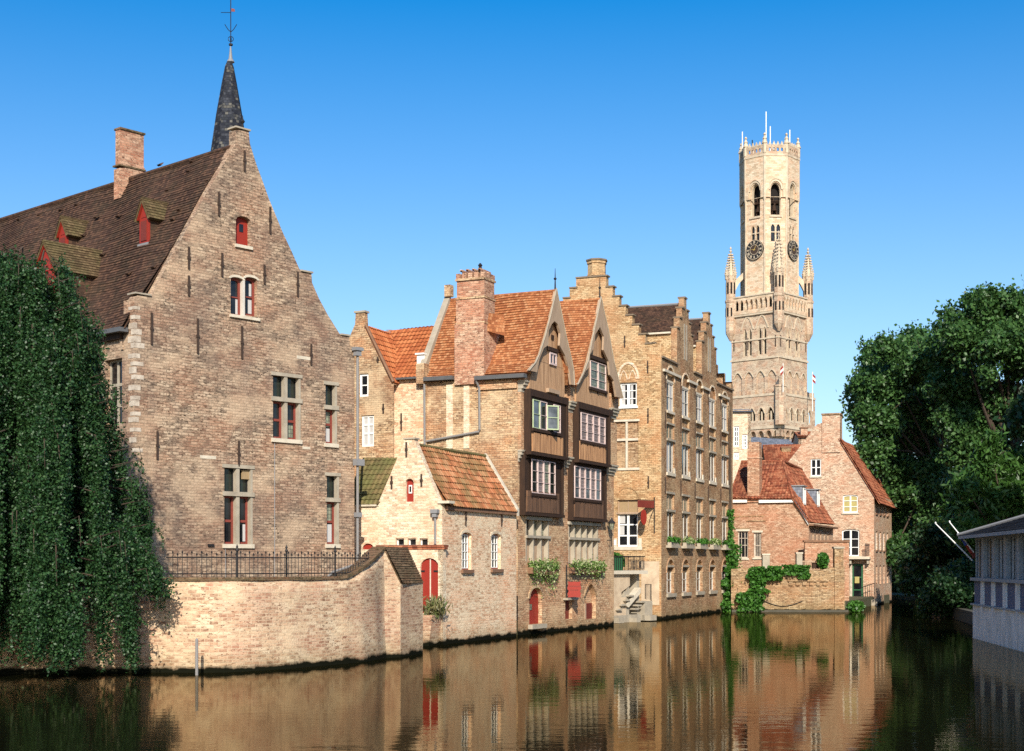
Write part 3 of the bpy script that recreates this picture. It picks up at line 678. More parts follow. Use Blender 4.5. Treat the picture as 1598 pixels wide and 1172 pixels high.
# dormers: red fronts facing the left side
def dormer(u, v, wid, hw, hr, p=None):
    p = p or ray_plane(u, v, ev[0], nA); F = Face((p.x, p.y), FAs.d); z = p.z
    body = MB()
    run = 4.0
    def back(sv, zz): return F.pt(sv, zz, -run)
    body.hexa([F.pt(-wid / 2, z, -.02), F.pt(wid / 2, z, -.02), back(wid / 2, z), back(-wid / 2, z), F.pt(-wid / 2, z + hw, -.02), F.pt(wid / 2, z + hw, -.02), back(wid / 2, z + hw), back(-wid / 2, z + hw)])
    d = body.build("dormer", M.tileA, A)
    front = MB().fpoly(F, [(-wid / 2, z - .05), (wid / 2, z - .05), (wid / 2, z + hw), (wid / 2 + .12, z + hw), (0, z + hw + hr), (-wid / 2 - .12, z + hw), (-wid / 2, z + hw)], -.02, .05).build("dormer_front", M.red, d)
    MB().box(F, -wid * .3, wid * .3, z + .05, z + hw - .12, .052, .085).build("shutter", M.redDark, d)
    hd = MB()
    b0, b1 = (-wid / 2 - .18, z + hw - .06), (wid / 2 + .18, z + hw - .06); ap = (0, z + hw + hr + .04)
    hd.fpoly(F, [b0, (b0[0] + .14, b0[1]), (0, ap[1] - .22), (b1[0] - .14, b1[1]), b1, ap], .052, .14)
    hd.fpoly(F, arch(-wid * .26, wid * .26, z + hw + .02, z + hw + hr * .55, hr * .3, True), .051, .07)
    hd.build("bargeboard", M.red, d)
    for sgn in (-1, 1):
        e = (sgn * (wid / 2 + .2), z + hw - .08); 
        q = [F.pt(*e, .18), F.pt(0, z + hw + hr + .06, .18), F.pt(0, z + hw + hr + .06, -run), F.pt(e[0], e[1], -run)]
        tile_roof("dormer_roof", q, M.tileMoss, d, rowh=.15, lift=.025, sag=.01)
    MB().box(F, -wid / 2 - .05, wid / 2 + .05, z - .16, z - .06, -.3, .12).build("lead_apron", M.lead, d)
dormer(226.5, 378, .66, .98, .78)
dormer(100, 402, .66, .98, .78)
pr = ray_plane(158, 393, ev[0], nA)
nS = Vector((FAs.n.x, FAs.n.y, 0))
dormer(0, 0, 1.7, 2.0, 1.25, pr + nS * 2.55 - Vector((0, 0, 3.25)))
# downpipe and cable
FAo = FA
pb = MB(); q = [FA.px(554.2, v, .16) for v in (550, 700, 875)]; pb.tube(q, .06, 8)
pb.tube([FA.px(554.2, 873, .16), FA.px(553, 880, .18), FA.px(514, 893, .2), FA.px(508, 899, .2), FA.px(507, 908, .2)], .06, 8)
dp = pb.build("downpipe", M.zinc, A)
MB().pbox(FA, 548, 543, 559.5, 548, .03, .34).pbox(FA, 550, 548, 557.5, 556, .06, .28).build("hopper", M.lead, dp)
MB().pbox(FA, 550, 717, 562, 727, .03, .3).build("collar", M.lead, dp)
MB().pbox(FA, 551, 800, 558.5, 807, .05, .28).build("collar", M.lead, dp)
MB().tube([FA.px(428, 692, .03), FA.px(428, 903, .03)], .018, 4).build("cable", M.lead, A)
MB().tube([FA.px(351, 849, .03), FA.px(351, 903, .03)], .015, 4).build("cable", M.lead, A)

# ------------------------------------------------------------------ slate spire behind the gable
sx, sy = at(358, 72.0)
def zat(v, Y): return CH + (HZ - v) * Y / FPX
T = thing("slate_spire", "pointed dark slate spire with weathervane rising behind the brick gable's peak", "spire", (sx, sy, .75))
MB().lathe((sx, sy), [(.98, .75), (.98, zat(262, 72))], 8, .39).build("turret_wall", M.brickA, T)
MB().lathe((sx, sy), [(1.02, zat(262, 72)), (.94, zat(240, 72)), (.66, zat(180, 72)), (.38, zat(130, 72)), (.22, zat(104, 72)), (.13, zat(97, 72))], 8, .39).build("spire_roof", M.slate, T)
r = random.Random(9)
zz = lambda v: zat(v, 72)
MB().lathe((sx + .06, sy), [(.10, zz(99)), (.20, zz(97)), (.14, zz(93.5)), (.10, zz(92)), (.05, zz(78)), (.03, zz(72))], 10).build("finial", M.lead, T)
vn = MB().tube([(sx + .07, sy, zz(92)), (sx + .07, sy, zz(-12))], .025, 5)
for w in (0, math.pi / 2): vn.tube([(sx + .07 + .13 * math.cos(a) * math.cos(w), sy + .13 * math.cos(a) * math.sin(w), zz(61) + .13 * math.sin(a)) for a in [i * math.pi / 6 for i in range(13)]], .018, 4)
for sg in (-1, 1): vn.tube([(sx + .07, sy, zz(50)), (sx + .07 + sg * .14, sy, zz(46)), (sx + .07 + sg * .30, sy, zz(38))], .018, 4)
vn.tube([(sx - .42, sy, zz(19.5)), (sx + .07, sy, zz(19.5))], .016, 4)
vn.lathe((sx + .07, sy), [(.10, zz(71)), (.10, zz(68.5))], 8)
v = vn.build("weathervane", M.iron, T)
MB().prism([(sx + .10, sy, zz(18)), (sx + .28, sy, zz(18)), (sx + .26, sy, zz(14)), (sx + .10, sy, zz(13))], (0, .02, 0)).build("vane_flag", M.redDark, v)

# ------------------------------------------------------------------ quay wall with iron railing
WT = [(-90, 46.6), (60, 47.2), (150, 47.6), (225, 47.9), (330, 47.75), (390, 48.4), (450, 49.6), (500, 50.9), (540, 52.1), (565, 53.0), (585, 54.1), (600, 55.2)]
def wtop(u, Y):
    if u < 530: return 3.04
    f = (u - 530) / 70.0; return 3.04 + 1.12 * f ** 1.7
W = thing("quay_wall", "pale brick wall rising from the water below the iron railing, curving up at its right end", "wall", (*at(400, 49), 0))
path = []
for i in range(len(WT) - 1):
    for k in range(6):
        f = k / 6; u = WT[i][0] + f * (WT[i + 1][0] - WT[i][0])
        pm = WT[max(i - 1, 0)]; p0 = WT[i]; p1 = WT[i + 1]; pn = WT[min(i + 2, len(WT) - 1)]
        y = .5 * ((2 * p0[1]) + (-pm[1] + p1[1]) * f + (2 * pm[1] - 5 * p0[1] + 4 * p1[1] - pn[1]) * f * f + (-pm[1] + 3 * p0[1] - 3 * p1[1] + pn[1]) * f ** 3)
        path.append((u, y))
path.append(WT[-1])
pw = [(Vector(at(u, y)), wtop(u, y)) for u, y in path]
me_v, me_f, uvs = [], [], []
acc = 0
wb = MB(); cop = MB()
for i, (p, zt) in enumerate(pw):
    q0 = pw[max(i - 1, 0)][0]; q1 = pw[min(i + 1, len(pw) - 1)][0]; t = (q1 - q0).normalized(); n = Vector((t.y, -t.x))
    for j in range(9):
        f = j / 8; z = -.4 + (zt + .4) * f
        bulge = .10 * (1 - f) ** 2 + .02 * math.sin(i * .7 + j)
        wb.v.append((p.x + n.x * bulge, p.y + n.y * bulge, z))
    wb.v.append((p.x - n.x * .5, p.y - n.y * .5, zt))
    for (a, b) in ((.06, zt + .004), (.06, zt + .11), (-.52, zt + .11), (-.52, zt + .004)): cop.v.append((p.x + n.x * a, p.y + n.y * a, b))
for i in range(len(pw) - 1):
    for j in range(9):
        a = i * 10 + j; wb.f.append((a, a + 10, a + 11, a + 1))
    for j in range(4):
        a = i * 4 + j; b = i * 4 + (j + 1) % 4; cop.f.append((a, a + 4, b + 4, b))
def wall_uv(o, path_n, per):
    """arc length along the curved wall as u"""
    me = o.data; uvl = me.uv_layers[0]
    d = [0]
    for i in range(1, len(pw)): d.append(d[-1] + (pw[i][0] - pw[i - 1][0]).length)
    for l in me.loops:
        i = l.vertex_index // per; co = me.vertices[l.vertex_index].co
        uvl.data[l.index].uv = (d[min(i, len(d) - 1)], co.z + (l.vertex_index % per == per - 1) * .5)
    me.polygons.foreach_set("use_smooth", [True] * len(me.polygons))
o = wb.build("wall", M.brickWall, W); wall_uv(o, len(pw), 10)
cop.build("coping", M.brickMoss, W)
# end pier with the sloping mossy top
FP = Face(at(597, 55.1), Vector(at(625, 55.6)) - Vector(at(597, 55.1)))
Rv = (Vector(at(660, 57.9)) - Vector(at(625, 55.6))).to_3d()
q0, q1, q2 = FP.sz(597, 858), FP.sz(600, 858), FP.sz(625, 911)
MB().prism([FP.pt(-.25, -.4), FP.pt(q2[0], -.4), FP.pt(*q2), FP.pt(*q1), FP.pt(-.25, q1[1])], Rv).build("pier", M.brickWall, W)
nf = Vector((FP.n.x, FP.n.y, 0)) * .05
tile_roof("pier_slope", [FP.pt(q2[0] + .03, q2[1] + .02) + nf, FP.pt(q1[0] - .01, q1[1] + .06) + nf, FP.pt(q1[0] - .01, q1[1] + .06) + Rv * 1.01, FP.pt(q2[0] + .03, q2[1] + .02) + Rv * 1.01], M.brickMoss, W, rowh=.10, lift=.03, sag=.03)
cpv = [FP.pt(-.3, q1[1] + .004) + nf, FP.pt(q1[0] + .02, q1[1] + .004) + nf, FP.pt(q1[0] + .02, q1[1] + .004) + Rv * 1.01, FP.pt(-.3, q1[1] + .004) + Rv * 1.01]
MB().prism(cpv, (0, 0, .11)).build("coping", M.brickMoss, W)
# iron railing on the wall
I = thing("iron_railing", "low dark iron railing with pointed bars along the top of the pale quay wall", "railing", (*at(400, 49.3), 3.1))
rail, bars = MB(), MB()
rp = [(Vector(at(u, y + .25)), wtop(u, y) + .11) for u, y in path if 255 < u < 577]
d = 0; prev = None; nb = 0; posts = [370, 447, 523]
zt_r = 3.04 + .11 + .70
for (p, zb) in rp:
    pass
for hz in (.12, .66):
    rail.tube([(p.x, p.y, max(zt_r - .70 + hz, zb + .06)) for p, zb in rp], .02, 4)
rail.build("rail", M.iron, I)
L_ = [0]
for i in range(1, len(rp)): L_.append(L_[-1] + (rp[i][0] - rp[i - 1][0]).length)
x = .05
while x < L_[-1]:
    i = max(k for k in range(len(L_)) if L_[k] <= x); i = min(i, len(rp) - 2)
    f = (x - L_[i]) / (L_[i + 1] - L_[i]); p = rp[i][0].lerp(rp[i + 1][0], f); zb = rp[i][1]
    h = zt_r + (.10 if nb % 2 else .03)
    if zb < h - .1:
        bars.tube([(p.x, p.y, zb), (p.x, p.y, h)], .013, 4); bars.lathe((p.x, p.y), [(.013, h), (.035, h + .02), (.004, h + .10)], 4)
    x += .165; nb += 1
bars.build("bars", M.iron, I)
for u in posts:
    y = min(path, key=lambda q: abs(q[0] - u))[1] + .25; p = at(u, y)
    MB().tube([(p[0], p[1], 3.1), (p[0], p[1], zt_r + .16)], .035, 6).lathe(p, [(.03, zt_r + .16), (.06, zt_r + .2), (.02, zt_r + .28), (.045, zt_r + .31), (.004, zt_r + .42)], 6).tube([(p[0], p[1], zt_r - .1), (p[0] - .1, p[1] + .6, 3.1)], .015, 4).build("post", M.iron, I)
px_, py_ = at(307, 46.6)
tag(MB().lathe((px_, py_), [(.05, -1.2), (.05, 1.1), (.045, 1.16), (.015, 1.2)], 8).build("mooring_post", M.zinc), "thin grey mooring post standing in the water before the quay wall", "post")

# ------------------------------------------------------------------ cream house (boat house) between the gable house and the timber fronts
P0 = at(690, 64.2)
FE = Face(P0, dvp(1800))
FG = Face(P0, (FE.n.x, FE.n.y))              # gable face: to the left s is negative
K = thing("cream_house", "low cream brick house with small gable, mossy pantiles and red arched water door", "house", (P0[0], P0[1] + 1, 0))
zE = FE.z(690, 792); zk = FG.z(684, 783)
H = []
go = [(FG.s(545), -.4), (0, -.4), (0, zE - .02), (FG.s(686), zk), (FG.s(646.5), FG.z(646, 687)), (FG.s(646.5), FG.z(646, 684)), (FG.s(631.5), FG.z(632, 684)), (FG.s(631.5), FG.z(632, 688)), (FG.s(588), FG.z(588, 790)), (FG.s(545), FG.z(560, 790))]
r = P4(FG, 633, 747, 645.5, 783); lp = arch(*(r[0], r[2], r[1], r[3]), .16); H.append(lp)
o = MB().fpoly(FG, lp, -.22, -.14).build("shutter", M.red, K)
MB().pbox(FG.off(-.14), 638.5, 757, 643.5, 770, .002, .04).build("hatch_frame", M.white, o); MB().pbox(FG.off(-.14), 639.7, 759, 642.5, 768, .042, .05).build("pane", M.glass, o)
arch_band(K, FG, (r[0], r[3] - .16, r[2], r[3] + .004), .16, M.brickCream, .1, .02)
for (a, b) in ((617.5, 630.5), (636, 649), (654.5, 667.5)):
    window(K, FG, P4(FG, a, 840, b, 852), H, sz=True, mat=M.white, cols=(), fw=.05, depth=.16)
r = P4(FG, 565, 848, 584, 889); lp = arch(r[0], r[2], r[1], r[3], .28); H.append(lp); MB().fpoly(FG, lp, -.2, -.1).build("door", M.red, K)
anchors(K, FG, [(634.5, 690, 713), (611.5, 743, 763), (658, 740, 759)])
wall("wall", FG, go, H, .35, M.brickCream, K)
MB().pbox(FG, 629.5, 683, 648.5, 685.5, -.4, .06).build("coping", M.stoneGrey, K)
MB().pbox(FG, 684, 781.5, 702, 785.5, -.5, .08).build("kneeler", M.stone, K)
MB().pbox(FG, 556, 787.6, 589, 790.4, .003, .12).build("cornice", M.stone, K)
H = []
sEe = FE.s(806)
for (a, v0, b, v1) in ((720.5, 831, 735.5, 889), (766.5, 833, 781.5, 888)):
    r = P4(FE, a, v0, b, v1)
    window(K, FE, r, H, rise=.14, sz=True, mat=M.redFrame, cols=(), rows=(), fw=.07, depth=.15)
    window(K, FE.off(-.14), (r[0] + .07, r[1] + .06, r[2] - .07, r[3] - .09), None, sz=True, mat=M.white, cols=(.34, .67), rows=(.25, .5, .75), fw=.035, bar=.035, depth=.0, pane=M.glass, name='casement', blinds=((.05, .05, .3, .95, M.leadedPale),))
    arch_band(K, FE, (r[0], r[3] - .14, r[2], r[3] + .004), .14, M.brickCream, .14, .02)
    MB().box(FE, r[0] - .08, r[2] + .1, r[1] - .16, r[1] - .004, -.15, .12).build("sill", M.terracotta, K)
anchors(K, FE, [(726, 797, 820), (782, 801, 821)])
wall("wall", FE, [(0, -.4), (sEe, -.4), (sEe, zE), (0, zE)], H, .35, M.brickPink, K)
MB().box(FE, .3, sEe, zE - .10, zE + .06, .003, .14).build("cornice", M.terracotta, K)
# roofs
apx = FG.pt(FG.s(639), FG.z(639, 694), -.2)
g2 = FG.n; bkE = Vector((FE.d.x, FE.d.y, 0))
zA = apx.z
evr = FE.pt(.36, zE + .06, .16)
Lr = sEe - .3
tile_roof("roof", [evr, evr + bkE * (Lr - .35), apx + bkE * (Lr - .15), apx], M.panCream, K, rowh=.34, amp=.05, colw=.24, lift=.03, sag=.04, seed=4)
evl = FG.pt(FG.s(588), FG.z(588, 790), -.35)
slab("roof", [apx, apx + bkE * Lr, evl + bkE * Lr, evl], M.panMoss, K)
MB().tube([apx + Vector((0, 0, .03)), apx + bkE * (Lr - .1) + Vector((0, 0, .03))], .10, 6).build("ridge_tiles", M.panMoss, K)
# coping against the timber house
tcp = [evr + bkE * (Lr - .34), apx + bkE * (Lr - .12)]
MB().prism([tcp[0] + Vector((0, 0, -.2)), tcp[0] + Vector((0, 0, .16)), tcp[1] + Vector((0, 0, .18)), tcp[1] + Vector((0, 0, -.1))], bkE * .26).build("coping", M.stone, K)
# left wing
wl0, wl1 = FG.pt(FG.s(540), FG.z(560, 788), .05), FG.pt(FG.s(591), FG.z(589, 789), .05)
rb = FG.pt(FG.s(591), zat(717, 68.2), -2.2); rl = FG.pt(FG.s(530), zat(717, 68.2), -2.2)
rb2 = FG.pt(FG.s(640), zat(717, 68.2), -2.2); wl2 = FG.pt(FG.s(616), FG.z(589, 789), .05)
tile_roof("wing_roof", [wl0, wl1, rb2, rl], M.panMoss, K, rowh=.34, amp=.05, colw=.24, lift=.03, sag=.03, seed=5)
slab("wing_roof", [rb2, rl, FG.pt(FG.s(530), 5, -5), FG.pt(FG.s(640), 5, -5)], M.panMoss, K)
# lower wall with the red water door
FD = FG.off(.30)
H = []
r = P4(FD, 656, 871, 685, 957); lp = arch(r[0], r[2], r[1], r[3], .42); H.append(lp)
dr = MB().fpoly(FD, lp, -.2, -.09).build("door", M.red, K)
sm = FD.s(670.5); MB().box(FD, sm - .025, sm + .025, r[1] + .02, r[3] - .03, -.088, -.06).build("meeting_strip", M.stone, dr)
for hr_ in ((656.5, 890, 663, 892.5), (677, 890, 685, 892.5), (656.5, 951, 663, 953)): MB().pbox(FD.off(-.088), *hr_, .002, .03).build("hinge", M.iron, dr)
arch_band(K, FD, (r[0], r[3] - .42, r[2], r[3] + .004), .42, M.brickCream, .12, .015)
zt = FD.z(640, 857); ce = FD.s(691.5)
wall("lower_wall", FD, [(FD.s(560), -.4), (ce, -.4), (ce, zt), (FD.s(560), zt)], H, .3, M.brickCream, K)
FDe = Face((FD.pt(ce, 0).x, FD.pt(ce, 0).y), FE.d); MB().box(FDe, 0, .30, -.4, zt, -.25, 0).build("lower_wall_return", M.brickCream, K)
MB().pbox(FD, 588, 850.5, 694, 854, -.40, .08).pbox(FD, 588, 854.2, 694, 857.5, -.3, .04).build("coping_tiles", M.panR1, K)
pz = MB().tube([FG.px(681, 806, .12), FG.px(681, 849, .12)], .055, 8); dpk = pz.build("downpipe", M.zinc, K)
MB().pbox(FG, 676, 795, 686.5, 801, .03, .3).pbox(FG, 678, 801, 684.5, 807, .05, .25).build("hopper", M.lead, dpk)
# brick landing under the water door
MB().hexa([FD.px(658, 1018, 1.0), FD.px(684, 1010, .95), FD.px(684, 1010, -.05), FD.px(660, 1018, -.05), FD.px(656, 959, 1.0), FD.px(690, 959, .95), FD.px(690, 959, -.05), FD.px(656, 959, -.05)]).build("landing", M.brickWall, K)
tp = FD.px(686, 951, .5)
C_ = np.array(tp) + NR.normal(size=(420, 3)) * np.array([.22, .22, .2]) + np.array([0, 0, .1])
tag(leaves("grass_tuft", C_, .07, M.leafDry, None, elong=5, droop=-.8), "dry spiky plant tuft growing on the landing by the red water door", "plant")

# ------------------------------------------------------------------ rear house with the bright pantiles
dTs = Vector((.906, -.423))
FS_ = Face(at(808, 72.6), (Vector((dvp(1850).y, -dvp(1850).x)))); FB = FS_.off(.45); FB2 = FS_.off(-.15)
B = thing("rear_house", "plain brick house with bright orange pantiles squeezed between the big gable and the timber house", "house", (*at(600, 72), .75))
H = []
window(B, FB, P4(FB, 560.5, 583, 575, 619), H, sz=True, mat=M.white, cols=(), rows=(.5,), fw=.12, bar=.06, depth=.08)
r = P4(FB, 564, 648, 583.5, 697); window(B, FB, r, H, sz=True, mat=M.white, cols=(.5,), rows=(.42, .7), fw=.1, bar=.09, depth=.08, pane=M.curtain)
anchors(B, FB, [(598.5, 630, 645), (590, 557, 566)])
wall("wall", FB, [(FB.s(520), .7), (FB.s(614.5), .7), FB.sz(614.5, 600), FB.sz(571, 511), FB.sz(570, 506), FB.sz(569, 488), FB.sz(555, 488), FB.sz(554, 506), FB.sz(546, 524), FB.sz(520, 580)], H, .3, M.brickTside, B)
MB().pbox(FB, 553, 485, 570.5, 488, -.4, .06).build("coping", M.stoneGrey, B)
wall("wall", FB2, [(FB2.s(612), .7), (FB2.s(665), .7), FB2.sz(665, 588), FB2.sz(612, 592)], [], .3, M.brickPink, B)
anchors(B, FB2, [(626.5, 645, 672)])
bk2 = Vector((-FB.n.x, -FB.n.y, 0))
ap = FB.px(571, 509, .0); ee = FB.px(614.5, 597, .05)
tile_roof("roof", [ap, ap + bk2 * 2.6, ee + bk2 * 1.2 + Vector((0, 0, .0)), ee], M.panB, B, rowh=.34, amp=.045, colw=.24, lift=.03, sag=.02)
e1, e2 = FB2.px(611, 592, .22), FB2.pt(FB2.s(664) - .36, FB2.z(660, 588), .22)
Fr_ = FB2.off(-2.9); r1, r2 = Fr_.px(603, 516), Fr_.pt(FB2.s(664) - .36, Fr_.z(690, 508.5))
tile_roof("roof", [e1, e2, r2, r1], M.panB, B, rowh=.34, amp=.045, colw=.24, lift=.03, sag=.02, seed=3)
slab("roof", [r1, r2, r2 + bk2 * 4 - Vector((0, 0, 3.4)), r1 + bk2 * 4 - Vector((0, 0, 3.4))], M.panB, B)
MB().tube([ap + Vector((0, 0, .05)), ee + Vector((0, 0, .03))], .09, 6).build("verge_tiles", M.terracotta, B)
va = r1 + Vector((0, 0, .06)); vb = FB2.px(613.5, 592, .30)
MB().prism([va, va + Vector((.3, 0, 0)), vb + Vector((.30, 0, .05)), vb + Vector((0, 0, .05))], (0, 0, -.06)).build("valley_flashing", M.lead, B)
MB().pbox(FB2, 614, 589.5, 664, 592.5, .003, .30).build("gutter", M.gutter, B)
dm = MB().pbox(FB2.off(-.35), 650.5, 553, 662, 586, -.7, 0).build("dormer", M.white, B)
MB().pbox(FB2.off(-.35), 649, 551, 663, 553.5, -.75, .1).build("dormer_roof", M.white, dm)
# ------------------------------------------------------------------ the two timber-fronted houses
FT = Face(at(808, 72.6), dvp(1850)); FS = Face(at(808, 72.6), (FT.n.x, FT.n.y))
bkT = Vector((-FT.n.x, -FT.n.y, 0)); upz = Vector((0, 0, 1))
T1 = thing("timber_house", "house with green casements, carved wooden gable and tall chimney breast, nearer of two timber fronts", "house", (*at(815, 74), 0))
T2 = thing("timber_house", "wood-gabled house with pink leaded casements, farther of the two timber fronts", "house", (*at(900, 81), 0))
sP = FT.s(888); sEnd = FT.s(958)
zWall = FS.z(800, 589)
# --- side wall of the first house
wall("wall", FS, [(FS.s(664), 2), (0, 2), (0, zWall), (FS.s(664), FS.z(664, 597) - .0)], [], .35, M.brickTside, T1)
mb = MB(); mb.box(FS, FS.s(664), FS.s(666.8), .7, FS.z(664, 575), -.4, .10)
mb.build("pier", M.brickTside, T1)
for (a, b) in ((697, 707), (724, 733)):
    MB().pbox(FS, a, 600, b, 700, -.05, .05).build("wall_pilaster", M.brickCream, T1)
# --- chimney: broad breast at the eave, narrower stack
cb = MB().pbox(FS, 711.5, 505, 757.5, 600, -2.6, .16).build("chimney", M.brickRed, T1)
MB().pbox(FS, 713, 466, 757, 506, -1.15, .10).build("shaft", M.brickRed, cb)
MB().pbox(FS, 713.8, 437, 756.5, 466, -1.12, .06).build("shaft", M.brickRed, cb)
for v in (436, 465, 505): MB().pbox(FS, 712.3, v - 1.6, 758, v + 1.6, -1.2, .15).build("band", M.brickTside, cb)
tp = MB()
zc0, zc1 = FS.z(735, 434.2), FS.z(735, 420)
sa, sb = FS.s(713), FS.s(757)
for i in range(5):
    x = sa + (sb - sa - .22) * i / 4; tp.box(FS, x, x + .22, zc0, zc1 - .2, -1.15, .1)
for i in range(4):
    x0 = sa + (sb - sa - .22) * i / 4 + .22; x1 = sa + (sb - sa - .22) * (i + 1) / 4
    al = arch(x0, x1, zc0, zc1 - .03, (x1 - x0) / 2)
    tp.fpoly(FS, [(x0, zc1 - .2), *reversed(al[2:]), (x1, zc1 - .2), (x1, zc1), (x0, zc1)][1:], -1.1, .09)
tp.box(FS, sa, sb, zc0, zc1 - .12, -.7, -.5)
tp.build("chimney_top", M.brickRed, cb)
q = FS.px(744, 418, -.4); MB().lathe(q, [(.10, q.z - .15), (.12, q.z), (.07, q.z + .12), (.12, q.z + .2), (.03, q.z + .32)], 8).build("cowl", M.iron, cb)
# --- gables: planes, outlines in photo pixels
G1 = FT.off(.75); G2 = FT.off(.75)
apex1 = G1.px(868, 455, -.05); apex2 = G2.px(937.5, 468, -.05)
ev1 = G1.px(829, 580, -.05); ev2 = G2.px(902, 601, -.05)
LT = 6.25
ea = FS.pt(FS.s(664), FS.z(664, 596), .30); eb = Vector((ev1.x, ev1.y, ev1.z))
def parallel(p, L_): return p + bkT * L_
T1.location
# first house roof: left slope in two planes (kicked at the eave)
def slope(name, ap, ev, Ls, mat, par, seed, kick=.16):
    """roof from the ridge to the eave with a flatter kick in its lowest sixth"""
    k = ev.lerp(ap, kick); k = k - upz * .16
    h = Vector((ev.x - ap.x, ev.y - ap.y, 0)); 
    tile_roof(name, [k, ap, parallel(ap, Ls), parallel(k, Ls)], mat, par, rowh=.17, lift=.028, sag=.07, seed=seed)
    tile_roof(name, [ev + h * .03, k + h * .005, parallel(k + h * .005, Ls), parallel(ev + h * .03, Ls)], mat, par, rowh=.17, lift=.028, sag=.03, seed=seed + 1)
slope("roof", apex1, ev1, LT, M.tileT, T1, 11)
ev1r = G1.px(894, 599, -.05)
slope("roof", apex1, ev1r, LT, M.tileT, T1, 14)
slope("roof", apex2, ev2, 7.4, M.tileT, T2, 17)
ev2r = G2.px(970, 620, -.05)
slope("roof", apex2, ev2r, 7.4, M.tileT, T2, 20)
for ap, Tn, ll in ((apex1, T1, LT), (apex2, T2, 7.4)):
    MB().tube([ap + upz * .03, parallel(ap, ll) + upz * .03], .10, 6).build("ridge_tiles", M.tileT, Tn)
# back gable parapet of the first house
bp0 = parallel(ev1, LT - .12) + FT.d.to_3d() * -.0; bp1 = parallel(apex1, LT - .12)
lo = bp0 - upz * .35; 
MB().prism([lo, bp0 + upz * .34, bp1 + upz * .36 , bp1 - upz * .3], bkT * .34).build("coping", M.stoneGrey, T1)
cpx = bp1 + upz * .1
MB().box(Face((cpx.x - .1, cpx.y), FS.d), -.16, .2, cpx.z + .1, cpx.z + .72, -.15, .25).build("coping_stone", M.brickTside, T1)
MB().box(Face((bp0.x, bp0.y), FS.d), -.26, .22, bp0.z - .3, bp0.z + .75, -.3, .25).build("kneeler", M.brickTside, T1)
bkc = parallel(apex1, 4.5)
MB().box(Face((bkc.x + .7, bkc.y + .9), FS.d), -1.0, .9, bkc.z - 2, bkc.z + .1, -.5, .0).build("rear_chimney", M.brickRed, T1)
MB().box(Face((bkc.x + .7, bkc.y + .9), FS.d), -1.05, .95, bkc.z + .103, bkc.z + .2, -.55, .05).build("chimney_cap", M.slate, T1)
# little tiled cricket beside the chimney
MB().prism([FS.px(757.6, 486, -.4), FS.px(757.6, 508, -.2), FS.px(775, 512, -1.0), FS.px(768, 485, -1.4)], (0, 0, -.25)).build("chimney_cricket", M.tileT, T1)
# gutters and pipes on the side wall
gz = FS.z(690, 592)
MB().box(FS, FS.s(666), FS.s(711), gz - .08, gz + .12, .02, .40).build("gutter", M.gutter, T1)
ga, gb = FS.s(746), FS.s(823)
MB().box(FS, ga, gb, FS.z(780, 589.5) - .1, FS.z(780, 589.5) + .10, .05, .45).build("gutter", M.gutter, T1)
MB().box(FS, ga, -.02, zWall - .55, zWall - .12, .003, .12).build("cornice", M.brickT, T1)
MB().tube([FS.px(665, 600, .2), FS.px(665.5, 702, .2)], .06, 8).build("downpipe", M.zinc, T1)
MB().tube([FS.px(747, 592, .4), FS.px(749.5, 606, .12), FS.px(750, 671, .12), FS.px(749, 674, .12), FS.px(668, 689, .15)], .06, 8).build("downpipe", M.zinc, T1)

# --- brick fronts with openings for the ground floors
H1, H2 = [], []
def stone_lights(par, H, u0, v0, u1, v1, vt, n):
    s0, z0, s1, z1 = P4(FT, u0, v0, u1, v1); H.append(arch(s0, s1, z0, z1)); zt = FT.z((u0 + u1) / 2, vt)
    mb = MB(); w = (s1 - s0) / n
    for i in range(n + 1):
        x = s0 + w * i; x = min(max(x, s0 + .05), s1 - .05); mb.box(FT, x - .05, x + .05, z0, zt - .07, -.28, .02); mb.box(FT, x - .05, x + .05, zt + .07, z1 - .0, -.28, .02)
    mb.box(FT, s0, s1 + .12, zt - .068, zt + .068, -.28, .10); mb.box(FT, s0 - .15, s1 + .15, z1 + .003, z1 + .17, -.28, .14)
    f = mb.build("window", M.stoneGrey, par)
    for i in range(n):
        a, b = s0 + w * i + .05, s0 + w * (i + 1) - .05
        MB().box(FT, a, b, zt + .07, z1, -.27, -.25).build("pane", M.leadedPale if i % 3 else M.glass, f)
        MB().box(FT, a, b, z0, zt - .07, -.27, -.22).build("shutter", M.woodGrey, f)
    return f
stone_lights(T1, H1, 820, 812, 856, 876, 838, 3)
stone_lights(T2, H2, 887, 820, 933, 880, 841, 5)
# doors
r = P4(FT, 826, 917, 846, 974); lp = arch(r[0], r[2], r[1], r[3], .55); H1.append(lp)
d1 = MB().fpoly(FT, lp, -.30, -.22).build("door", M.red, T1)
MB().box(FT.off(-.22), r[0] + .5, r[0] + .75, r[3] - 1.15, r[3] - .85, .003, .03).build("door_pane", M.leadedPale, d1)
arch_band(T1, FT, (r[0], r[3] - .55, r[2], r[3] + .004), .55, M.brickTside, .16, .05)
MB().box(FT, r[0] - .15, r[2] + .1, r[1] - .22, r[1] - .003, -.1, .25).build("doorstep", M.stoneGrey, T1)
r = P4(FT, 882, 936, 893, 966); lp = arch(r[0], r[2], r[1], r[3]); H1.append(lp)
MB().fpoly(FT, lp, -.3, -.2).build("door", M.redDark, T1)
MB().box(FT, r[0] - .3, r[2] + .2, r[3] + .003, r[3] + .12, -.1, .3).build("lintel", M.stoneGrey, T1)
r = P4(FT, 912, 911, 930, 966); lp = arch(r[0], r[2], r[1], r[3], .7, True); H2.append(lp)
d3 = MB().fpoly(FT, lp, -.3, -.24).build("door", M.brickT, T2)
MB().box(FT, r[0] + .1, r[2] - .1, r[1], r[3] - 1.1, -.24, -.2).build("door_leaf", M.redDark, d3)
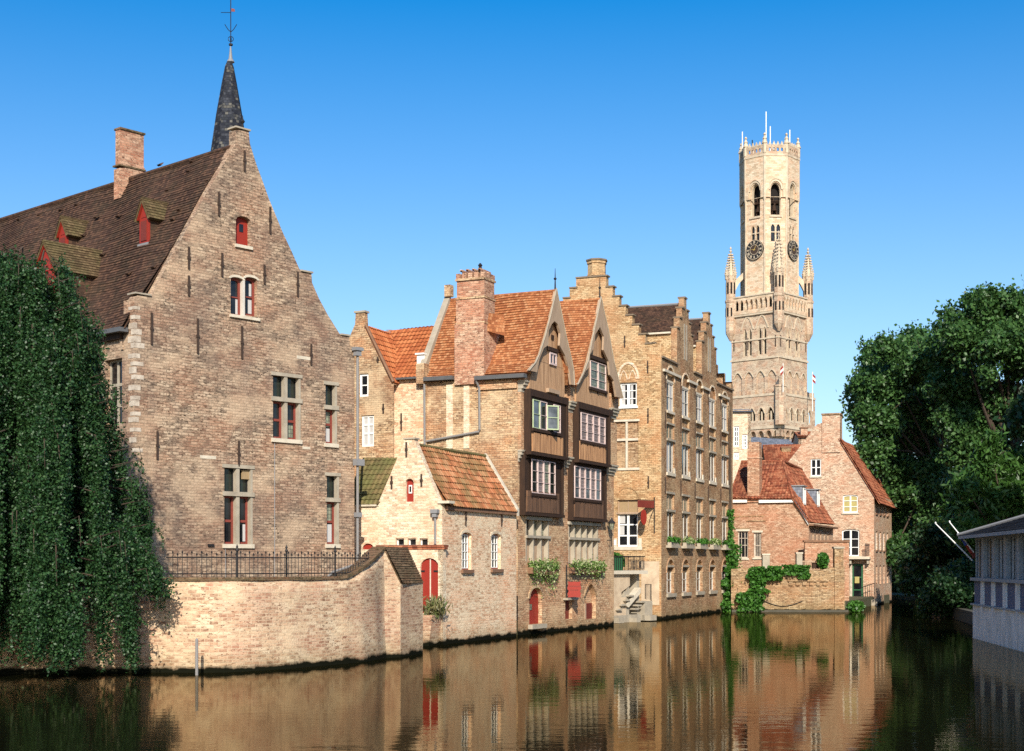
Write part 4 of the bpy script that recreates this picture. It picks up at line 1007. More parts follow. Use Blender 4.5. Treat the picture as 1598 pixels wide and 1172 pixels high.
MB().box(FT, r[0] + .45, r[0] + .62, r[1], r[3] - 1.1, -.2, -.14).build("door_post", M.woodGrey, d3)
arch_band(T2, FT, (r[0], r[3] - .7, r[2], r[3] + .004), .7, M.brickTside, .16, .05, True)
zT1 = FT.z(848, 606); zT2 = FT.z(925, 626)
sLo, sHi, zSp = FT.s(898), FT.s(884), FT.z(890, 890)
wall("wall", FT, [(0, -.4), (sLo, -.4), (sLo, zSp), (sHi, zSp), (sHi, zT1 - .2), (0, zT1)], H1, .35, M.brickT, T1, caps=False)
wall("wall", FT, [(sLo, -.4), (sEnd, -.4), (sEnd, zT2), (sHi, zT2), (sHi, zSp), (sLo, zSp)], H2, .35, M.brickT, T2, caps=False)
FTe = Face((FT.pt(sEnd, 0).x, FT.pt(sEnd, 0).y), (-FT.n.x, -FT.n.y))
wall("wall", FTe, [(0, -.4), (8, -.4), (8, zT2), (0, zT2)], [], .3, M.brickT, T2)

# --- jettied oriels: dark box, weathered boards below, casements between posts
def oriel(par, o, u0, v0, u1, v1, win, panel, o_back=-.1, mats=(M.boardsOriel,)):
    F = FT.off(o); s0, z0, s1, z1 = P4(F, u0, v0, u1, v1)
    b = MB().box(F, s0, s1, z0, z1, o_back - o, -.10)
    for a in (s0, s1 - .12): b.box(F, a, a + .12, z0, z1, -.098, 0)
    b.box(F, s0 + .122, s1 - .122, z1 - .35, z1, -.098, -.01)
    b.box(F, s0 - .03, s1 + .03, z0 - .16, z0 - .003, -o - .05, .05)
    ob = b.build("oriel", M.woodDark, par)
    pa = P4(F, *panel)
    MB().box(F, pa[0], pa[2], z0 + .02, pa[3], -.097, .03).build("board_panel", mats[0], ob)
    return F
def casements(par, F, u0, v0, u1, v1, n, mat, pane, open_=(), extra=None, bars=(.33, .66)):
    s0, z0, s1, z1 = P4(F, u0, v0, u1, v1); w = (s1 - s0) / n
    for i in range(n):
        a = s0 + w * i
        if i in open_:
            MB().box(F, a, a + w, z0, z1, -.095, -.09).build("dark_opening", M.interior, par)
            continue
        window(par, F, (a + .015, z0, a + w - .015, z1), None, sz=True, mat=mat[i % len(mat)], cols=(), rows=bars, fw=.045, bar=.026, depth=-.05, pane=pane[i % len(pane)], name='casement')
    sl = MB().box(F, s0 - .12, s1 + .12, z0 - .16, z0 - .004, -.095, .09)
    for i in range(n + 1): sl.box(F, s0 + w * i - .05, s0 + w * i + .05, z0 - .26, z0 - .162, -.09, .06)
    sl.build("sill", M.woodDark, par)
# house 1, lower then upper
F = oriel(T1, .30, 819, 708, 880, 801, None, (823, 768, 872, 801), mats=(boards("boards_dark_brown", (.20, .10, .05), (.05, .025, .012)),))
casements(T1, F, 829, 719, 866, 771, 4, (M.pinkFrame,), (M.glass, M.leadedPink, M.leadedPale))
F = oriel(T1, .55, 828, 614, 887, 709, None, (831, 679, 878, 709))
casements(T1, F, 831, 628, 874, 672, 4, (M.greenP, M.pinkFrame), (M.glassRef, M.glass), open_=(2,), bars=(.5,))
s0 = F.s(852.5); zb, zt = F.z(855, 671), F.z(855, 633)
Fo = Face((F.pt(s0, 0, .03).x, F.pt(s0, 0, .03).y), F.d * .75 + F.n * .66)
window(T1, Fo, (0, zb, .68, zt), None, sz=True, mat=M.greenP, cols=(), rows=(.5,), fw=.06, bar=.03, depth=-.02, pane=M.glassRef, name='open_casement')
# house 2
F = oriel(T2, .30, 894, 722, 947, 809, None, (897, 779, 941, 809), mats=(bpy.data.materials["boards_dark_brown"],))
casements(T2, F, 896, 730, 937, 779, 5, (M.pinkFrame,), (M.glassRef, M.leadedPink))
F = oriel(T2, .55, 903, 633, 953, 721, None, (904, 692, 945, 721))
casements(T2, F, 906, 648, 944, 690, 4, (M.pinkFrame,), (M.leadedPink,))
# corbelled brick piers at both ends and between the houses
def pier(par, s0, s1, levels):
    for (za, zb, o) in levels:
        MB().box(FT, s0, s1, za, zb, .003, o).build("pier", M.brickT, par)
        mb = MB()
        for k in range(3): mb.box(FT, s0 - .02, s1 + .02, za - .16 - .17 * k, za - .004 - .17 * k, .003, o + .04 - k * .09)
        mb.box(FT, s0 - .05, s1 + .05, za - .003, za + .09, .003, o + .10); mb.build("corbel", M.stoneGrey, par)
za1, za2 = FT.z(816, 706), FT.z(816, 612)
pier(T1, .02, FT.s(818.5), ((za1, za2 + .0, .18), (za2 + .45, zWall + .1, .34)))
sm1, sm2 = FT.s(880.5), FT.s(893)
pier(T1, sm1, sm2, ((FT.z(886, 716) , FT.z(886, 640), .20), (FT.z(886, 630), FT.z(886, 590), .36)))
pier(T2, FT.s(946.5), sEnd - .01, ((FT.z(951, 728), FT.z(951, 660), .20), (FT.z(951, 640), FT.z(951, 615), .30)))
# gables with trefoil bargeboards
def gable(par, G, outer, inner, base, label):
    op = [G.sz(*p) for p in outer]; ip = [G.sz(*p) for p in inner]
    n = min(len(op), len(ip)); mb = MB()
    mb.fpoly(G, op + ip[::-1], -.12, 0)
    bb = mb.build("bargeboard", M.woodGrey, par)
    fl = MB()
    for i in range(len(op) - 1): fl.tube([G.pt(op[i][0], op[i][1], .02), G.pt(op[i + 1][0], op[i + 1][1], .02)], .035, 5)
    fl.build("edge_moulding", M.stoneGrey, bb)
    bw = [G.sz(*p) for p in base]
    MB().fpoly(G, bw, -.55, -.30).build("gable_boards", M.boardsGable, par)
    ap = max(op, key=lambda q: q[1]); p = G.pt(ap[0], ap[1] - .1, -.06)
    MB().tube([p, p + upz * 1.15], .05, 6, .012).lathe((p.x, p.y), [(.05, p.z + .55), (.09, p.z + .6), (.05, p.z + .66)], 6).build("finial", M.iron, par)
gable(T1, G1, [(825, 578), (835, 566), (841, 553), (850, 525), (859, 490), (868, 450), (876, 490), (883, 525), (891, 559), (895, 579), (896, 601)],
      [(838.5, 581), (842, 560), (849, 543), (856, 538), (856.5, 516), (861, 506), (865.5, 501), (870.5, 506), (874.5, 520), (873.5, 539), (882, 555), (888, 575), (891.5, 600)],
      [(834, 606), (838, 576), (846, 545), (857, 505), (866, 480), (875, 510), (884, 550), (889, 585), (889, 624)], 1)
gable(T2, G2, [(901, 600), (909, 584), (917, 564), (924, 528), (931, 495), (937.5, 463), (943, 490), (949, 515), (953, 538), (958, 566), (964, 589), (972, 622)],
      [(905, 598), (914, 579), (920, 573), (921, 553), (927, 543), (929, 522), (936.5, 510), (942.5, 525), (942, 546), (950, 564), (952, 585), (958, 594), (962, 619)],
      [(907, 626), (908, 590), (919, 560), (926, 527), (936, 490), (945, 525), (953, 560), (958, 590), (958, 646)], 2)
Gb = G1.off(-.27)
window(T1, Gb, P4(Gb, 857, 551, 867.5, 570), None, sz=True, mat=M.pinkFrame, cols=(.5,), fw=.09, bar=.06, depth=-.06, pane=M.glass, name='attic_window')
MB().pbox(Gb, 854, 543, 869, 549, -.05, .10).build("lintel", M.woodDark, T1)
MB().pbox(Gb, 860.5, 523, 864, 530, -.05, .03).build("hatch", M.woodDark, T1)
MB().pbox(Gb, 853, 608, 870, 614, -.05, .14).build("shelf", M.woodGrey, T1)
Gc = G2.off(-.27)
casements(T2, Gc, 920.5, 566, 945, 607, 2, (M.pinkFrame,), (M.leadedPale,), bars=(.33, .66))
MB().pbox(Gc, 919, 558, 947, 564, -.05, .12).build("lintel", M.woodDark, T2)
for par, G, pts in ((T1, G1, (834, 606, 889, 622)), (T2, G2, (907, 626, 958, 645))):
    Fj = G.off(-.3); s0, s1 = Fj.s(pts[0]), Fj.s(pts[2]); zb = Fj.z(pts[0], pts[1]) - .02
    MB().box(Fj, s0, s1, zb - .35, zb, -.6, -.05).build("jetty_beam", M.woodDark, par)

# ------------------------------------------------------------------ flower boxes, sign, lanterns on the timber fronts
def planter(F, u0, u1, v0, v1, label, group, hang=.5, n=1500, o=.0):
    s0, z0, s1, z1 = P4(F, u0, v0, u1, v1)
    t = thing("flower_box", label, "flower box", tuple(F.pt((s0 + s1) / 2, z0, o + .15)), group)
    MB().box(F, s0, s1, z0 - .16, z0 + .16, o + .02, o + .30).build("box", M.terracotta if group[0] == 'f' else M.stone, t)
    x = NR.uniform(s0, s1, n); y = NR.uniform(o, o + .42, n); h = NR.normal(size=n)
    zz = np.where(NR.uniform(size=n) < .72, z0 + .12 + np.abs(h) * (z1 - z0 - .1) * .45, z0 + .1 - np.abs(h) * .55 * hang * (.35 + .65 * np.sin(x * 5.0) ** 2))
    C = np.array([tuple(F.pt(a, c, b)) for a, b, c in zip(x, y, zz)])
    leaves("foliage", C, .075, M.leafPlant, t, elong=1.4)
gp = "flower boxes under the stone windows"
planter(FT, 823, 842, 876, 890, "flower box with trailing plants, under the left half of the nearer stone window", gp, .9)
planter(FT, 843.5, 864, 876, 892, "flower box with long trailing plants right of another, above the red arched door", gp, 1.1)
planter(FT, 888, 912, 876, 890, "flower box of pale blooms above the red hanging sign", gp, .45)
planter(FT, 913, 937, 876, 890, "flower box of pale blooms above the pointed bricked doorway", gp, .6)
# hanging sign on a post: the plank and its two lines of gilt lettering (too small to read in the photo)
Fs = Face((FT.px(881.5, 935, .12).x, FT.px(881.5, 935, .12).y), FT.n * 1.0 + FT.d * .0)
S = thing("hanging_sign", "red shaped board hanging from a curled iron bracket above the dark red doorway", "sign", tuple(FT.px(881.5, 935, .1)))
zp0, zp1 = FT.z(881.5, 938), FT.z(881.5, 889)
nx = Vector((1, -.12, 0)).normalized(); ps = FT.px(881.5, 900, .10)
def sp(a, z, y=0): return Vector((ps.x, ps.y, z)) + nx * a + Vector((0, y, 0))
bk_ = MB().tube([sp(0, zp0), sp(0, zp1 + .25)], .035, 6)
zb_ = zp1 - .35
bk_.tube([sp(0, zb_), sp(1.25, zb_)], .025, 5)
bk_.tube([sp(.0 + .42 * math.sin(a) , zb_ + .05 + .42 * (1 - math.cos(a)) * .8 + .0) for a in [i * .35 for i in range(10)]], .018, 4)
bk_.tube([sp(.1 + .9 * k / 8, zb_ + .48 - .42 * (k / 8) ** .7 + .03 * math.sin(k * 2)) for k in range(9)], .018, 4)
bk_.build("bracket", M.iron, S)
zs1, zs0 = FT.z(895, 907), FT.z(895, 931.5)
pl = [(a - .16, b) for a, b in [(.22, 0), (.26, .12), (.20, .22), (.28, .40), (.20, .56), (.26, .84), (.22, 1.0), (.45, .97), (.58, 1.0), (.72, .97), (.94, 1.0), (.90, .84), (.96, .56), (.88, .40), (.96, .22), (.90, .12), (.94, 0), (.58, .03)]]
MB().prism([sp(a, zs0 + (zs1 - zs0) * b, .03) for a, b in pl], (0, -.06, 0)).build("board", M.red, S)
lt = MB()
for row, (zf, a0, a1) in enumerate(((.66, .16, .68), (.42, .20, .64))):
    z = zs0 + (zs1 - zs0) * zf; a = a0
    while a < a1:
        wv = .03 + .02 * ((int(a * 97)) % 2); lt.hexa([sp(a, z, -.036), sp(a + wv, z, -.036), sp(a + wv, z, -.030), sp(a, z, -.030), sp(a, z + .07, -.036), sp(a + wv, z + .07, -.036), sp(a + wv, z + .07, -.030), sp(a, z + .07, -.030)]); a += wv + .022
lt.build("lettering", M.redDark, S)
MB().tube([sp(.2, zs1), sp(.2, zb_)], .012, 4).build("hanger", M.iron, S)
MB().tube([sp(.66, zs1), sp(.66, zb_)], .012, 4).build("hanger", M.iron, S)
def lantern(F, u, v, label, pole_to, o=.35):
    p = F.px(u, v, o); t = thing("wall_lantern", label, "lantern", tuple(F.px(u, pole_to, .05)), "wall lanterns")
    w = F.px(u, pole_to, .06)
    MB().tube([Vector((p.x, p.y, p.z - .3)), Vector((p.x, p.y, F.z(u, pole_to)))], .03, 6).tube([Vector((p.x, p.y, p.z - .9)), Vector((w.x, w.y, p.z - .9))], .025, 5).build("bracket", M.iron, t)
    MB().lathe((p.x, p.y), [(.10, p.z - .28), (.20, p.z + .10)], 6).build("glass", M.leadedPale, t)
    MB().lathe((p.x, p.y), [(.26, p.z + .10), (.10, p.z + .25), (.05, p.z + .33), (.02, p.z + .42)], 6).build("lantern_cap", M.iron, t)
lantern(FT, 945.5, 819, "iron wall lantern on a long bracket, left of the white casements", 853)

# ------------------------------------------------------------------ canal house: stepped gable end W, long canal front C
FC = Face(at(1032, 93.6), dvp(1715)); FW = Face(at(1032, 93.6), (FC.n.x, FC.n.y))
bkC = Vector((FC.d.x, FC.d.y, 0))
Cn = thing("stepped_gable_house", "tall ochre brick house with a stepped gable and rows of narrow windows along the canal", "house", (*at(1040, 95), 0))
H = []
steps = [(FW.s(1032), FW.z(1032, 548)), (FW.s(1032), FW.z(1032, 536))]
step_pts = []
for i in range(8):
    u = 946 + 10.2 * i; v = 433 + 14.8 * i
    step_pts.append((u, v))
ow = [(FW.s(1032), -.4), (FW.s(1032), FW.z(1032, 536)), (FW.s(1020), FW.z(1020, 536))]
for i in range(7, -1, -1):
    u, v = step_pts[i]
    ow.append((FW.s(u), ow[-1][1])); ow.append((FW.s(u), FW.z(u, v)))
sc = FW.s(922.5); 
left = []
ow[-1] = (ow[-1][0], FW.z(922, 433))
lefts = []
u, v = 899, 433
ow.append((FW.s(899), FW.z(922, 433)))
z = FW.z(922, 433)
sx_ = FW.s(899); dzs = FW.z(930, 433) - FW.z(930, 448)
for i in range(7):
    z -= dzs; ow.append((sx_, z)); sx_ -= .46; ow.append((sx_, z))
ow.append((sx_, -.4))
ow = [p for i, p in enumerate(ow) if i == 0 or (abs(p[0] - ow[i - 1][0]) + abs(p[1] - ow[i - 1][1])) > 1e-4]
# windows of W
window(Cn, FW, P4(FW, 966, 597, 994, 634), H, sz=True, mat=M.white, cols=(.5,), rows=(.33, .66), fw=.12, bar=.05, thickbar=.2, depth=.14, pane=M.glass, sill=M.white, blinds=((.08, .05, .3, .9, M.curtain), (.62, .05, .74, .9, M.curtain)))
r = P4(FW, 964, 568, 997, 597); arch_band(Cn, FW, (r[0] + .1, r[1], r[2] - .1, r[3]), 1.0, M.brickCream, .15, .05)
for k in (0, 1):
    w = (r[2] - r[0] - .2) / 2; a = r[0] + .1 + k * w; arch_band(Cn, FW, (a + .1, r[1] + .1, a + w - .1, r[1] + .75), .55, M.brickCream, .09, .04, True)
r = P4(FW, 960, 658, 996, 730); H.append(arch(*(r[0], r[2], r[1], r[3])))
fr = MB(); cz = FW.z(978, 686); cs = FW.s(978)
fr.box(FW, cs - .07, cs + .07, r[1], cz - .08, -.18, .02).box(FW, cs - .07, cs + .07, cz + .08, r[3], -.18, .02).box(FW, r[0], r[2], cz - .078, cz + .078, -.18, .02).box(FW, r[0] - .1, r[2] + .1, r[1] - .16, r[1] - .003, -.1, .08).box(FW, r[0] - .1, r[2] + .1, r[3] + .003, r[3] + .14, -.1, .06)
fo = fr.build("stone_cross", M.stone, Cn); MB().box(FW, r[0], r[2], r[1], r[3], -.25, -.12).build("brick_infill", M.brickC, fo)
r = P4(FW, 963.5, 780, 995.5, 853)
zl_ = FW.z(980, 801)
H.append(arch(r[0], r[2], r[1], r[3]))
window(Cn, FW, (r[0], r[1], r[2], zl_), None, sz=True, mat=M.white, cols=(.5,), rows=(.33, .66), fw=.11, bar=.09, thickbar=.16, depth=.14, blinds=((.05, .7, .34, .95, M.curtain), (.05, .36, .3, .62, M.curtain)))
window(Cn, FW, (r[0], zl_, r[2], r[3]), None, sz=True, mat=M.woodGrey, cols=(.5,), fw=.08, depth=.14, pane=M.blindBrown)
MB().box(FW, r[0] - .1, r[2] + .1, zl_ - .05, zl_ + .05, -.2, .03).build("transom", M.woodGrey, Cn)
MB().box(FW, r[0] - .3, r[2] + .3, r[1] - .22, r[1] - .003, -.1, .05).build("sill", M.stone, Cn)
for sg in (r[0] - .26, r[2] + .02): MB().box(FW, sg, sg + .24, r[1] - .003, r[1] + .55, -.1, .03).build("stone_block", M.stone, Cn)
arch_band(Cn, FW, (r[0] - .05, r[3] + .02, r[2] + .05, r[3] + .78), .76, M.brickW, .16, .05)
anchors(Cn, FW, [(1011.5, 637, 660), (975, 524, 542), (1011, 563, 582), (1012, 743, 762)])
MB().pbox(FW, 1001, 876, 1029, 944, -.01, .02).build("plaster_patch", M.plaster, Cn)
wall("wall", FW, ow, H, .5, M.brickW, Cn)
cap = MB()
prev = None
for i in range(1, len(ow) - 1):
    a, b = ow[i], ow[i + 1]
    if abs(a[1] - b[1]) < 1e-4 and a[1] > 10:
        lo_, hi_ = min(a[0], b[0]), max(a[0], b[0]); MB().box(FW, lo_ - .02, hi_ + .1, a[1] + .003, a[1] + .10, -.54, .07).build("coping", M.copingDark, Cn)
zt0 = FW.z(922, 431.5)
pc = FW.px(925.5, 420, -.75); zc_ = FW.z(925, 405)
chs = MB().lathe((pc.x, pc.y), [(.66, zt0 + .10), (.62, zt0 + .3), (.62, zc_ - .2), (.68, zc_ - .18), (.68, zc_)], 8, .2).build("chimney", M.brickW, Cn)
MB().lathe((pc.x, pc.y), [(.74, zc_ + .003), (.74, zc_ + .1), (.6, zc_ + .14)], 8, .2).build("cap", M.copingDark, chs)
# canal front
H = []
zr = {k: FC.z(1046, v) for k, v in dict(a0=642, a1=597, aa=574, b0=738, b1=663, bt=687, c0=851, c1=771, ct=797, d0=926, d1=873, da=882).items()}
cols_ = [(1040.5, 1052), (1064.5, 1075.5), (1086.5, 1096.5), (1107, 1116.5), (1126.5, 1135.5)]
pgroup = "stone planters on the canal front's sills"
names = ["nearest the gable corner", "second from the gable corner", "in the middle of the row", "second from the ivy", "closest to the ivy"]
for k, (ua, ub) in enumerate(cols_):
    s0, s1 = FC.s(ua), FC.s(ub)
    # recessed tall bay from the second floor to the arch above the third: brick niche
    niche = arch(s0 - .03, s1 + .03, zr['b0'], zr['aa'], (s1 - s0) / 2); H.append(niche)
    MB().add([FC.pt(a, b, -.14) for a, b in niche], [tuple(range(len(niche)))]).build("niche_wall", M.brickC, Cn)
    Fn = FC.off(-.13)
    MB().box(Fn, s0 - .03, s1 + .03, zr['a1'] + .0, zr['a1'] + .14, .002, .09).build("lintel", M.stone, Cn)
    MB().box(Fn, s0 - .03, s1 + .03, zr['a0'] - .16, zr['a0'], .002, .20).build("sill", M.stone, Cn)
    window(Cn, Fn, (s0 + .08, zr['a0'], s1 - .08, zr['a1']), None, sz=True, mat=M.offwhite, cols=(.5,), rows=(.5,), fw=.08, bar=.05, depth=-.06, pane=M.glassRef, blinds=((.1, .05, .42, .92, M.curtain),) if k % 2 else ((.56, .05, .9, .92, M.curtain),))
    for (y0, y1, bl) in ((zr['b0'] + .02, zr['bt'] - .06, 1), (zr['bt'] + .06, zr['b1'], 0)):
        window(Cn, Fn, (s0 + .08, y0, s1 - .08, y1), None, sz=True, mat=M.offwhite if bl else M.woodGrey, cols=(.5,), fw=.08, bar=.09, depth=-.05, pane=M.glass if bl else M.leadedPale, blinds=((.1, .04, .40, .95, M.curtain),) if bl and k % 2 == 0 else ())
    MB().box(Fn, s0 - .05, s1 + .1, zr['bt'] - .07, zr['bt'] + .07, .002, .22).build("transom", M.stoneGrey, Cn)
    MB().box(Fn, s0 - .03, s1 + .06, zr['b1'] + .0, zr['b1'] + .12, .002, .18).build("lintel", M.stoneGrey, Cn)
    MB().box(FC, s0 - .12, s1 + .16, zr['b0'] - .2, zr['b0'] - .004, -.1, .09).build("sill", M.stone, Cn)
    MB().box(FC, s1 - .1, s1 + .16, zr['b0'] - .003, zr['b0'] + .35, -.02, .05).build("stone_block", M.stone, Cn)
    # ground-floor cross windows with planters
    r = (s0, zr['c0'], s1, zr['c1']); H.append(arch(s0, s1, zr['c0'], zr['c1']))
    window(Cn, FC, (s0, zr['c0'], s1, zr['ct'] - .06), None, sz=True, mat=M.offwhite, cols=(.5,), fw=.06, bar=.07, depth=.12, blinds=((.08, .03, .40, .97, M.blindBrown),))
    window(Cn, FC, (s0, zr['ct'] + .06, s1, zr['c1']), None, sz=True, mat=M.woodGrey, cols=(.5,), fw=.07, bar=.06, depth=.12, pane=M.leadedPale)
    MB().box(FC, s0 - .06, s1 + .14, zr['ct'] - .07, zr['ct'] + .07, -.18, .07).build("transom", M.stoneGrey, Cn)
    MB().box(FC, s0 - .1, s1 + .12, zr['c1'] + .003, zr['c1'] + .14, -.14, .05).build("lintel", M.stoneGrey, Cn)
    MB().box(FC, s0 - .2, s1 + .25, zr['c0'] - .17, zr['c0'] - .004, -.14, .38).build("sill", M.stoneGrey, Cn)
    # basement arched windows
    H.append(arch(s0, s1, zr['d0'], zr['d1'], (s1 - s0) / 2 * .9))
    window(Cn, FC, (s0, zr['d0'], s1, zr['da'] - .1), None, sz=True, mat=M.offwhite, cols=(.5,), rows=(.5,), fw=.06, bar=.05, depth=.2, pane=M.glass)
    MB().add([FC.pt(a, b, -.17) for a, b in arch(s0, s1, zr['da'] - .1, zr['d1'], (s1 - s0) / 2 * .9)], [tuple(range(11))]).build("niche_wall", M.brickC, Cn)
    MB().box(FC, s0 - .0, s1 + .05, zr['da'] - .13, zr['da'] - .0, -.17, .03).build("transom", M.stoneGrey, Cn)
    MB().box(FC, s0 - .12, s1 + .2, zr['d0'] - .24, zr['d0'] - .004, -.18, .14).build("sill", M.stoneGrey, Cn)
    arch_band(Cn, FC, (s0 - .02, zr['d1'] - (s1 - s0) / 2, s1 + .02, zr['d1'] + .004), (s1 - s0) / 2, M.brickT, .13, .04)
    arch_band(Cn, FC, (s0 - .05, zr['aa'] - (s1 - s0) / 2, s1 + .05, zr['aa'] + .03), (s1 - s0) / 2, M.brickCream, .13, .04)
    for (va, vb) in ((579, 604), (642, 668), (745, 770)):
        mb = MB(); sa_ = s0 - .42; mb.box(FC, sa_ - .04, sa_ + .04, FC.z(1038, vb), FC.z(1038, va), .003, .06); mb.build("wall_anchor", M.rust, Cn)
    planterF = thing("window_planter", "stone window planter with sprouting leaves on a canal sill, " + names[k], "planter", tuple(FC.pt((s0 + s1) / 2, zr['c0'] - .1, .2)), pgroup)
    MB().box(FC, s0 - .1, s1 + .12, zr['c0'] + .0, zr['c0'] + .22, .08, .34).build("box", M.stoneGrey, planterF)
    n = 260; x = NR.uniform(s0 - .15, s1 + .2, n); y = NR.uniform(.05, .42, n); zz_ = zr['c0'] + .2 + np.abs(NR.normal(size=n)) * .16
    leaves("foliage", np.array([tuple(FC.pt(a, c, b)) for a, b, c in zip(x, y, zz_)]), .13, M.leafPlant if k % 2 else M.leafIvy, planterF, elong=2)
sR = FC.s(1143.5); zT = FC.z(1036, 560)
dgs = []
outl = [(0, -.4), (sR, -.4)]
zpar = zT + .0
def dgab(u0, u1, vpk, um):
    """a stepped wall dormer: outline points right to left, then its extents"""
    a, b = FC.s(u0), FC.s(u1); w = b - a; zp = FC.z(um, vpk); m = (a + b) / 2; pw_ = .30
    pts = []; n = 3
    h0 = zp - zT
    levels = [zT + h0 * f for f in (.52, .68, .84)]
    xs = [b, b - (w / 2 - pw_) * .34, b - (w / 2 - pw_) * .67, m + pw_]
    pts.append((xs[0], zT)); 
    for i in range(3): pts.append((xs[i], levels[i])); pts.append((xs[i + 1], levels[i]))
    pts.append((m + pw_, zp)); pts.append((m - pw_, zp))
    for i in (2, 1, 0): pts.append((2 * m - xs[i + 1], levels[i])); pts.append((2 * m - xs[i], levels[i]))
    pts.append((a, zT))
    dgs.append((a, b, m, zp, levels, pts)); return pts
d1_ = dgab(1056.5, 1082, 466, 1069); d2_ = dgab(1095, 1118, 490, 1107)
d3_ = [(sR, zT + 1.9), (sR - .0, zT + 1.9)]
e = FC.s(1120)
outl += [(sR, zT + .55), (sR - .5, zT + .55), (sR - .5, zT)] + d2_ + d1_ + [(0, zT)]
wall("wall", FC, outl, H, .4, M.brickC, Cn)
mb = MB()
segs = [(0.02, dgs[0][0]), (dgs[0][1], dgs[1][0]), (dgs[1][1], sR)]
for a, b in segs: MB().box(FC, a, b, zT + .003, zT + .12, -.45, .12).build("coping", M.copingDark, Cn)
for (a, b, m, zp, lv, pts) in dgs:
    for i in range(len(pts) - 1):
        p, q = pts[i], pts[i + 1]
        if abs(p[1] - q[1]) < 1e-6: MB().box(FC, min(p[0], q[0]) - .03, max(p[0], q[0]) + .03, p[1] + .003, p[1] + .11, -.46, .07).build("coping", M.copingDark, Cn)
mb = MB()
for (ua, ub, v) in ((1034, 1060, 565), (1072, 1086, 572), (1094, 1106, 583), (1121, 1136, 594)):
    MB().box(FC, FC.s(ua), FC.s(ub), zT - .85, zT - .68, .003, .16).build("stone_course", M.stone, Cn)
# niches on dormer gables
for (a, b, m, zp, lv, pts) in dgs:
    for dx in (-.28, .28):
        q = arch(m + dx - .14, m + dx + .14, zT + .6, lv[1] - .2, .14)
        MB().fpoly(FC, q, .002, .03).build("blind_niche", M.stoneGrey, Cn)
# dormer roofs running back and their brick cheeks
Ld = 5.2; bkF = Vector((-FC.n.x, -FC.n.y, 0))
for k, (a, b, m, zp, lv, pts) in enumerate(dgs):
    zc = lv[0] - .1; rg = FC.pt(m, zp - .35, -.4)
    MB().box(FC, a + .05, b - .05, zT - 1, zc - .1, -Ld, -.41).build("dormer_wall", M.brickW, Cn)
    for s_ in (a - .12, b + .12):
        evd = FC.pt(s_, zc - .12, -.4)
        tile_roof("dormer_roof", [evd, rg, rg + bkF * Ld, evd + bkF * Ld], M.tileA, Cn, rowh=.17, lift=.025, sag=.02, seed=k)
    MB().box(FC, a - .16, a + .04, zc - .26, zc - .14, -Ld, -.41).build("dormer_cornice", M.stone, Cn)
    MB().tube([rg + upz * .03, rg + bkF * Ld + upz * .03], .09, 6).build("ridge_tiles", M.lead, Cn)
# main roof behind
mrz = FW.z(922, 433) - .9; rm = FW.pt(FW.s(922), mrz, -.55); Lc = sR - .6
ef = FC.pt(.5, zT - .1, -.35)
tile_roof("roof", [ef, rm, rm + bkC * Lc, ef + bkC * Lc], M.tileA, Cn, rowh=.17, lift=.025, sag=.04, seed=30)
eb_ = FW.pt(sx_ + .2, zT - .1, -.55)
slab("roof", [rm, rm + bkC * Lc, eb_ + bkC * Lc, eb_], M.tileA, Cn)
Fend = Face((FC.pt(sR, 0).x, FC.pt(sR, 0).y), (-FC.n.x, -FC.n.y))
wd_ = (FC.pt(sR, 0) - (eb_ + bkC * Lc)).to_2d().length
we = [(0, -.4), (9.2, -.4), (9.2, zT)]
k = 8
for i in range(k): we += [(9.2 - 4.6 * i / k, zT + (mrz - zT + .9) * (i + 1) / k), (9.2 - 4.6 * (i + 1) / k, zT + (mrz - zT + .9) * (i + 1) / k)]
for i in range(k): we += [(4.6 - 4.6 * i / k, zT + (mrz - zT + .9) * (k - i) / k), (4.6 - 4.6 * (i + 1) / k, zT + (mrz - zT + .9) * (k - i) / k)]
we += [(0, zT)]
we = [p for i, p in enumerate(we) if i == 0 or (abs(p[0] - we[i - 1][0]) + abs(p[1] - we[i - 1][1])) > 1e-4]
wall("wall", Fend, we, [], .45, M.brickC, Cn)
# red sign arm on the gable end
S2 = thing("hanging_sign", "flat red sign arm with a red oval disc below it, on the ochre gable end", "sign", tuple(FW.px(1020, 800, .1)))
p0 = FW.px(1021, 790, .02); z1_, z0_ = FW.z(1012, 782), FW.z(1012, 793)
FSg = Face((p0.x, p0.y), FW.n * .98 - FW.d * .35)
MB().box(FSg, .05, 1.75, z0_, z1_, -.03, .03).build("board", M.redDark, S2)
b_ = MB().tube([FW.px(1021.5, 776, .05), FW.px(1021.5, 832, .05)], .035, 6)
b_.tube([FSg.pt(.0, z1_ + .03), FSg.pt(1.8, z1_ + .03)], .02, 5)
b_.tube([FSg.pt(.05 + .45 * math.sin(a * .5), z0_ - .1 - .28 * a) for a in [i * .4 for i in range(8)]], .02, 5)
b_.build("bracket", M.iron, S2)
cc = FSg.pt(1.1, z0_ - .62)
MB().prism([cc + Vector((FSg.d.x * .30 * math.cos(w), FSg.d.y * .30 * math.cos(w), .5 * math.sin(w))) for w in [i * math.pi / 8 for i in range(16)]], Vector((FSg.n.x, FSg.n.y, 0)) * .05).build("disc", M.red, S2)
MB().tube([FSg.pt(1.1, z0_ - .1), FSg.pt(1.1, z0_)], .015, 4).build("hanger", M.iron, S2)
tag(MB().pbox(FW, 957, 843, 961.5, 851, .003, .05).build("tile_plaque", M.white), "small white tile plaque beside the tall white casement window", "plaque")

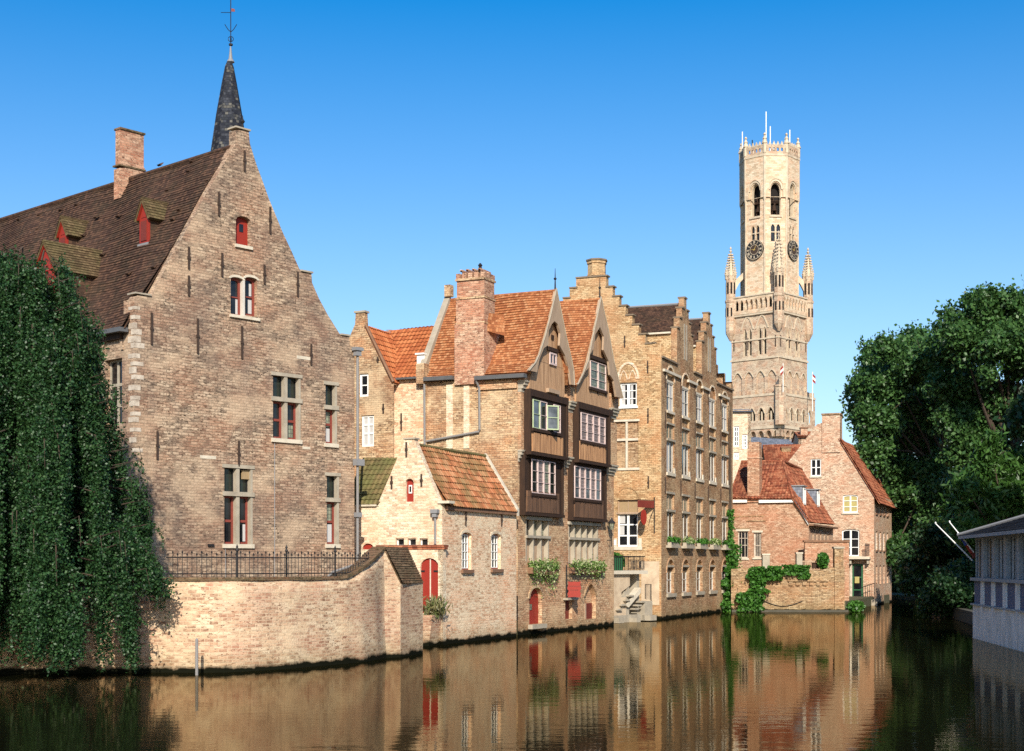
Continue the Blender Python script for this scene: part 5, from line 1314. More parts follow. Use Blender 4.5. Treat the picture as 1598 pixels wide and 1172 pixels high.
# ------------------------------------------------------------------ stone landing with water stairs
FLd = Face(at(944, 86.9), Vector(at(1012, 91.0)) - Vector(at(944, 86.9)))
Ld_ = thing("stone_landing", "pale stone terrace with a stair down to the water and a black iron balustrade", "landing", (*at(975, 89), 0))
s0 = .03; s1 = FLd.s(1004); zt = FLd.z(975, 896)
n1, n2 = FLd.s(951), FLd.s(1000)
sa_, sb_ = FLd.s(955), FLd.s(998)
st = MB(); 
for i in range(7):     # the sunken flight seen through the front
    f = i / 7; st.box(FLd, sa_ + (sb_ - sa_) * (f * .62 + .05), sa_ + (sb_ - sa_) * ((i + 1) / 7 * .62 + .05), -.3, .55 + 1.9 * f, -1.2, -.1)
st.build("stair", M.stoneGrey, Ld_)
mb = MB()
mb.box(FLd, s0, n1, -.4, zt, -3.2, 0)
mb.box(FLd, n2, s1, -.4, zt, -3.2, -.3)
mb.box(FLd, n1, n2, -.4, .45, -3.0, -.02)
mb.box(FLd, n1, n2, .45, zt, -3.2, -1.3)
mb.build("wall", M.stoneGrey, Ld_)
# diagonal stair string and panel
zA_, zB_ = FLd.z(960, 948), FLd.z(995, 902)
MB().fpoly(FLd, [(n1, .45), (FLd.s(978), .45), (FLd.s(978), FLd.z(978, 932)), (FLd.s(971), FLd.z(971, 932)), (FLd.s(971), FLd.z(971, 924)), (FLd.s(984), FLd.z(984, 914)), (FLd.s(984), zt), (n1, zt)], -1.2, -.05).build("stair_wall", M.plaster, Ld_)
MB().fpoly(FLd, [(FLd.s(975), FLd.z(975, 945)), (FLd.s(980), FLd.z(980, 948)), (FLd.s(999), FLd.z(999, 925)), (FLd.s(999), FLd.z(999, 917)), ], -.4, .06).build("stair_string", M.stone, Ld_)
tr = MB()
for i in range(4):
    u = 961 + 6.0 * i; v = 950 - 7.2 * i; tr.pbox(FLd, u, v, u + 7.5, v + 2.4, -.5, .14)
for i in range(3):
    u = 988 + 5.0 * i; v = 949 - 5.5 * i; tr.pbox(FLd, u, v, u + 6, v + 2.4, -.5, .14)
tr.build("tread", M.stoneGrey, Ld_)
MB().box(FLd, s0 - .1, s1 + .25, zt + .003, zt + .22, -3.3, .18).box(FLd, s0 - .06, s1 + .2, zt + .225, FLd.z(975, 894), -3.3, .10).build("cornice", M.stone, Ld_)
MB().pbox(FLd, 1004, 938, 1016, 968, -2.4, .1).build("step_block", M.stoneGrey, Ld_)
for (u, v, w_) in ((955, 966, 8), (983, 966, 6), (1004, 962, 10)):
    MB().pbox(FLd, u, v - 2, u + w_, v + 6, -.1, .5).build("step", M.stoneGrey, Ld_)
# balustrade
zf0, zf1 = FLd.z(975, 894), FLd.z(975, 867.5); ru = FLd.s(1006)
mb = MB(); mb.box(FLd, s0, ru, zf1 - .06, zf1, -.02, .04).box(FLd, s0, ru, zf0 + .03, zf0 + .08, -.02, .04)
FLr = Face((FLd.pt(ru, 0).x, FLd.pt(ru, 0).y), -FLd.n)
mb.box(FLr, 0, 1.6, zf1 - .06, zf1, -.04, .02)
k = 0; x = s0 + .05
while x < ru:
    mb.box(FLd, x - .014, x + .014, zf0, zf1, -.0, .028); 
    if x > FLd.s(981): mb.tube([FLd.pt(x + .13 + .10 * math.cos(w) * (1 if k % 2 else .6), zf0 + .5 + .3 * math.sin(w), .01) for w in [i * math.pi / 4 for i in range(9)]], .016, 4)
    x += .24; k += 1
for i in range(7): mb.box(FLr, .1 + i * .22, .13 + i * .22, zf0, zf1, -.03, 0)
mb.build("balustrade", M.iron, Ld_)
MB().box(FLd, s0 + .06, FLd.s(972), zf0 + .09, zf1 - .08, -.06, -.03).build("balustrade_panel", M.greenDoor, Ld_)
sr = MB(); sr.tube([FLd.px(1006, 935, .05), FLd.px(1006, 912, .05), FLd.px(1015, 912, .05), FLd.px(1015, 938, .05)], .03, 5)
for i in range(4): sr.tube([FLd.px(1008 + 2 * i, 936, .05), FLd.px(1008 + 2 * i, 912, .05)], .018, 4)
sr.build("stair_railing", M.iron, Ld_)
def bush(name, label, F, u0, u1, v0, v1, o, mat, n, size, depth=.6, par=None):
    s0, z0, s1, z1 = P4(F, u0, v0, u1, v1)
    d = NR.normal(size=(n, 3)); d /= np.linalg.norm(d, axis=1)[:, None]; rr = NR.uniform(.3, 1, n) ** .4
    C = np.array([tuple(F.pt((s0 + s1) / 2 + a * (s1 - s0) / 2, (z0 + z1) / 2 + c * (z1 - z0) / 2, o + b * depth)) for a, b, c in d * rr[:, None]])
    return tag(leaves(name, C, size, mat, None), label, "bush")
bush("potted_bush", "leafy green bush behind the black balustrade on the stone landing", FLd, 957, 987, 862, 893, -.75, M.leafIvy, 2600, .12)
# ------------------------------------------------------------------ garden wall with ivy at the canal bend
FGW = Face(at(1140, 108.2), (1, -.02))
G = thing("garden_wall", "low rough brick garden wall at the water, between the ivy and the pink gable house", "wall", (*at(1230, 107.8), 0))
gs0, gs1 = FGW.s(1141), FGW.s(1318)
top = []
rg = random.Random(21); s = gs0
top = [(gs1, FGW.z(1318, 884))]
for u, v in ((1296, 886), (1285, 889), (1268, 890), (1250, 886), (1230, 888), (1212, 887), (1196, 889), (1180, 886), (1160, 887), (1141, 888)): top.append((FGW.s(u), FGW.z(u, v)))
wall("wall", FGW, [(gs0, -.5), (gs1, -.5)] + top, [], .6, M.brickGW, G)
FGr = Face((FGW.pt(gs1, 0).x, FGW.pt(gs1, 0).y), -FGW.n); MB().box(FGr, .62, 20, -.5, FGW.z(1318, 900), -.5, 0).build("wall", M.brickGW, G)
MB().pbox(FGW, 1302, 856, 1316, 960, -.5, .10).build("pier", M.brickGW, G)
MB().pbox(FGW, 1300.5, 853, 1317.5, 856, -.6, .2).build("pier_cap", M.stoneGrey, G)
for (a, b, v) in ((1190, 1201, 866), (1243, 1252, 864)):
    MB().pbox(FGW, a, v, b, 889, -.5, .06).build("pier", M.stoneGrey, G); MB().pbox(FGW, a - 1, v - 2, b + 1, v, -.55, .1).build("pier_cap", M.stone, G)
mb = MB()
for i in range(6):
    u = 1231 + 10.6 * i; mb.pbox(FGW, u, 908 + (i % 2), u + 6, 913.5, .003, .16)
mb.pbox(FGW, 1229, 904, 1292, 907.5, .003, .14)
mb.build("corbel_course", M.brickGW, G)
MB().box(FGW, gs0, gs1 + .2, -.5, .16, .003, .45).build("footing", M.bankStone, G)
ch_ = [FGW.px(1192 + 60 * i / 10, 938 + 8 * math.sin(math.pi * i / 10), .06) for i in range(11)]
MB().tube(ch_, .03, 4).build("hanging_cable", M.iron, G)
# slatted bench on the terrace behind the wall
Bn = thing("garden_bench", "grey slatted wooden bench standing behind the low garden wall", "bench", tuple(FGW.px(1268, 889, -1.3)))
FBn = FGW.off(-1.3); zb = FBn.z(1268, 889)
mb = MB()
b0, b1 = FBn.s(1252), FBn.s(1293)
for i in range(17):
    x = b0 + (b1 - b0) * i / 16; mb.box(FBn, x - .025, x + .025, zb + .02, zb + .62, -.02, .02)
mb.box(FBn, b0, b1, zb + .6, zb + .68, -.03, .03).build("backrest", M.woodGrey, Bn)
MB().box(FBn, b0, b1, zb - .06, zb - .01, .03, .45).build("seat", M.woodGrey, Bn)
for x in (b0 + .06, b1 - .06): MB().box(FBn, x - .04, x + .04, zb - .5, zb - .062, .05, .42).build("leg", M.woodGrey, Bn)
tag(MB().pbox(FGW.off(-.9), 1268, 879, 1278, 887, -.3, .0).pbox(FGW.off(-.9), 1267, 877.8, 1279, 879, -.36, .06).build("dark_crate", M.woodDark), "small dark wooden box in front of the slatted bench", "box")

# ------------------------------------------------------------------ low hip-roofed brick house
FR = Face(at(1262, 113.0), Vector((.926, -.377)))
bR = Vector((-FR.n.x, -FR.n.y, 0))
R1 = thing("hip_roofed_house", "low orange brick house with a red hipped pantile roof and one tall chimney", "house", (*at(1200, 114), .75))
H = []
for (a, v0, b, v1, rows) in ((1151, 829, 1167.5, 871, (.48, .74)), (1176, 831, 1188, 870, (.48,))):
    r = P4(FR, a, v0, b, v1); window(R1, FR, r, H, sz=True, mat=M.woodGrey if 0 else M.stoneWhite, cols=(.33, .66) if a < 1160 else (.25, .5, .75), rows=rows, fw=.10, bar=.045, depth=.15, sill=M.stone, head=M.stone)
wall("wall", FR, [(FR.s(1135), .7), (0, .7), (0, FR.z(1262, 815)), FR.sz(1240, 779), (FR.s(1135), FR.z(1240, 779))], H, .35, M.brickR1, R1)
for (a, b, v) in ((1145, 1170, 824), (1165, 1195, 812), (1140, 1192, 805)): MB().pbox(FR, a, v, b, v + 1.6, .003, .05).build("brick_course", M.brickGW, R1)
MB().pbox(FR, 1143, 780, 1166.5, 784.5, .003, .22).pbox(FR, 1185, 778.5, 1240.5, 784.5, .003, .22).build("fascia", M.white, R1)
MB().fpoly(FR, [FR.sz(1240.6, 778.5), FR.sz(1240.6, 784), FR.sz(1262, 819), FR.sz(1264, 813)], .003, .22).build("fascia", M.white, R1)
MB().pbox(FR, 1167, 700, 1185.5, 784, -.9, .12).pbox(FR, 1169, 690, 1185, 699.8, -.85, .08).build("chimney", M.brickR1, R1)
MB().pbox(FR, 1166.2, 713, 1186.2, 715.5, -.95, .17).build("chimney_band", M.brickR2, R1)
# front slope, hip, right slope
e0 = FR.px(1138, 778, .35); e1 = FR.px(1239, 778, .35)
rdg0 = FR.px(1138, 716, -4.2); rdg1 = FR.px(1205, 715, -4.2)
c1 = FR.px(1265, 815, .35)
tile_roof("roof", [e0, e1, rdg1, rdg0], M.panR1, R1, rowh=.36, amp=.055, colw=.26, lift=.035, sag=.04, seed=41)
tile_roof("roof", [e1, c1, rdg1], M.panR1, R1, rowh=.36, amp=.055, colw=.26, lift=.035, sag=.02, seed=42)
cb1 = c1 + bR * 11.5; rdg2 = rdg1 + bR * 8 + Vector((0, 0, -.2))
tile_roof("roof", [c1, cb1 + Vector((0, 0, .1)), rdg2, rdg1], M.panR1, R1, rowh=.36, amp=.055, colw=.26, lift=.035, sag=.04, seed=43)
for a, b in ((rdg1, c1), (rdg1, e1), (rdg0, rdg1), (rdg1, rdg2)): MB().tube([a + upz * .05, b + upz * .05], .12, 6).build("ridge_tiles", M.panR1, R1)
slab("roof", [rdg0, rdg1, rdg2, rdg0 + bR * 8 - upz * 5], M.panR1, R1)
cw = FR.pt(0, 0); FRr = Face((cw.x, cw.y), bR.to_2d())
zr1 = c1.z - .25
H = []
for k in range(5): H.append(arch(1.6 + k * 1.7, 2.1 + k * 1.7, zr1 - 1.1, zr1 - .5, .2))
wall("wall", FRr, [(0, .7), (11.2, .7), (11.2, zr1), (0, zr1)], H, .35, M.brickR2, R1)
for k in range(5): MB().box(FRr, 1.55 + k * 1.7, 2.15 + k * 1.7, zr1 - 1.1, zr1 - .45, -.32, -.28).build("opening", M.interior, R1)
MB().box(FRr, -.1, 11.4, zr1 - .02, zr1 + .12, .05, .4).build("gutter", M.terracotta, R1)
for ua_, ub_ in ((1252, 1262), (1274, 1282.5)):
    zd = c1.z + 1.75
    Fd = FRr.off(-.75); sx2 = Fd.s(ua_); d_ = MB().box(Fd, sx2, sx2 + 1.25, zd - .6, zd + 1.15, -2.0, 0).build("dormer", M.slateGrey, R1)
    window(R1, Fd.off(.06), (sx2 + .1, zd - .3, sx2 + 1.15, zd + 1.05), None, sz=True, mat=M.white, fw=.12, depth=-.03, pane=M.glassRef, name='dormer_window')
    MB().box(Fd, sx2 - .1, sx2 + 1.35, zd + 1.153, zd + 1.25, -1.9, .15).build("dormer_roof", M.lead, R1)
# low annex wall in front of the right side
FX = Face(at(1256, 111.5), Vector((1, -.05)))
An = MB().box(FX, 0, FX.s(1325), .7, FX.z(1290, 846), -.4, 0).build("annex_wall", M.brickR1, R1)
MB().box(FX, -.1, FX.s(1326), FX.z(1290, 846) + .003, FX.z(1290, 843), -.5, .1).build("annex_coping", M.terracotta, R1)

# ------------------------------------------------------------------ tall pink-tan gable house at the bend
FH = Face(at(1364, 126.0), Vector((.935, -.355))); FHr = Face(at(1364, 126.0), dvp(1715))
bH = Vector((-FH.n.x, -FH.n.y, 0))
R2 = thing("gable_house", "tall pinkish brick gable house at the canal bend with a broad chimney at its peak", "house", (*at(1340, 128), .75))
H = []
window(R2, FH, P4(FH, 1265, 716, 1281.5, 743), H, sz=True, mat=M.white, cols=(.5,), rows=(.5,), fw=.10, bar=.07, thickbar=.12, depth=.1, sill=M.stone)
window(R2, FH, P4(FH, 1315, 772, 1339, 800), H, rise=.12, sz=True, mat=M.white, cols=(.5,), rows=(.33, .66), fw=.11, bar=.06, thickbar=.14, depth=.1, pane=M.yellowPane, sill=M.stone)
window(R2, FH, P4(FH, 1314, 826, 1341, 868), H, rise=.14, sz=True, mat=M.white, cols=(.5,), rows=(.33, .64), fw=.10, bar=.06, thickbar=.16, depth=.1)
r = P4(FH, 1329, 880, 1347, 938); H.append(arch(r[0], r[2], r[1], r[3]))
window(R2, FH, r, None, sz=True, mat=M.greenDoor, cols=(), rows=(.30, .64), fw=.16, bar=.10, depth=.12, name='door')
MB().pbox(FH.off(-.1), 1334, 900, 1341, 910, .002, .02).build("notice", M.yellowPane, R2)
MB().pbox(FH, 1326.5, 877, 1330, 940, -.02, .06).build("door_frame", M.stoneWhite, R2)
zr_ = FH.z(1364, 772)
lft = (FH.s(1219), FH.z(1219, 735))
ol = [(FH.s(1219), .7), (0, .7), (0, zr_), FH.sz(1311, 688), FH.sz(1311, 660), FH.sz(1282, 660), FH.sz(1275, 662), lft]
wall("wall", FH, ol, H, .4, M.brickR2, R2)
MB().pbox(FH, 1283, 647, 1311, 706, -1.3, .10).build("chimney", M.brickR2, R2)
MB().pbox(FH, 1282, 645, 1312, 647.5, -1.4, .2).build("chimney_cap", M.brickGW, R2)
H = []
for k in range(4):
    sx2 = 1.1 + 2.35 * k
    for (za, zb2) in ((FH.z(1364, 800), FH.z(1364, 778)), (FH.z(1364, 858), FH.z(1364, 828)), ):
        window(R2, FHr, (sx2, za, sx2 + .95, zb2), H, rise=.15, sz=True, mat=M.white, rows=(.5,), fw=.09, depth=.1, pane=M.glassRef, sill=M.terracotta)
    H.append(arch(sx2, sx2 + .95, FH.z(1364, 912), FH.z(1364, 882), .15)); MB().box(FHr, sx2, sx2 + .95, FH.z(1364, 912), FH.z(1364, 882), -.28, -.2).build("shutter", M.redDark, R2)
wall("wall", FHr, [(0, -.4), (11.5, -.4), (11.5, zr_), (0, zr_)], H, .35, M.brickR2, R2)
ta, tb = FH.sz(1311, 685), (0, zr_ + .12); tc_ = (tb[0] + .55, tb[1] + .55 * (tb[1] - ta[1]) / (tb[0] - ta[0]))
rp0 = FH.pt(ta[0] - .05, ta[1] + .06, .16); rp1 = FH.pt(*tc_, .16)
tile_roof("roof", [rp1, rp1 + bH * 14, rp0 + bH * 14, rp0], M.panR1, R2, rowh=.36, amp=.055, colw=.26, lift=.04, sag=.03, seed=44)
rq0 = FH.pt(FH.s(1290), FH.z(1290, 654), -.4); rq1 = FH.pt(*lft, -.4)
slab("roof", [rq1, rq1 + bH * 13.5, rp0 + bH * 13.5, rp0 - bH * -.5], M.panR1, R2)
MB().pbox(FH, 1324, 868.5, 1359, 872.5, -.05, .85).build("balcony", M.stone, R2)
for u in (1327, 1354): MB().pbox(FH, u, 872.6, u + 3, 880, -.05, .6).build("bracket", M.stoneGrey, R2)
mb = MB()
for i in range(6):
    p = FH.px(1352 + i * 1.2, 868, .8); mb.tube([p, p + upz * 1.1], .025, 4)
mb.tube([FH.px(1351, 851, .8), FH.px(1359, 851, .8)], .03, 4); mb.build("balcony_rail", M.iron, R2)
mb = MB()
for i in range(7):
    p = FH.px(1346 + i * 3.4, 936 - i * 1.2, 1.1); mb.tube([p, p + upz * 1.1], .025, 4)
p, q = FH.px(1346, 917, 1.1), FH.px(1367, 910, 1.1); mb.tube([p, q], .03, 4); mb.build("quay_railing", M.iron, R2)
MB().hexa([FH.px(1320, 958, 1.6), FH.px(1372, 948, 1.6), FH.pt(.3, -.3, -.1), FH.pt(FH.s(1322), -.3, -.1), FH.px(1322, 944, 1.6), FH.px(1372, 934, 1.6), FH.pt(.3, FH.z(1364, 934), -.1), FH.pt(FH.s(1322), FH.z(1322, 942), -.1)]).build("quay_step", M.stoneGrey, R2)

# ------------------------------------------------------------------ buildings seen over the roofs
def small_house(label, cat, name, Fq, w, d, z0, z1, zr, wmat, rmat, chim=None, wins=()):
    p = Fq.pt(w / 2, z0, -d / 2); t = thing(name, label, cat, tuple(p))
    H = []
    for rct in wins: window(t, Fq, rct, H, sz=True, mat=M.white, cols=(.5,), rows=(.25, .5, .75), fw=.12, bar=.07, depth=.1)
    wall("wall", Fq, [(0, z0), (w, z0), (w, z1), (0, z1)], H, .3, wmat, t)
    b = Vector((-Fq.n.x, -Fq.n.y, 0))
    for s_ in (0, w):
        q0 = Fq.pt(s_, z0); MB().prism([q0, Fq.pt(s_, z1), Fq.pt(s_, zr, -d / 2), Fq.pt(s_, z1, -d), Fq.pt(s_, z0, -d)], Vector((Fq.d.x, Fq.d.y, 0)) * (.3 if s_ == 0 else -.3)).build("gable_wall", wmat, t)
    tile_roof("roof", [Fq.pt(-.15, z1 - .1, .3), Fq.pt(w + .15, z1 - .1, .3), Fq.pt(w + .15, zr, -d / 2), Fq.pt(-.15, zr, -d / 2)], rmat, t, rowh=.36, amp=.05 if 'pan' in rmat.name else 0, colw=.26, lift=.03)
    slab("roof", [Fq.pt(-.15, zr, -d / 2), Fq.pt(w + .15, zr, -d / 2), Fq.pt(w + .15, z1 - .1, -d - .3), Fq.pt(-.15, z1 - .1, -d - .3)], rmat, t)
    if chim:
        s_, o_, cw_, zc = chim; c = MB().box(Fq, s_, s_ + cw_, z1, zc, o_ - .8, o_).build("chimney", wmat, t); MB().box(Fq, s_ - .06, s_ + cw_ + .06, zc + .003, zc + .15, o_ - .86, o_ + .06).build("cap", M.terracotta, c)
    return t
Fr1 = Face(at(1128, 135), (1, -.08)); 
w_ = Fr1.s(1172)
wl = lambda a, v0, b, v1: (Fr1.s(a), Fr1.z(a, v1), Fr1.s(b), Fr1.z(a, v0))
small_house("pale brick house with white sash windows, directly left of the orange brick chimney", "house", "pale_house", Fr1, w_, 8, .7, Fr1.z(1150, 640), Fr1.z(1150, 632), M.brickCream, M.slateGrey, None, (wl(1145, 665, 1153.5, 697), wl(1158.5, 678, 1166.5, 700), wl(1145, 706, 1153.5, 717)))
Fr2 = Face(at(1166, 150), (1, .55))
small_house("house with a pale grey slate roof, below the bell tower's arcade", "house", "slate_roofed_house", Fr2, 9.5, 9, .7, Fr2.z(1200, 716), Fr2.z(1168, 675), M.brickR2, M.slateGrey)
Fr3 = Face(at(1196, 140), (1, -.1))
small_house("house with a dark red pantile roof and a squat tan chimney, behind the hip-roofed house", "house", "red_roofed_house", Fr3, 6.5, 6, .7, Fr3.z(1200, 722), Fr3.z(1225, 690), M.brickGW, M.panR1, (Fr3.s(1222), -1.6, .9, Fr3.z(1225, 697)))
Fr4 = Face(at(1246, 150), (1, -.1))
small_house("narrow pink brick house end, mostly hidden, between the tower and the pink gable", "house", "narrow_house", Fr4, 2.2, 6, .7, Fr4.z(1250, 680), Fr4.z(1250, 670), M.brickR2, M.panR1, (.3, -.6, .7, Fr4.z(1250, 668)))

# ------------------------------------------------------------------ belfry
BY = 250.0
PB = at(1215, BY); dl = Vector((.745, -.667)); dr = Vector((dl.y * -1, dl.x))
FBl = Face(PB, dl); FBr = Face(PB, dr)               # left face: s <= 0; right face: s >= 0
BW = -FBl.s(1141); BW2 = FBr.s(1262); BW = (BW + BW2) / 2 
kk = FBl.s(1141); kr = FBr.s(1262)
WL = WR = 9.65
bel = thing("belfry", "tall medieval bell tower with a square brick base, pale octagonal top and black clock faces", "tower", (PB[0], PB[1] + 8, .75))
zB = lambda v: CH + (HZ - v) * BY / FPX
cB = Vector(PB) - FBl.d * (WL / 2) + FBr.d * (WR / 2)
def lanc(F, sc_, w, z0, z1, H, par, mat=M.belfTrim, rise=1.4):
    lp = arch(sc_ - w / 2, sc_ + w / 2, z0, z1, rise, True); H.append(lp)
    f = MB(); ringshape(f, F, lp, .14, -.5, -.12); fr = f.build("tower_window", mat, par)
    MB().add([F.pt(a, b, -.55) for a, b in lp], [tuple(range(len(lp)))]).build("opening", M.interior, fr)
for F, W_, sg in ((FBl, WL, -1), (FBr, WR, 1)):
    a0, a1 = (-W_, 0) if sg < 0 else (0, W_)
    H = []
    mid = (a0 + a1) / 2
    zw0, zw1 = zB(551), zB(507)
    for k in (-1, 1):
        c0 = mid + k * W_ * .155
        for j in (-1, 1): lanc(F, c0 + j * W_ * .052, W_ * .082, zw0, zw1, H, bel, rise=.9)
        arch_band(bel, F, (c0 - W_ * .115, zw1 - 1.2, c0 + W_ * .115, zw1 + 2.0), 2.2, M.belfTrim, .3, .12, True)
        MB().box(F, c0 - W_ * .115, c0 + W_ * .115, zw0 - .7, zw0 - .1, -.1, .12).build("sill", M.belfTrim, bel)
    # blind arcade
    for k in range(4):
        c0 = a0 + W_ * (.14 + .24 * k); lp = arch(c0 - W_ * .085, c0 + W_ * .085, zB(640), zB(576), .9, True); H.append(lp)
        MB().add([F.pt(p, q, -.22) for p, q in lp], [tuple(range(len(lp)))]).build("blind_niche", M.belfBrick, bel)
        arch_band(bel, F, (c0 - W_ * .085, zB(576) - 1.0, c0 + W_ * .085, zB(576) + .01), 1.0, M.belfTrim, .22, .08, True)
    wall("shaft_wall", F, [(a0, 0), (a1, 0), (a1, zB(484)), (a0, zB(484))], H, .6, M.belfBrick, bel)
    for v, o_, h_ in ((556, .18, .35), (525.5, .12, .25), (615, .16, .3), (485, .35, .4)):
        MB().box(F, a0 - (.0 if sg > 0 else o_), a1 + (o_ if sg > 0 else 0), zB(v) - h_ / 2, zB(v) + h_ / 2, .003, o_).build("string_course", M.belfTrim, bel)
    # parapet with pointed openings, standing proud
    Hp = []; nA_ = 8
    zp0, zp1 = zB(484), zB(457)
    for k in range(nA_):
        c0 = a0 + .9 + (W_ - 1.8) * (k + .5) / nA_; Hp.append(arch(c0 - W_ * .034, c0 + W_ * .034, zp0 + .7, zp1 - .45, .6, True))
    wall("parapet", F.off(.4), [(a0, zp0), (a1, zp0), (a1, zp1), (a0, zp1)], Hp, .4, M.belfStone, bel)
    MB().box(F, a0, a1, zp0 + .5, zp1 - .3, -.6, -.5).build("parapet_back", M.interior, bel)
    MB().box(F, a0, a1, zp1 + .003, zp1 + .25, -.2, .55).build("parapet_coping", M.belfTrim, bel)
    for u_ in (.06, .36, .62, .94):
        MB().box(F, a0 + W_ * u_ - .07, a0 + W_ * u_ + .07, zB(540), zB(522), .003, .12).build("wall_anchor", M.rust, bel)
    # projecting arcade storey lower down
    Fo = F.off(.9); Hg = []
    za, zb_ = zB(664), zB(617)
    e0, e1 = (a0 - .5, .9) if sg < 0 else (-.9, a1 + 1.2)
    nG = 5
    for k in range(nG):
        c0 = e0 + .6 + (e1 - e0 - 1.6) * (k + .5) / nG; hw = (e1 - e0) / nG * .30
        lp = arch(c0 - hw, c0 + hw, zB(658), zB(635), 1.1, True); Hg.append(lp)
        MB().add([Fo.pt(p, q, -.7) for p, q in lp], [tuple(range(len(lp)))]).build("opening", M.interior, bel)
        q = MB(); q.box(Fo, c0 - .09, c0 + .09, zB(658), zB(641), -.4, -.1).box(Fo, c0 - hw, c0 + hw, zB(658) - .02, zB(655), -.4, .0); q.build("tracery", M.belfTrim, bel)
        arch_band(bel, Fo, (c0 - hw, zB(635) - 1.1, c0 + hw, zB(635) + .01), 1.1, M.belfTrim, .2, .1, True)
    wall("arcade_wall", Fo, [(e0, za), (e1, za), (e1, zb_), (e0, zb_)], Hg, .5, M.belfBrick, bel)
    MB().box(Fo, e0, e1, za - .5, za - .01, -1, .15).build("string_course", M.belfTrim, bel)
    MB().box(Fo, e0, e1, zb_ + .003, zb_ + .4, -.9, .12).build("string_course", M.belfTrim, bel)
    mer = MB(); nM = 7
    for k in range(nM):
        c0 = e0 + (e1 - e0) * (k + .5) / nM; mer.box(Fo, c0 - .42, c0 + .42, zb_ + .41, zb_ + 1.2, -.5, .05)
    mer.build("merlons", M.belfBrick, bel)
    q = MB(); nC = 7
    for k in range(nC):
        c0 = e0 + (e1 - e0) * (k + .5) / nC; hw = (e1 - e0) / nC / 2
        q.fpoly(Fo, [(c0 - hw, za - .52), (c0 - hw, za - 1.9), (c0 - hw * .8, za - 1.9), *[(c0 + hw * .8 * math.cos(math.pi - math.pi * i / 6), za - 1.7 + .9 * math.sin(math.pi * i / 6)) for i in range(7)], (c0 + hw * .8, za - 1.9), (c0 + hw, za - 1.9), (c0 + hw, za - .52)], -.88, .0)
    q.build("machicolation", M.belfBrick, bel)
# turret at the lower near corner
cn = Vector(PB) + FBl.n * .9 + FBr.n * .9
# corner turrets with crocketed spires
def turret(c, zlow, zpar, ztop, r):
    t = MB().lathe(c, [(.2, zlow - 1.3), (r * .95, zlow), (r, zlow + .4), (r, zpar), (r * 1.12, zpar + .1), (r * 1.12, zpar + .5), (r * .95, zpar + .6), (r * .95, zpar + 4.6), (r * 1.05, zpar + 4.8)], 8, .39).build("turret", M.belfBrick, bel)
    zs = zpar + 4.8
    sp_ = MB().lathe(c, [(r * .95, zs), (r * .5, zs + (ztop - zs) * .55), (.10, ztop - .6), (.06, ztop)], 8, .39)
    for k in range(8):
        w = k * math.pi / 4 + .39
        for j in range(1, 9):
            f = j / 9.5; rr = r * .95 * (1 - f) + .1; z = zs + (ztop - zs) * f
            sp_.hexa([(c[0] + (rr + dx) * math.cos(w) - dy * math.sin(w), c[1] + (rr + dx) * math.sin(w) + dy * math.cos(w), z + dz) for dz in (0, .22) for dx, dy in ((0, -.1), (.24, -.1), (.24, .1), (0, .1))])
    for j in range(8):
        w = j * math.pi / 4 + .39; sp_.lathe((c[0] + r * .95 * math.cos(w), c[1] + r * .95 * math.sin(w)), [(.16, zs - .6), (.16, zs), (.24, zs + .1), (.02, zs + 1.3)], 4)
    sp_.lathe(c, [(.08, ztop - .3), (.3, ztop), (.06, ztop + .25), (.22, ztop + .5), (.02, ztop + .9)], 6)
    sp_.build("turret_spire", M.belfTrim, t)
    for k in range(8):
        w = k * math.pi / 4; cc = Vector((c[0], c[1])); nn = Vector((math.cos(w), math.sin(w))); Fk = Face(cc + nn * r * .90, (-nn.y, nn.x))
        MB().box(Fk, -.16, .16, zpar + 1.6, zpar + 3.6, -.1, .03).build("slit", M.interior, t)
        if nn.y < .3: MB().box(Fk, -.14, .14, zpar - 2.4, zpar - .9, -.1, .10).build("slit", M.interior, t)
corners = [Vector(PB) + FBl.n * .1 + FBr.n * .1, Vector(PB) - FBl.d * WL + FBl.n * .1 - FBr.n * .1, Vector(PB) + FBr.d * WR + FBr.n * .1 - FBl.n * .1, Vector(PB) - FBl.d * WL + FBr.d * WR]
for i, c in enumerate(corners): turret(tuple(c), zB(505) if i == 0 else zB(512), zB(463), zB(368) if i == 0 else zB(380), .92)
MB().prism([(*(Vector(PB)), zB(486)), (*corners[1], zB(486)), (*corners[3], zB(486)), (*corners[2], zB(486))], (0, 0, .3)).build("parapet_deck", M.belfTrim, bel)
# low corner turret on the arcade storey
MB().lathe(tuple(cn), [(1.0, zB(664)), (1.0, zB(606)), (1.15, zB(605)), (1.15, zB(602))], 8, .39).build("corner_turret", M.belfBrick, bel)
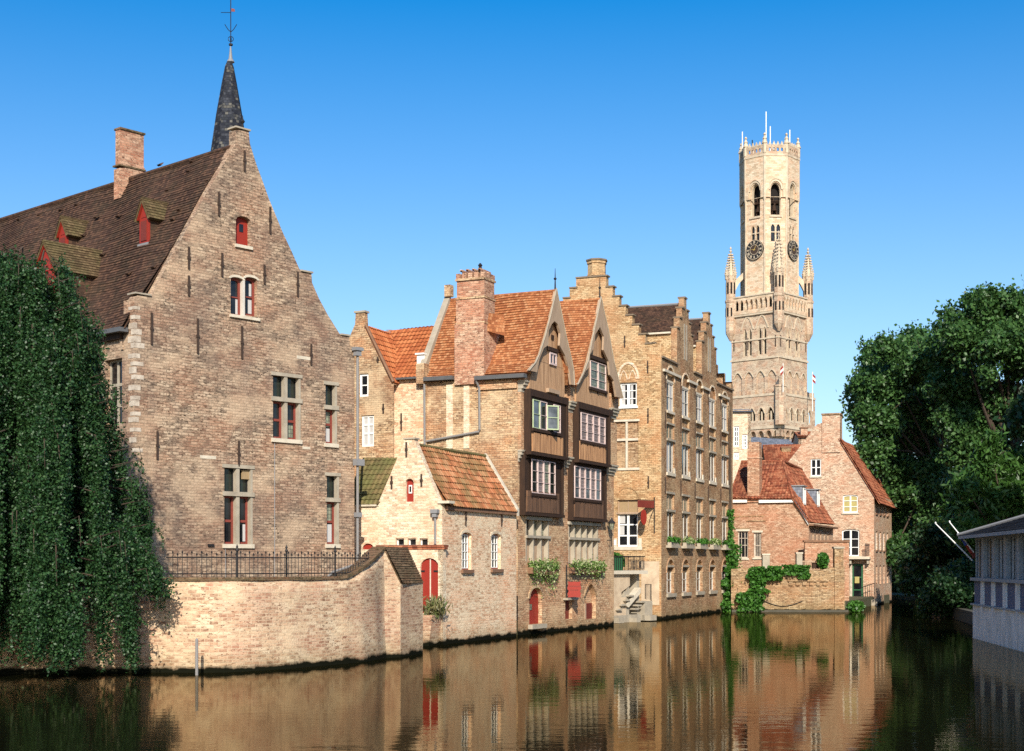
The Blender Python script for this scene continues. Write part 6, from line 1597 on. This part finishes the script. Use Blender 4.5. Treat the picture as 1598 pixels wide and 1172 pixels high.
# octagon
wn_ = math.atan2(FBl.n.y, FBl.n.x)
cO = Vector(PB) - FBl.d * (WL / 2) + FBr.d * (WR / 2)
aO = 4.62; RO = aO / math.cos(math.pi / 8)
zO0, zO1 = zB(484), zB(237)
octw = 2 * aO * math.tan(math.pi / 8)
for k in range(8):
    w = wn_ + k * math.pi / 4; nn = Vector((math.cos(w), math.sin(w))); F = Face(cO + nn * aO, (-nn.y, nn.x)); h = octw / 2
    H = []
    vis = nn.y < .2
    if vis:
        # tall belfry opening
        lp = arch(-.95, .95, zB(331), zB(279), 1.3, False); H.append(lp)
        fr = MB(); ringshape(fr, F, lp, .14, -.9, -.25); fo = fr.build("bell_opening", M.belfTrim, bel)
        MB().add([F.pt(a, b, -1.4) for a, b in lp], [tuple(range(len(lp)))]).build("opening", M.interior, fo)
        MB().box(F, -.8, .8, zB(310), zB(306), -1.2, -.9).tube([F.pt(-.5, zB(328), -1.0), F.pt(.4, zB(305), -1.0)], .12, 5).tube([F.pt(.45, zB(328), -1.0), F.pt(-.3, zB(300), -1.0)], .12, 5).lathe(tuple(F.pt(0, 0, -1.1).to_2d()), [(.55, zB(322)), (.4, zB(319)), (.28, zB(314)), (.1, zB(312))], 8).build("bell_frame", M.woodDark, fo)
        arch_band(bel, F, (-1.0, zB(279) - 1.3, 1.0, zB(279) + .2), 1.5, M.belfTrim, .45, .18)
        MB().box(F, -1.1, 1.1, zB(334), zB(331.5), -.1, .2).build("sill", M.belfTrim, bel)
        for sg in (-.48, .48):
            lp = arch(sg - .34, sg + .34, zB(372), zB(345), .5, True); H.append(lp)
            MB().add([F.pt(a, b, -.3) for a, b in lp], [tuple(range(len(lp)))]).build("lancet", M.glass, bel)
        MB().box(F, -.86, .86, zB(358), zB(356.5), -.3, -.05).build("transom", M.belfTrim, bel)
        for sg in (-.8, .0, .8): MB().box(F, sg - .08, sg + .08, zB(254), zB(246), .003, .06).build("wall_anchor", M.rust, bel)
    wall("octagon_wall", F, [(-h, zO0), (h, zO0), (h, zO1), (-h, zO1)], H, .8, M.belfStone, bel)
    # upper stage stands a little proud
    if vis:
        wall("upper_wall", F.off(.3), [(-h * 1.06, zB(303)), (h * 1.06, zB(303)), (h * 1.06, zB(237)), (-h * 1.06, zB(237))], [arch(-1.25, 1.25, zB(302.5), zB(274), 1.45)], .31, M.belfStone, bel)
    hb = h * 1.10
    MB().box(F, -hb, hb, zB(238), zB(235), -.2, .38).build("cornice", M.belfTrim, bel)
    Fp = F.off(.3); Hq = []
    zq0, zq1 = zB(234.8), zB(221)
    for j in range(6):
        c0 = -hb + 2 * hb * (j + .5) / 6; Hq.append(arch(c0 - .2, c0 + .2, zq0 + .45, zq1 - .45, .19))
    wall("parapet", Fp, [(-hb, zq0), (hb, zq0), (hb, zq1), (-hb, zq1)], Hq, .3, M.belfBrick, bel)
    cr_ = MB()
    for j in range(6):
        c0 = -hb + 2 * hb * (j + .5) / 6; cr_.fpoly(Fp, [(c0 - .32, zq1 + .003), (c0 + .32, zq1 + .003), (c0 + .12, zq1 + .4), (c0, zq1 + .75), (c0 - .12, zq1 + .4)], -.25, .02)
    cr_.build("cresting", M.belfTrim, bel)
    # corner buttress and pinnacle
    wv = w + math.pi / 8; vx = cO + Vector((math.cos(wv), math.sin(wv))) * (RO + .05)
    pin = MB().lathe(tuple(vx), [(.15, zO0), (.15, zB(308)), (.32, zB(302)), (.32, zB(234)), (.40, zB(233)), (.40, zB(219)), (.55, zB(218)), (.3, zB(212)), (.4, zB(211)), (.10, zB(206)), (.28, zB(204)), (.03, zB(201))], 6)
    pin.build("pinnacle", M.belfTrim, bel)
    # flying strut to the nearest corner turret is modelled on the diagonals only
    if k in (0, 2):
        # clock on the faces square to the tower
        zc = zB(383.5); rc = 1.72
        o_ = .35
        cc = F.pt(0, zc, o_); ux = Vector((F.d.x, F.d.y, 0)); nx3 = Vector((F.n.x, F.n.y, 0))
        ck = MB().prism([cc + ux * rc * math.cos(a) + upz * rc * math.sin(a) for a in [i * math.pi / 20 for i in range(40)]], nx3 * -.3).build("clock", M.iron, bel)
        q = MB()
        for j in range(40):
            a, b = j * math.pi / 20, (j + 1) * math.pi / 20
            for (r0, r1) in ((.48, .52), (.95, 1.0)): q.add([cc + nx3 * .03 + (ux * math.cos(t) + upz * math.sin(t)) * rc * rr for t, rr in ((a, r0), (a, r1), (b, r1), (b, r0))], [(0, 1, 2, 3)])
        # roman numerals
        NUM = ["XII", "I", "II", "III", "IIII", "V", "VI", "VII", "VIII", "IX", "X", "XI"]
        for j, t_ in enumerate(NUM):
            a = math.pi / 2 - j * math.pi / 6; er = ux * math.cos(a) + upz * math.sin(a); et = ux * math.sin(a) - upz * math.cos(a)
            adv = {'I': .11, 'V': .2, 'X': .2}; tw = sum(adv[ch2] for ch2 in t_) * rc * .55; x0_ = -tw / 2
            def stroke(xa, ya, xb, yb, wd=.036):
                A_ = cc + nx3 * .035 + et * xa + er * ya; B_ = cc + nx3 * .035 + et * xb + er * yb; sd = (B_ - A_).cross(nx3).normalized() * wd
                q.add([A_ - sd, A_ + sd, B_ + sd, B_ - sd], [(0, 1, 2, 3)])
            y0, y1 = rc * .62, rc * .88
            for ch2 in t_:
                wd_ = adv[ch2] * rc * .55
                if ch2 == 'I': stroke(x0_ + wd_ / 2, y0, x0_ + wd_ / 2, y1)
                elif ch2 == 'V': stroke(x0_ + .02, y1, x0_ + wd_ / 2, y0); stroke(x0_ + wd_ - .02, y1, x0_ + wd_ / 2, y0)
                else: stroke(x0_ + .02, y1, x0_ + wd_ - .02, y0); stroke(x0_ + wd_ - .02, y1, x0_ + .02, y0)
                x0_ += wd_
        q.build("numerals", M.belfTrim, ck)
        q = MB()
        for j in range(24):
            a, b = j * math.pi / 12, (j + 1) * math.pi / 12
            q.add([cc + nx3 * .012, cc + nx3 * .012 + (ux * math.cos(a) + upz * math.sin(a)) * rc * .49, cc + nx3 * .012 + (ux * math.cos(b) + upz * math.sin(b)) * rc * .49], [(0, 1, 2)])
        q.build("dial_centre", M.rust, ck)
        for (ang, ln) in ((math.radians(62), .72), (math.radians(170), .5)):
            e_ = ux * math.cos(ang) + upz * math.sin(ang); sd = e_.cross(nx3).normalized() * .07
            MB().add([cc + nx3 * .05 - sd - e_ * .2, cc + nx3 * .05 + sd - e_ * .2, cc + nx3 * .05 + e_ * rc * ln], [(0, 1, 2)]).build("hand", M.gold, ck)
# flying struts
for i in (1, 2, 0):
    c = corners[i]; dv = (cO - c); dn = dv.normalized(); Fy = Face(c, dn)
    L_2 = dv.length - aO
    MB().fpoly(Fy, [(.3, zB(452)), (.3, zB(430)), (L_2 + .3, zB(410)), (L_2 + .3, zB(420)), (L_2 * .6, zB(432))], -.3, .3).build("flying_buttress", M.belfTrim, bel)
MB().prism([(*(cO + Vector((math.cos(wn_ + math.pi / 8 + k * math.pi / 4), math.sin(wn_ + math.pi / 8 + k * math.pi / 4))) * RO), zB(236)) for k in range(8)], (0, 0, .2)).build("roof_deck", M.lead, bel)
mb = MB()
for (u, v, dy) in ((1195.5, 163, 4), (1202, 178, 7), (1232.5, 181, 8), (1158.5, 184, 8)):
    x, y = at(u, BY + dy); mb.tube([(x, y, zB(228)), (x, y, zB(v))], .09, 5)
mb.build("mast", M.white, bel)
x, y = at(1174, BY + 7); MB().tube([(x, y, zB(228)), (x, y, zB(200))], .1, 5).build("mast", M.iron, bel)
# flags on the arcade storey
for (u, v0, v1, lab) in ((1222, 615, 571, "small red and white flag on a pole at the bell tower's near corner"), (1268, 640, 578, "red and white striped banner on a pole at the bell tower's right edge")):
    x, y = at(u, 247 if u < 1240 else 252)
    t = thing("flag", lab, "flag", (x, y, zB(v0)))
    MB().tube([(x, y, zB(v0)), (x, y, zB(v1))], .07, 5).build("pole", M.white, t)
    for j, mm in enumerate((M.red, M.white, M.red)):
        pts = []
        zt_ = zB(v1 + 3 + j * 4); zl2 = zB(v1 + 7 + j * 4)
        dx = -.5 if u < 1240 else .45
        MB().prism([(x, y - .08, zt_), (x + dx, y - .3, zt_ - .5), (x + dx, y - .3, zl2 - .5), (x, y - .08, zl2)], (0, .04, 0)).build("cloth", mm, t)

# ------------------------------------------------------------------ pavilion on the right bank
PV = at(1518, 70.0)
dpv = (Vector(PV) - Vector(at(1598, 58.8))).normalized() * -1
FV = Face(PV, dpv)                                     # s runs towards the camera, off to the right
V = thing("pavilion", "pale low waterside pavilion with blue boarded panels and a dark slate roof", "pavilion", (PV[0] + 3, PV[1] - 5, 0))
zs_ = FV.z(1518, 903); zb0 = FV.z(1518, 943); ze = FV.z(1518, 836)
LV = 26.0
MB().box(FV, 0, LV, -.6, zb0, -7, 0).build("base_wall", M.pav, V)
MB().box(FV, -.08, LV, zs_ - .09, zs_ + .06, -7, .12).build("sill_band", M.pavFrame, V)
bayw = 2.55; i = 0; sx2 = .0
pn, po, gl = MB(), MB(), MB()
pi_ = 0
while sx2 < LV - 1:
    MB().box(FV, sx2 + .10, sx2 + bayw - .62, zb0 + .06, zs_ - .095, -.12, -.06).build("panel", M.pavBlue, V)
    MB().box(FV, sx2 + bayw - .62, sx2 + bayw + .10, zb0 + .003, zs_ - .092, -.3, -.0).build("panel_pier", M.pav, V)
    MB().box(FV, sx2 + .0, sx2 + bayw - .5, zb0 - .02, zb0 + .058, -.1, .12).build("panel_sill", M.pavFrame, V)
    MB().box(FV, sx2 + bayw - .42, sx2 + bayw + .02, zs_ + .063, ze - .05, -.3, -.02).build("post", M.pavFrame, V)
    w = MB()
    for f in (0, .33, .66): a = sx2 + .06 + (bayw - .5) * f; w.box(FV, a, a + .09, zs_ + .063, ze - .2, -.24, -.12)
    w.box(FV, sx2 + .02, sx2 + bayw - .42, ze - .2, ze - .05, -.24, -.1)
    wo = w.build("window", M.pavFrame, V)
    MB().box(FV, sx2 + .02, sx2 + bayw - .42, zs_ + .063, ze - .2, -.22, -.19).build("pane", M.glass, wo)
    MB().box(FV, sx2 + .02 + bayw * .3, sx2 + bayw * .36, zs_ + .1, ze - .3, -.18, -.15).build("curtain", M.curtain if pi_ > 1 else M.woodGrey, wo)
    sx2 += bayw; pi_ += 1
FVe = Face(PV, (-FV.n.x, -FV.n.y)); 
MB().box(Face(PV, FV.n), 0 - 7, 0, -.6, zb0, -.02, .0)
MB().box(FV, .0, .3, zs_ + .063, ze - .05, -7, -.31).box(FV, -.012, .25, zb0, zs_ - .1, -7, -.31).build("end_wall", M.pavBlue, V)
MB().box(FV, .32, LV, zb0, ze, -6.8, -.9).build("room", M.interior, V)
ev0 = FV.pt(-.55, ze, .6); ev1 = FV.pt(LV, ze, .6); rg0 = FV.pt(4.2, ze + 1.35, -3.6); rg1 = FV.pt(LV, ze + 1.35, -3.6); eb0 = FV.pt(-.55, ze, -7.8)
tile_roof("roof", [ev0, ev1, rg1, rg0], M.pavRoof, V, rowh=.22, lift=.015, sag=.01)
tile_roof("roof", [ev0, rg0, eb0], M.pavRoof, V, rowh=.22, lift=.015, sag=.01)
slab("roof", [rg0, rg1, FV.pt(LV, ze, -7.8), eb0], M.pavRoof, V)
MB().tube([ev0 + upz * .05, rg0 + upz * .08], .09, 6).tube([rg0 + upz * .08, rg1 + upz * .08], .09, 6).build("ridge_roll", M.lead, V)
MB().box(FV, -.5, LV, ze - .16, ze - .01, .42, .60).build("eave_board", M.pavFrame, V)
# two slanting flag poles at its corner
for (ua, va, ub, vb, lab, fl) in ((1460, 817, 1518, 875, "bare slanting white flagpole, the longer lower one at the pavilion corner", False), (1482, 815, 1520, 862, "slanting white flagpole with a furled red, white and blue flag at the pavilion corner", True)):
    b_ = Vector((*at(ub, 70.2), zat(vb, 70.2))); a_ = Vector((*at(ua, 71.0), zat(va, 71.0)))
    t = thing("flagpole", lab, "flagpole", tuple(b_))
    MB().tube([b_, a_], .035, 6, .025).lathe((a_.x, a_.y), [(.02, a_.z - .02), (.05, a_.z + .03), (.01, a_.z + .09)], 6).build("pole", M.white, t)
    if fl:
        fm = plain("flag_cloth_blue", (.05, .08, .30), .8, .3, 6); 
        dv = (b_ - a_)
        for j, (f0, f1, mm, r_) in enumerate(((.34, .50, M.white, .09), (.42, .66, fm, .10), (.50, .85, M.red, .12), (.70, .93, M.redDark, .14))):
            p, q = a_ + dv * f0 + Vector((.05 * j, 0, -.06 * j)), a_ + dv * f1 + Vector((.05 * j, 0, -.10 * j - .05)); MB().tube([p, p.lerp(q, .3) + Vector((0, 0, -.05)), q], .04, 7, r_).build("flag", mm, t)

# right bank quay wall
QW = thing("bank_wall", "rough dark stone quay wall under the trees on the right bank", "wall", (31, 108, 0))
rbw = [(24.0, 72.6), (27.4, 86), (31.4, 108), (41.9, 136.1), (62, 190)]
for a, b in zip(rbw[:-1], rbw[1:]):
    Fq = Face(b, Vector(a) - Vector(b)); l_ = (Vector(a) - Vector(b)).length
    MB().box(Fq, 0, l_, -.6, .75, -.5, .0).build("wall", M.bankStone, QW)

# ------------------------------------------------------------------ vegetation
def tree(label, loc, trunk_h, r0, blobs, n, size, mat, spread=.35, clump=14, group=None, name="tree", inner=.25, elong=1.5, ntw=60):
    t = thing(name, label, "tree", loc, group)
    rs = random.Random(int(loc[1]) + n); sub_ = []
    for b in blobs:
        for _ in range(7):
            w = Vector((rs.gauss(0, 1), rs.gauss(0, 1), rs.gauss(0, .8))).normalized() * b[3] * rs.uniform(.35, 1.05); sub_.append((b[0] + w.x, b[1] + w.y, b[2] + w.z, b[3] * rs.uniform(.22, .5)))
    P, Tw = crown_points([(b[0], b[1], b[2], b[3] * .55) for b in blobs] + sub_, n, clump, spread, inner)
    mb = MB(); top_ = Vector((loc[0], loc[1], loc[2] + trunk_h))
    base = Vector(loc); lean = Vector((.3, .2, 0))
    mb.tube([base - upz * .3, base + upz * trunk_h * .5 + lean * .3, top_ + lean], r0, 9, r0 * .55)
    rr = random.Random(len(blobs) * 7 + int(loc[0]))
    for b in blobs:
        c = Vector(b[:3]); s_ = (base + upz * trunk_h * rr.uniform(.55, 1.0)) + lean * .6
        m_ = s_.lerp(c, .5) + Vector((rr.uniform(-.6, .6), rr.uniform(-.6, .6), rr.uniform(.2, .9)))
        mb.tube([s_, m_, c], r0 * .34, 6, .05)
        for _ in range(3): mb.tube([c, c + Vector((rr.uniform(-1, 1), rr.uniform(-1, 1), rr.uniform(-.3, 1))) * b[3] * .8], .06, 4, .02)
    mb.build("trunk", M.bark, t)
    leaves("crown", P, size, mat, t, elong=elong)
    return t
def pxblobs(lst, Y, dep=4.0, seed=1):
    rr = random.Random(seed); o = []
    for (u, v, r) in lst:
        y = Y + rr.uniform(-dep, dep); o.append(((u - CX) / FPX * y, y, CH + (HZ - v) * y / FPX, r * y / FPX))
    return o
tA = [(1400, 600, 44), (1372, 575, 26), (1350, 606, 22), (1345, 640, 20), (1410, 548, 34), (1385, 548, 22), (1440, 560, 34), (1440, 620, 46), (1380, 650, 40), (1365, 700, 26), (1420, 680, 50), (1470, 650, 34), (1400, 740, 40), (1440, 750, 46), (1400, 790, 36), (1455, 800, 40), (1420, 840, 34), (1388, 700, 30), (1345, 600, 16), (1360, 545, 14), (1332, 610, 9), (1395, 860, 26), (1430, 530, 20)]
tree("broad leafy tree with an uneven crown, overhanging the pink gable house's roof", (42.5, 141, .9), 14, .5, pxblobs(tA, 138, 5, 3), 100000, .25, M.leafTree, .42, 16, "trees on the right bank")
tB = [(1530, 500, 40), (1500, 530, 30), (1560, 480, 28), (1590, 500, 34), (1545, 545, 44), (1590, 570, 44), (1480, 560, 26), (1520, 600, 40), (1570, 630, 44), (1600, 660, 40), (1485, 495, 14), (1520, 470, 18), (1545, 465, 14), (1578, 470, 20), (1620, 540, 50), (1640, 620, 50), (1480, 610, 28), (1500, 650, 28), (1550, 690, 30), (1600, 720, 40), (1620, 470, 26), (1468, 520, 10), (1505, 690, 34), (1480, 660, 26), (1540, 660, 30)]
tree("tallest dark tree on the right, its crown cut off by the frame's edge", (44.5, 128, .9), 15, .6, pxblobs(tB, 126, 4, 4), 100000, .25, M.leafTree, .40, 16, "trees on the right bank")
tC = [(1545, 720, 26), (1525, 750, 30), (1560, 760, 34), (1510, 790, 28), (1545, 800, 36), (1590, 790, 36), (1500, 820, 22), (1545, 690, 12), (1580, 740, 24), (1530, 830, 30), (1600, 830, 34), (1505, 760, 18)]
tree("feathery brighter green shrub-like tree rising above the pavilion roof", (35.5, 104, .9), 5, .2, pxblobs(tC, 103, 2.5, 5), 42000, .18, M.leafBright, .30, 14, "trees on the right bank", elong=3.2)
tD = [(1448, 880, 26), (1432, 870, 22), (1465, 870, 26), (1485, 890, 28), (1450, 840, 26), (1485, 850, 26), (1510, 900, 26), (1425, 895, 18), (1438, 910, 20), (1470, 910, 22), (1520, 870, 30)]
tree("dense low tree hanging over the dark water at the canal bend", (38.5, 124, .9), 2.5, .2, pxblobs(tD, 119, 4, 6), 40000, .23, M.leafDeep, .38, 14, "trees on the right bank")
tE = [(1620, 760, 60), (1680, 700, 80), (1600, 800, 50), (1650, 640, 70), (1560, 870, 40), (1610, 870, 50)]
tG = [(1462, 935, 18), (1480, 930, 20), (1500, 925, 22), (1516, 935, 20), (1472, 915, 20), (1494, 905, 22), (1512, 900, 22), (1450, 945, 12), (1530, 930, 20), (1488, 950, 16), (1508, 958, 14)]
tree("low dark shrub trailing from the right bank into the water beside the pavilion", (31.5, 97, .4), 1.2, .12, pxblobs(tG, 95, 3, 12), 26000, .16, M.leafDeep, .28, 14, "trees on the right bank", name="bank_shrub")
tF = [(1395, 800, 60), (1440, 780, 70), (1490, 770, 70), (1540, 760, 70), (1400, 870, 55), (1450, 880, 60), (1500, 890, 60), (1550, 880, 60), (1420, 920, 40), (1470, 925, 40), (1385, 910, 40), (1520, 920, 40)]
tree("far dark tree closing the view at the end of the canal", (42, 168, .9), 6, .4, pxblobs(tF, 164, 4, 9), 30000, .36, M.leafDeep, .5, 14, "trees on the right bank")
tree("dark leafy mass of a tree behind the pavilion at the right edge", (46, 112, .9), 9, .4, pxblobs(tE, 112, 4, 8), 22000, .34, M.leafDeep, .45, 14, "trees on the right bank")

# unseen trees added beyond the frame's edge to shade the lower right bank
rt = random.Random(4)
def bigcrown(cx, cy, z0, z1, r, k):
    o = []
    for i in range(k):
        f = i / (k - 1); z = z0 + (z1 - z0) * f; q = r * math.sin(math.pi * (.18 + .74 * f)) * rt.uniform(.35, .75); a = i * 2.4
        o.append((cx + q * math.cos(a), cy + q * math.sin(a), z, r * rt.uniform(.34, .5)))
    return o
tree("unseen tall leafy tree, added right of the frame to shade the trees behind", (44.5, 99, .4), 12, .5, bigcrown(44.5, 99, 7, 26, 7.5, 22), 60000, .30, M.leafTree, .42, 16, "trees on the right bank")
tree("unseen tall leafy tree, added behind the pavilion to shade the bank beyond", (35.5, 74, .4), 10, .5, bigcrown(35.5, 74, 7.5, 23, 7.0, 22), 60000, .28, M.leafTree, .42, 16, "trees on the right bank")
# weeping tree at the left
WX, WY = -15.6, 46.6
wt = thing("weeping_tree", "big dark weeping tree trailing its branches down to the water at the left edge", "tree", (WX, WY, 2.7))
zk_ = [0.1, 1.1, 2.2, 3.2, 4.2, 6.0, 8.0, 9.3, 11.0, 12.2, 13.2, 13.9]
rk_ = [3.0, 3.5, 3.8, 3.85, 3.75, 3.4, 2.85, 2.45, 2.1, 1.75, 1.3, .5]
def envr(z): return float(np.interp(z, zk_, rk_))
pts, twl = [], MB()
for b in range(330):
    zt = 13.6 - 11.2 * NR.uniform() ** 1.1
    kz = int(NR.integers(0, 15)); az = 2 * math.pi * (kz + .3 * math.sin(kz * 2.3) + .18 * math.sin(zt * .6 + kz)) / 15 + NR.normal() * .04
    r0_ = envr(zt) * (1.0 if kz % 2 else .86) * NR.uniform(.86, 1.05)
    if b > 170: az += math.pi / 15 + NR.normal() * .06; r0_ *= NR.uniform(.34, .60); zt = min(zt, 12.6)
    Ls = NR.uniform(2.4, 6.5) if zt > 5 else NR.uniform(.8, zt - .1)
    zb2 = max(.10, zt - Ls)
    x0, y0 = WX + r0_ * math.cos(az), WY + r0_ * math.sin(az) * 1.05
    if y0 < WY - 3.7: y0 = WY - 3.7 + .25 * NR.normal()
    sub = NR.integers(9, 17)
    twl.tube([Vector((WX + .2 * math.cos(az), WY + .2 * math.sin(az), max(zt - .9, 2.6))), Vector(((WX + x0) / 2, (WY + y0) / 2, zt + .25)), Vector((x0, y0, zt - .1)), Vector((x0 + .25 * math.cos(az), y0 + .25 * math.sin(az), zt - .9))], .045, 4, .012)
    ta_ = az + math.pi / 2
    for s_ in range(sub):
        t1 = NR.normal() * .17; xs, ys = x0 + math.cos(ta_) * t1 + NR.normal() * .10, y0 + math.sin(ta_) * t1 + NR.normal() * .10
        ze_ = zb2 + abs(NR.normal()) * .9; zq = zt + .15 - abs(t1) * 1.6; m = int((zq - ze_) * 22)
        if m < 5: continue
        tt = NR.uniform(0, 1, m) ** .85; zz2 = zq - (zq - ze_) * tt
        sw = .30 * np.sqrt(tt)
        q = np.stack([xs + math.cos(az) * sw + .05 * np.sin(tt * 9 + s_) + NR.normal(size=m) * (.07 * (1.1 - .7 * tt)), ys + math.sin(az) * sw + NR.normal(size=m) * (.07 * (1.1 - .7 * tt)), zz2], axis=1); pts.append(q)
# loose sprays breaking the outline
for b in range(110):
    zt = NR.uniform(1.5, 13.2); az = NR.uniform(0, 2 * math.pi); r0_ = envr(zt); e_ = NR.uniform(.15, .6); L_s = NR.uniform(.5, 1.5)
    if r0_ * math.sin(az) < -3.6: continue
    m = int(NR.integers(14, 34)); tt = NR.uniform(0, 1, m); rr_ = r0_ + e_ * np.sin(tt * 1.8)
    pts.append(np.stack([WX + rr_ * math.cos(az) + NR.normal(size=m) * .05, WY + rr_ * math.sin(az) + NR.normal(size=m) * .05, np.maximum(zt + .25 * np.sin(tt * 3) - L_s * tt ** 1.5, .15)], axis=1))
    twl.tube([Vector((WX + (r0_ - .6) * math.cos(az), WY + (r0_ - .6) * math.sin(az), zt)), Vector((WX + (r0_ + e_ * .7) * math.cos(az), WY + (r0_ + e_ * .7) * math.sin(az), zt + .2)), Vector((WX + (r0_ + e_) * math.cos(az), WY + (r0_ + e_) * math.sin(az), zt - L_s * .6))], .02, 4, .006)
# one long arching branch over the wall
for k in range(46):
    f = k / 45; x0 = WX + 2.6 + 1.8 * f; zt = 5.0 - 1.9 * f ** 1.5; ln = (.5 + .9 * NR.uniform()) * (1.0 if f < .85 else .75)
    m = int(ln * 26); tt = np.linspace(0, 1, max(m, 3)); m = len(tt)
    for s_ in range(3): pts.append(np.stack([x0 + NR.normal() * .12 + NR.normal(size=m) * .07, WY - .3 + NR.normal() * .3 + NR.normal(size=m) * .07, zt - ln * tt], axis=1))
twl.tube([(WX + .5, WY, 5.6), (WX + 2.6, WY - .2, 5.0), (WX + 3.8, WY - .3, 4.1), (WX + 4.4, WY - .3, 3.1)], .05, 5, .012)
P = np.concatenate(pts)
P = np.repeat(P, 3, axis=0) + NR.normal(size=(len(P) * 3, 3)) * .055
# the mass of the foliage nearer the trunk
n = 9000; z = NR.uniform(.3, 13.2, n); rr = np.interp(z, zk_, rk_) * (.05 + .36 * NR.uniform(0, 1, n)); a = NR.uniform(0, 2 * np.pi, n)
P = np.concatenate([P, np.stack([WX + rr * np.cos(a), np.maximum(WY + rr * np.sin(a), WY - 3.2), z], axis=1)])
leaves("crown", P, .062, M.leafWillow, wt, elong=1.5, droop=.35)
twl.tube([(WX, WY + .4, 2.2), (WX + .1, WY + .3, 7), (WX - .1, WY + .2, 12.8)], .34, 9, .1)
twl.build("trunk", M.bark, wt)
# neighbour crown at the frame's edge, thickening the left side
# ivy on the canal corner and over the garden wall
def ivy(label, pieces, n, loc, mat=M.leafIvy, size=.17, stem=None):
    t = thing("ivy", label, "ivy", loc)
    tot = sum(p[5] for p in pieces); Cs = []
    for (F, u0, v0, u1, v1, wgt, dep) in pieces:
        m = int(n * wgt / tot); u = NR.uniform(-1, 1, m); v = NR.uniform(0, 1, m)
        s0, z0, s1, z1 = P4(F, u0, v0, u1, v1); c = (s0 + s1) / 2; hw = (s1 - s0) / 2
        edge = 1 + .25 * np.sin(v * 9 + c) + .15 * np.sin(v * 23)
        o = np.abs(NR.normal(size=m)) * dep * .5 + .03
        Cs.append(np.array([tuple(F.pt(c + hw * a * e, z0 + (z1 - z0) * b, d)) for a, e, b, d in zip(u, edge, v, o)]))
    leaves("foliage", np.concatenate(Cs), size, mat, t, elong=1.2)
    if stem: stem.build("stem", M.bark, t)
    return t
st = MB()
ri = random.Random(2)
for k in range(7):
    s_ = FC.s(1138) + ri.uniform(-.25, .3); pp = []
    for j in range(9): pp.append(FC.pt(s_ + ri.uniform(-.25, .25), 1 + (zT - 2 - k * .6) * j / 8, .06))
    st.tube(pp, .05, 4, .02)
ivy("bright green ivy climbing the far corner of the ochre canal house from the water", [(FC, 1126, 905, 1144, 962, 5, .9), (FC, 1131, 850, 1143, 910, 3, .6), (FC, 1135, 795, 1141, 855, .7, .25), (FGW, 1150, 925, 1180, 957, 2.2, .8)], 7500, tuple(FC.px(1138, 955, .3)), stem=st)
ivy("hanging curtain of ivy spilling over the low garden wall", [(FGW, 1168, 885, 1196, 925, 3.2, .6), (FGW, 1172, 920, 1190, 952, 1.8, .6), (FGW, 1196, 884, 1220, 905, 1.8, .5), (FGW, 1222, 882, 1250, 897, 1.6, .4), (FGW, 1246, 883, 1262, 903, 1.1, .4)], 6500, tuple(FGW.px(1190, 900, .2)))
bush("leafy_shrub", "small green shrub growing beside the stone pier of the garden wall", FGW, 1278, 1296, 862, 888, -.7, M.leafIvy, 900, .16)
bush("waterside_weeds", "clump of weeds at the water's edge below the green glazed door", FGW, 1322, 1350, 938, 956, -.1, M.leafIvy, 900, .16)
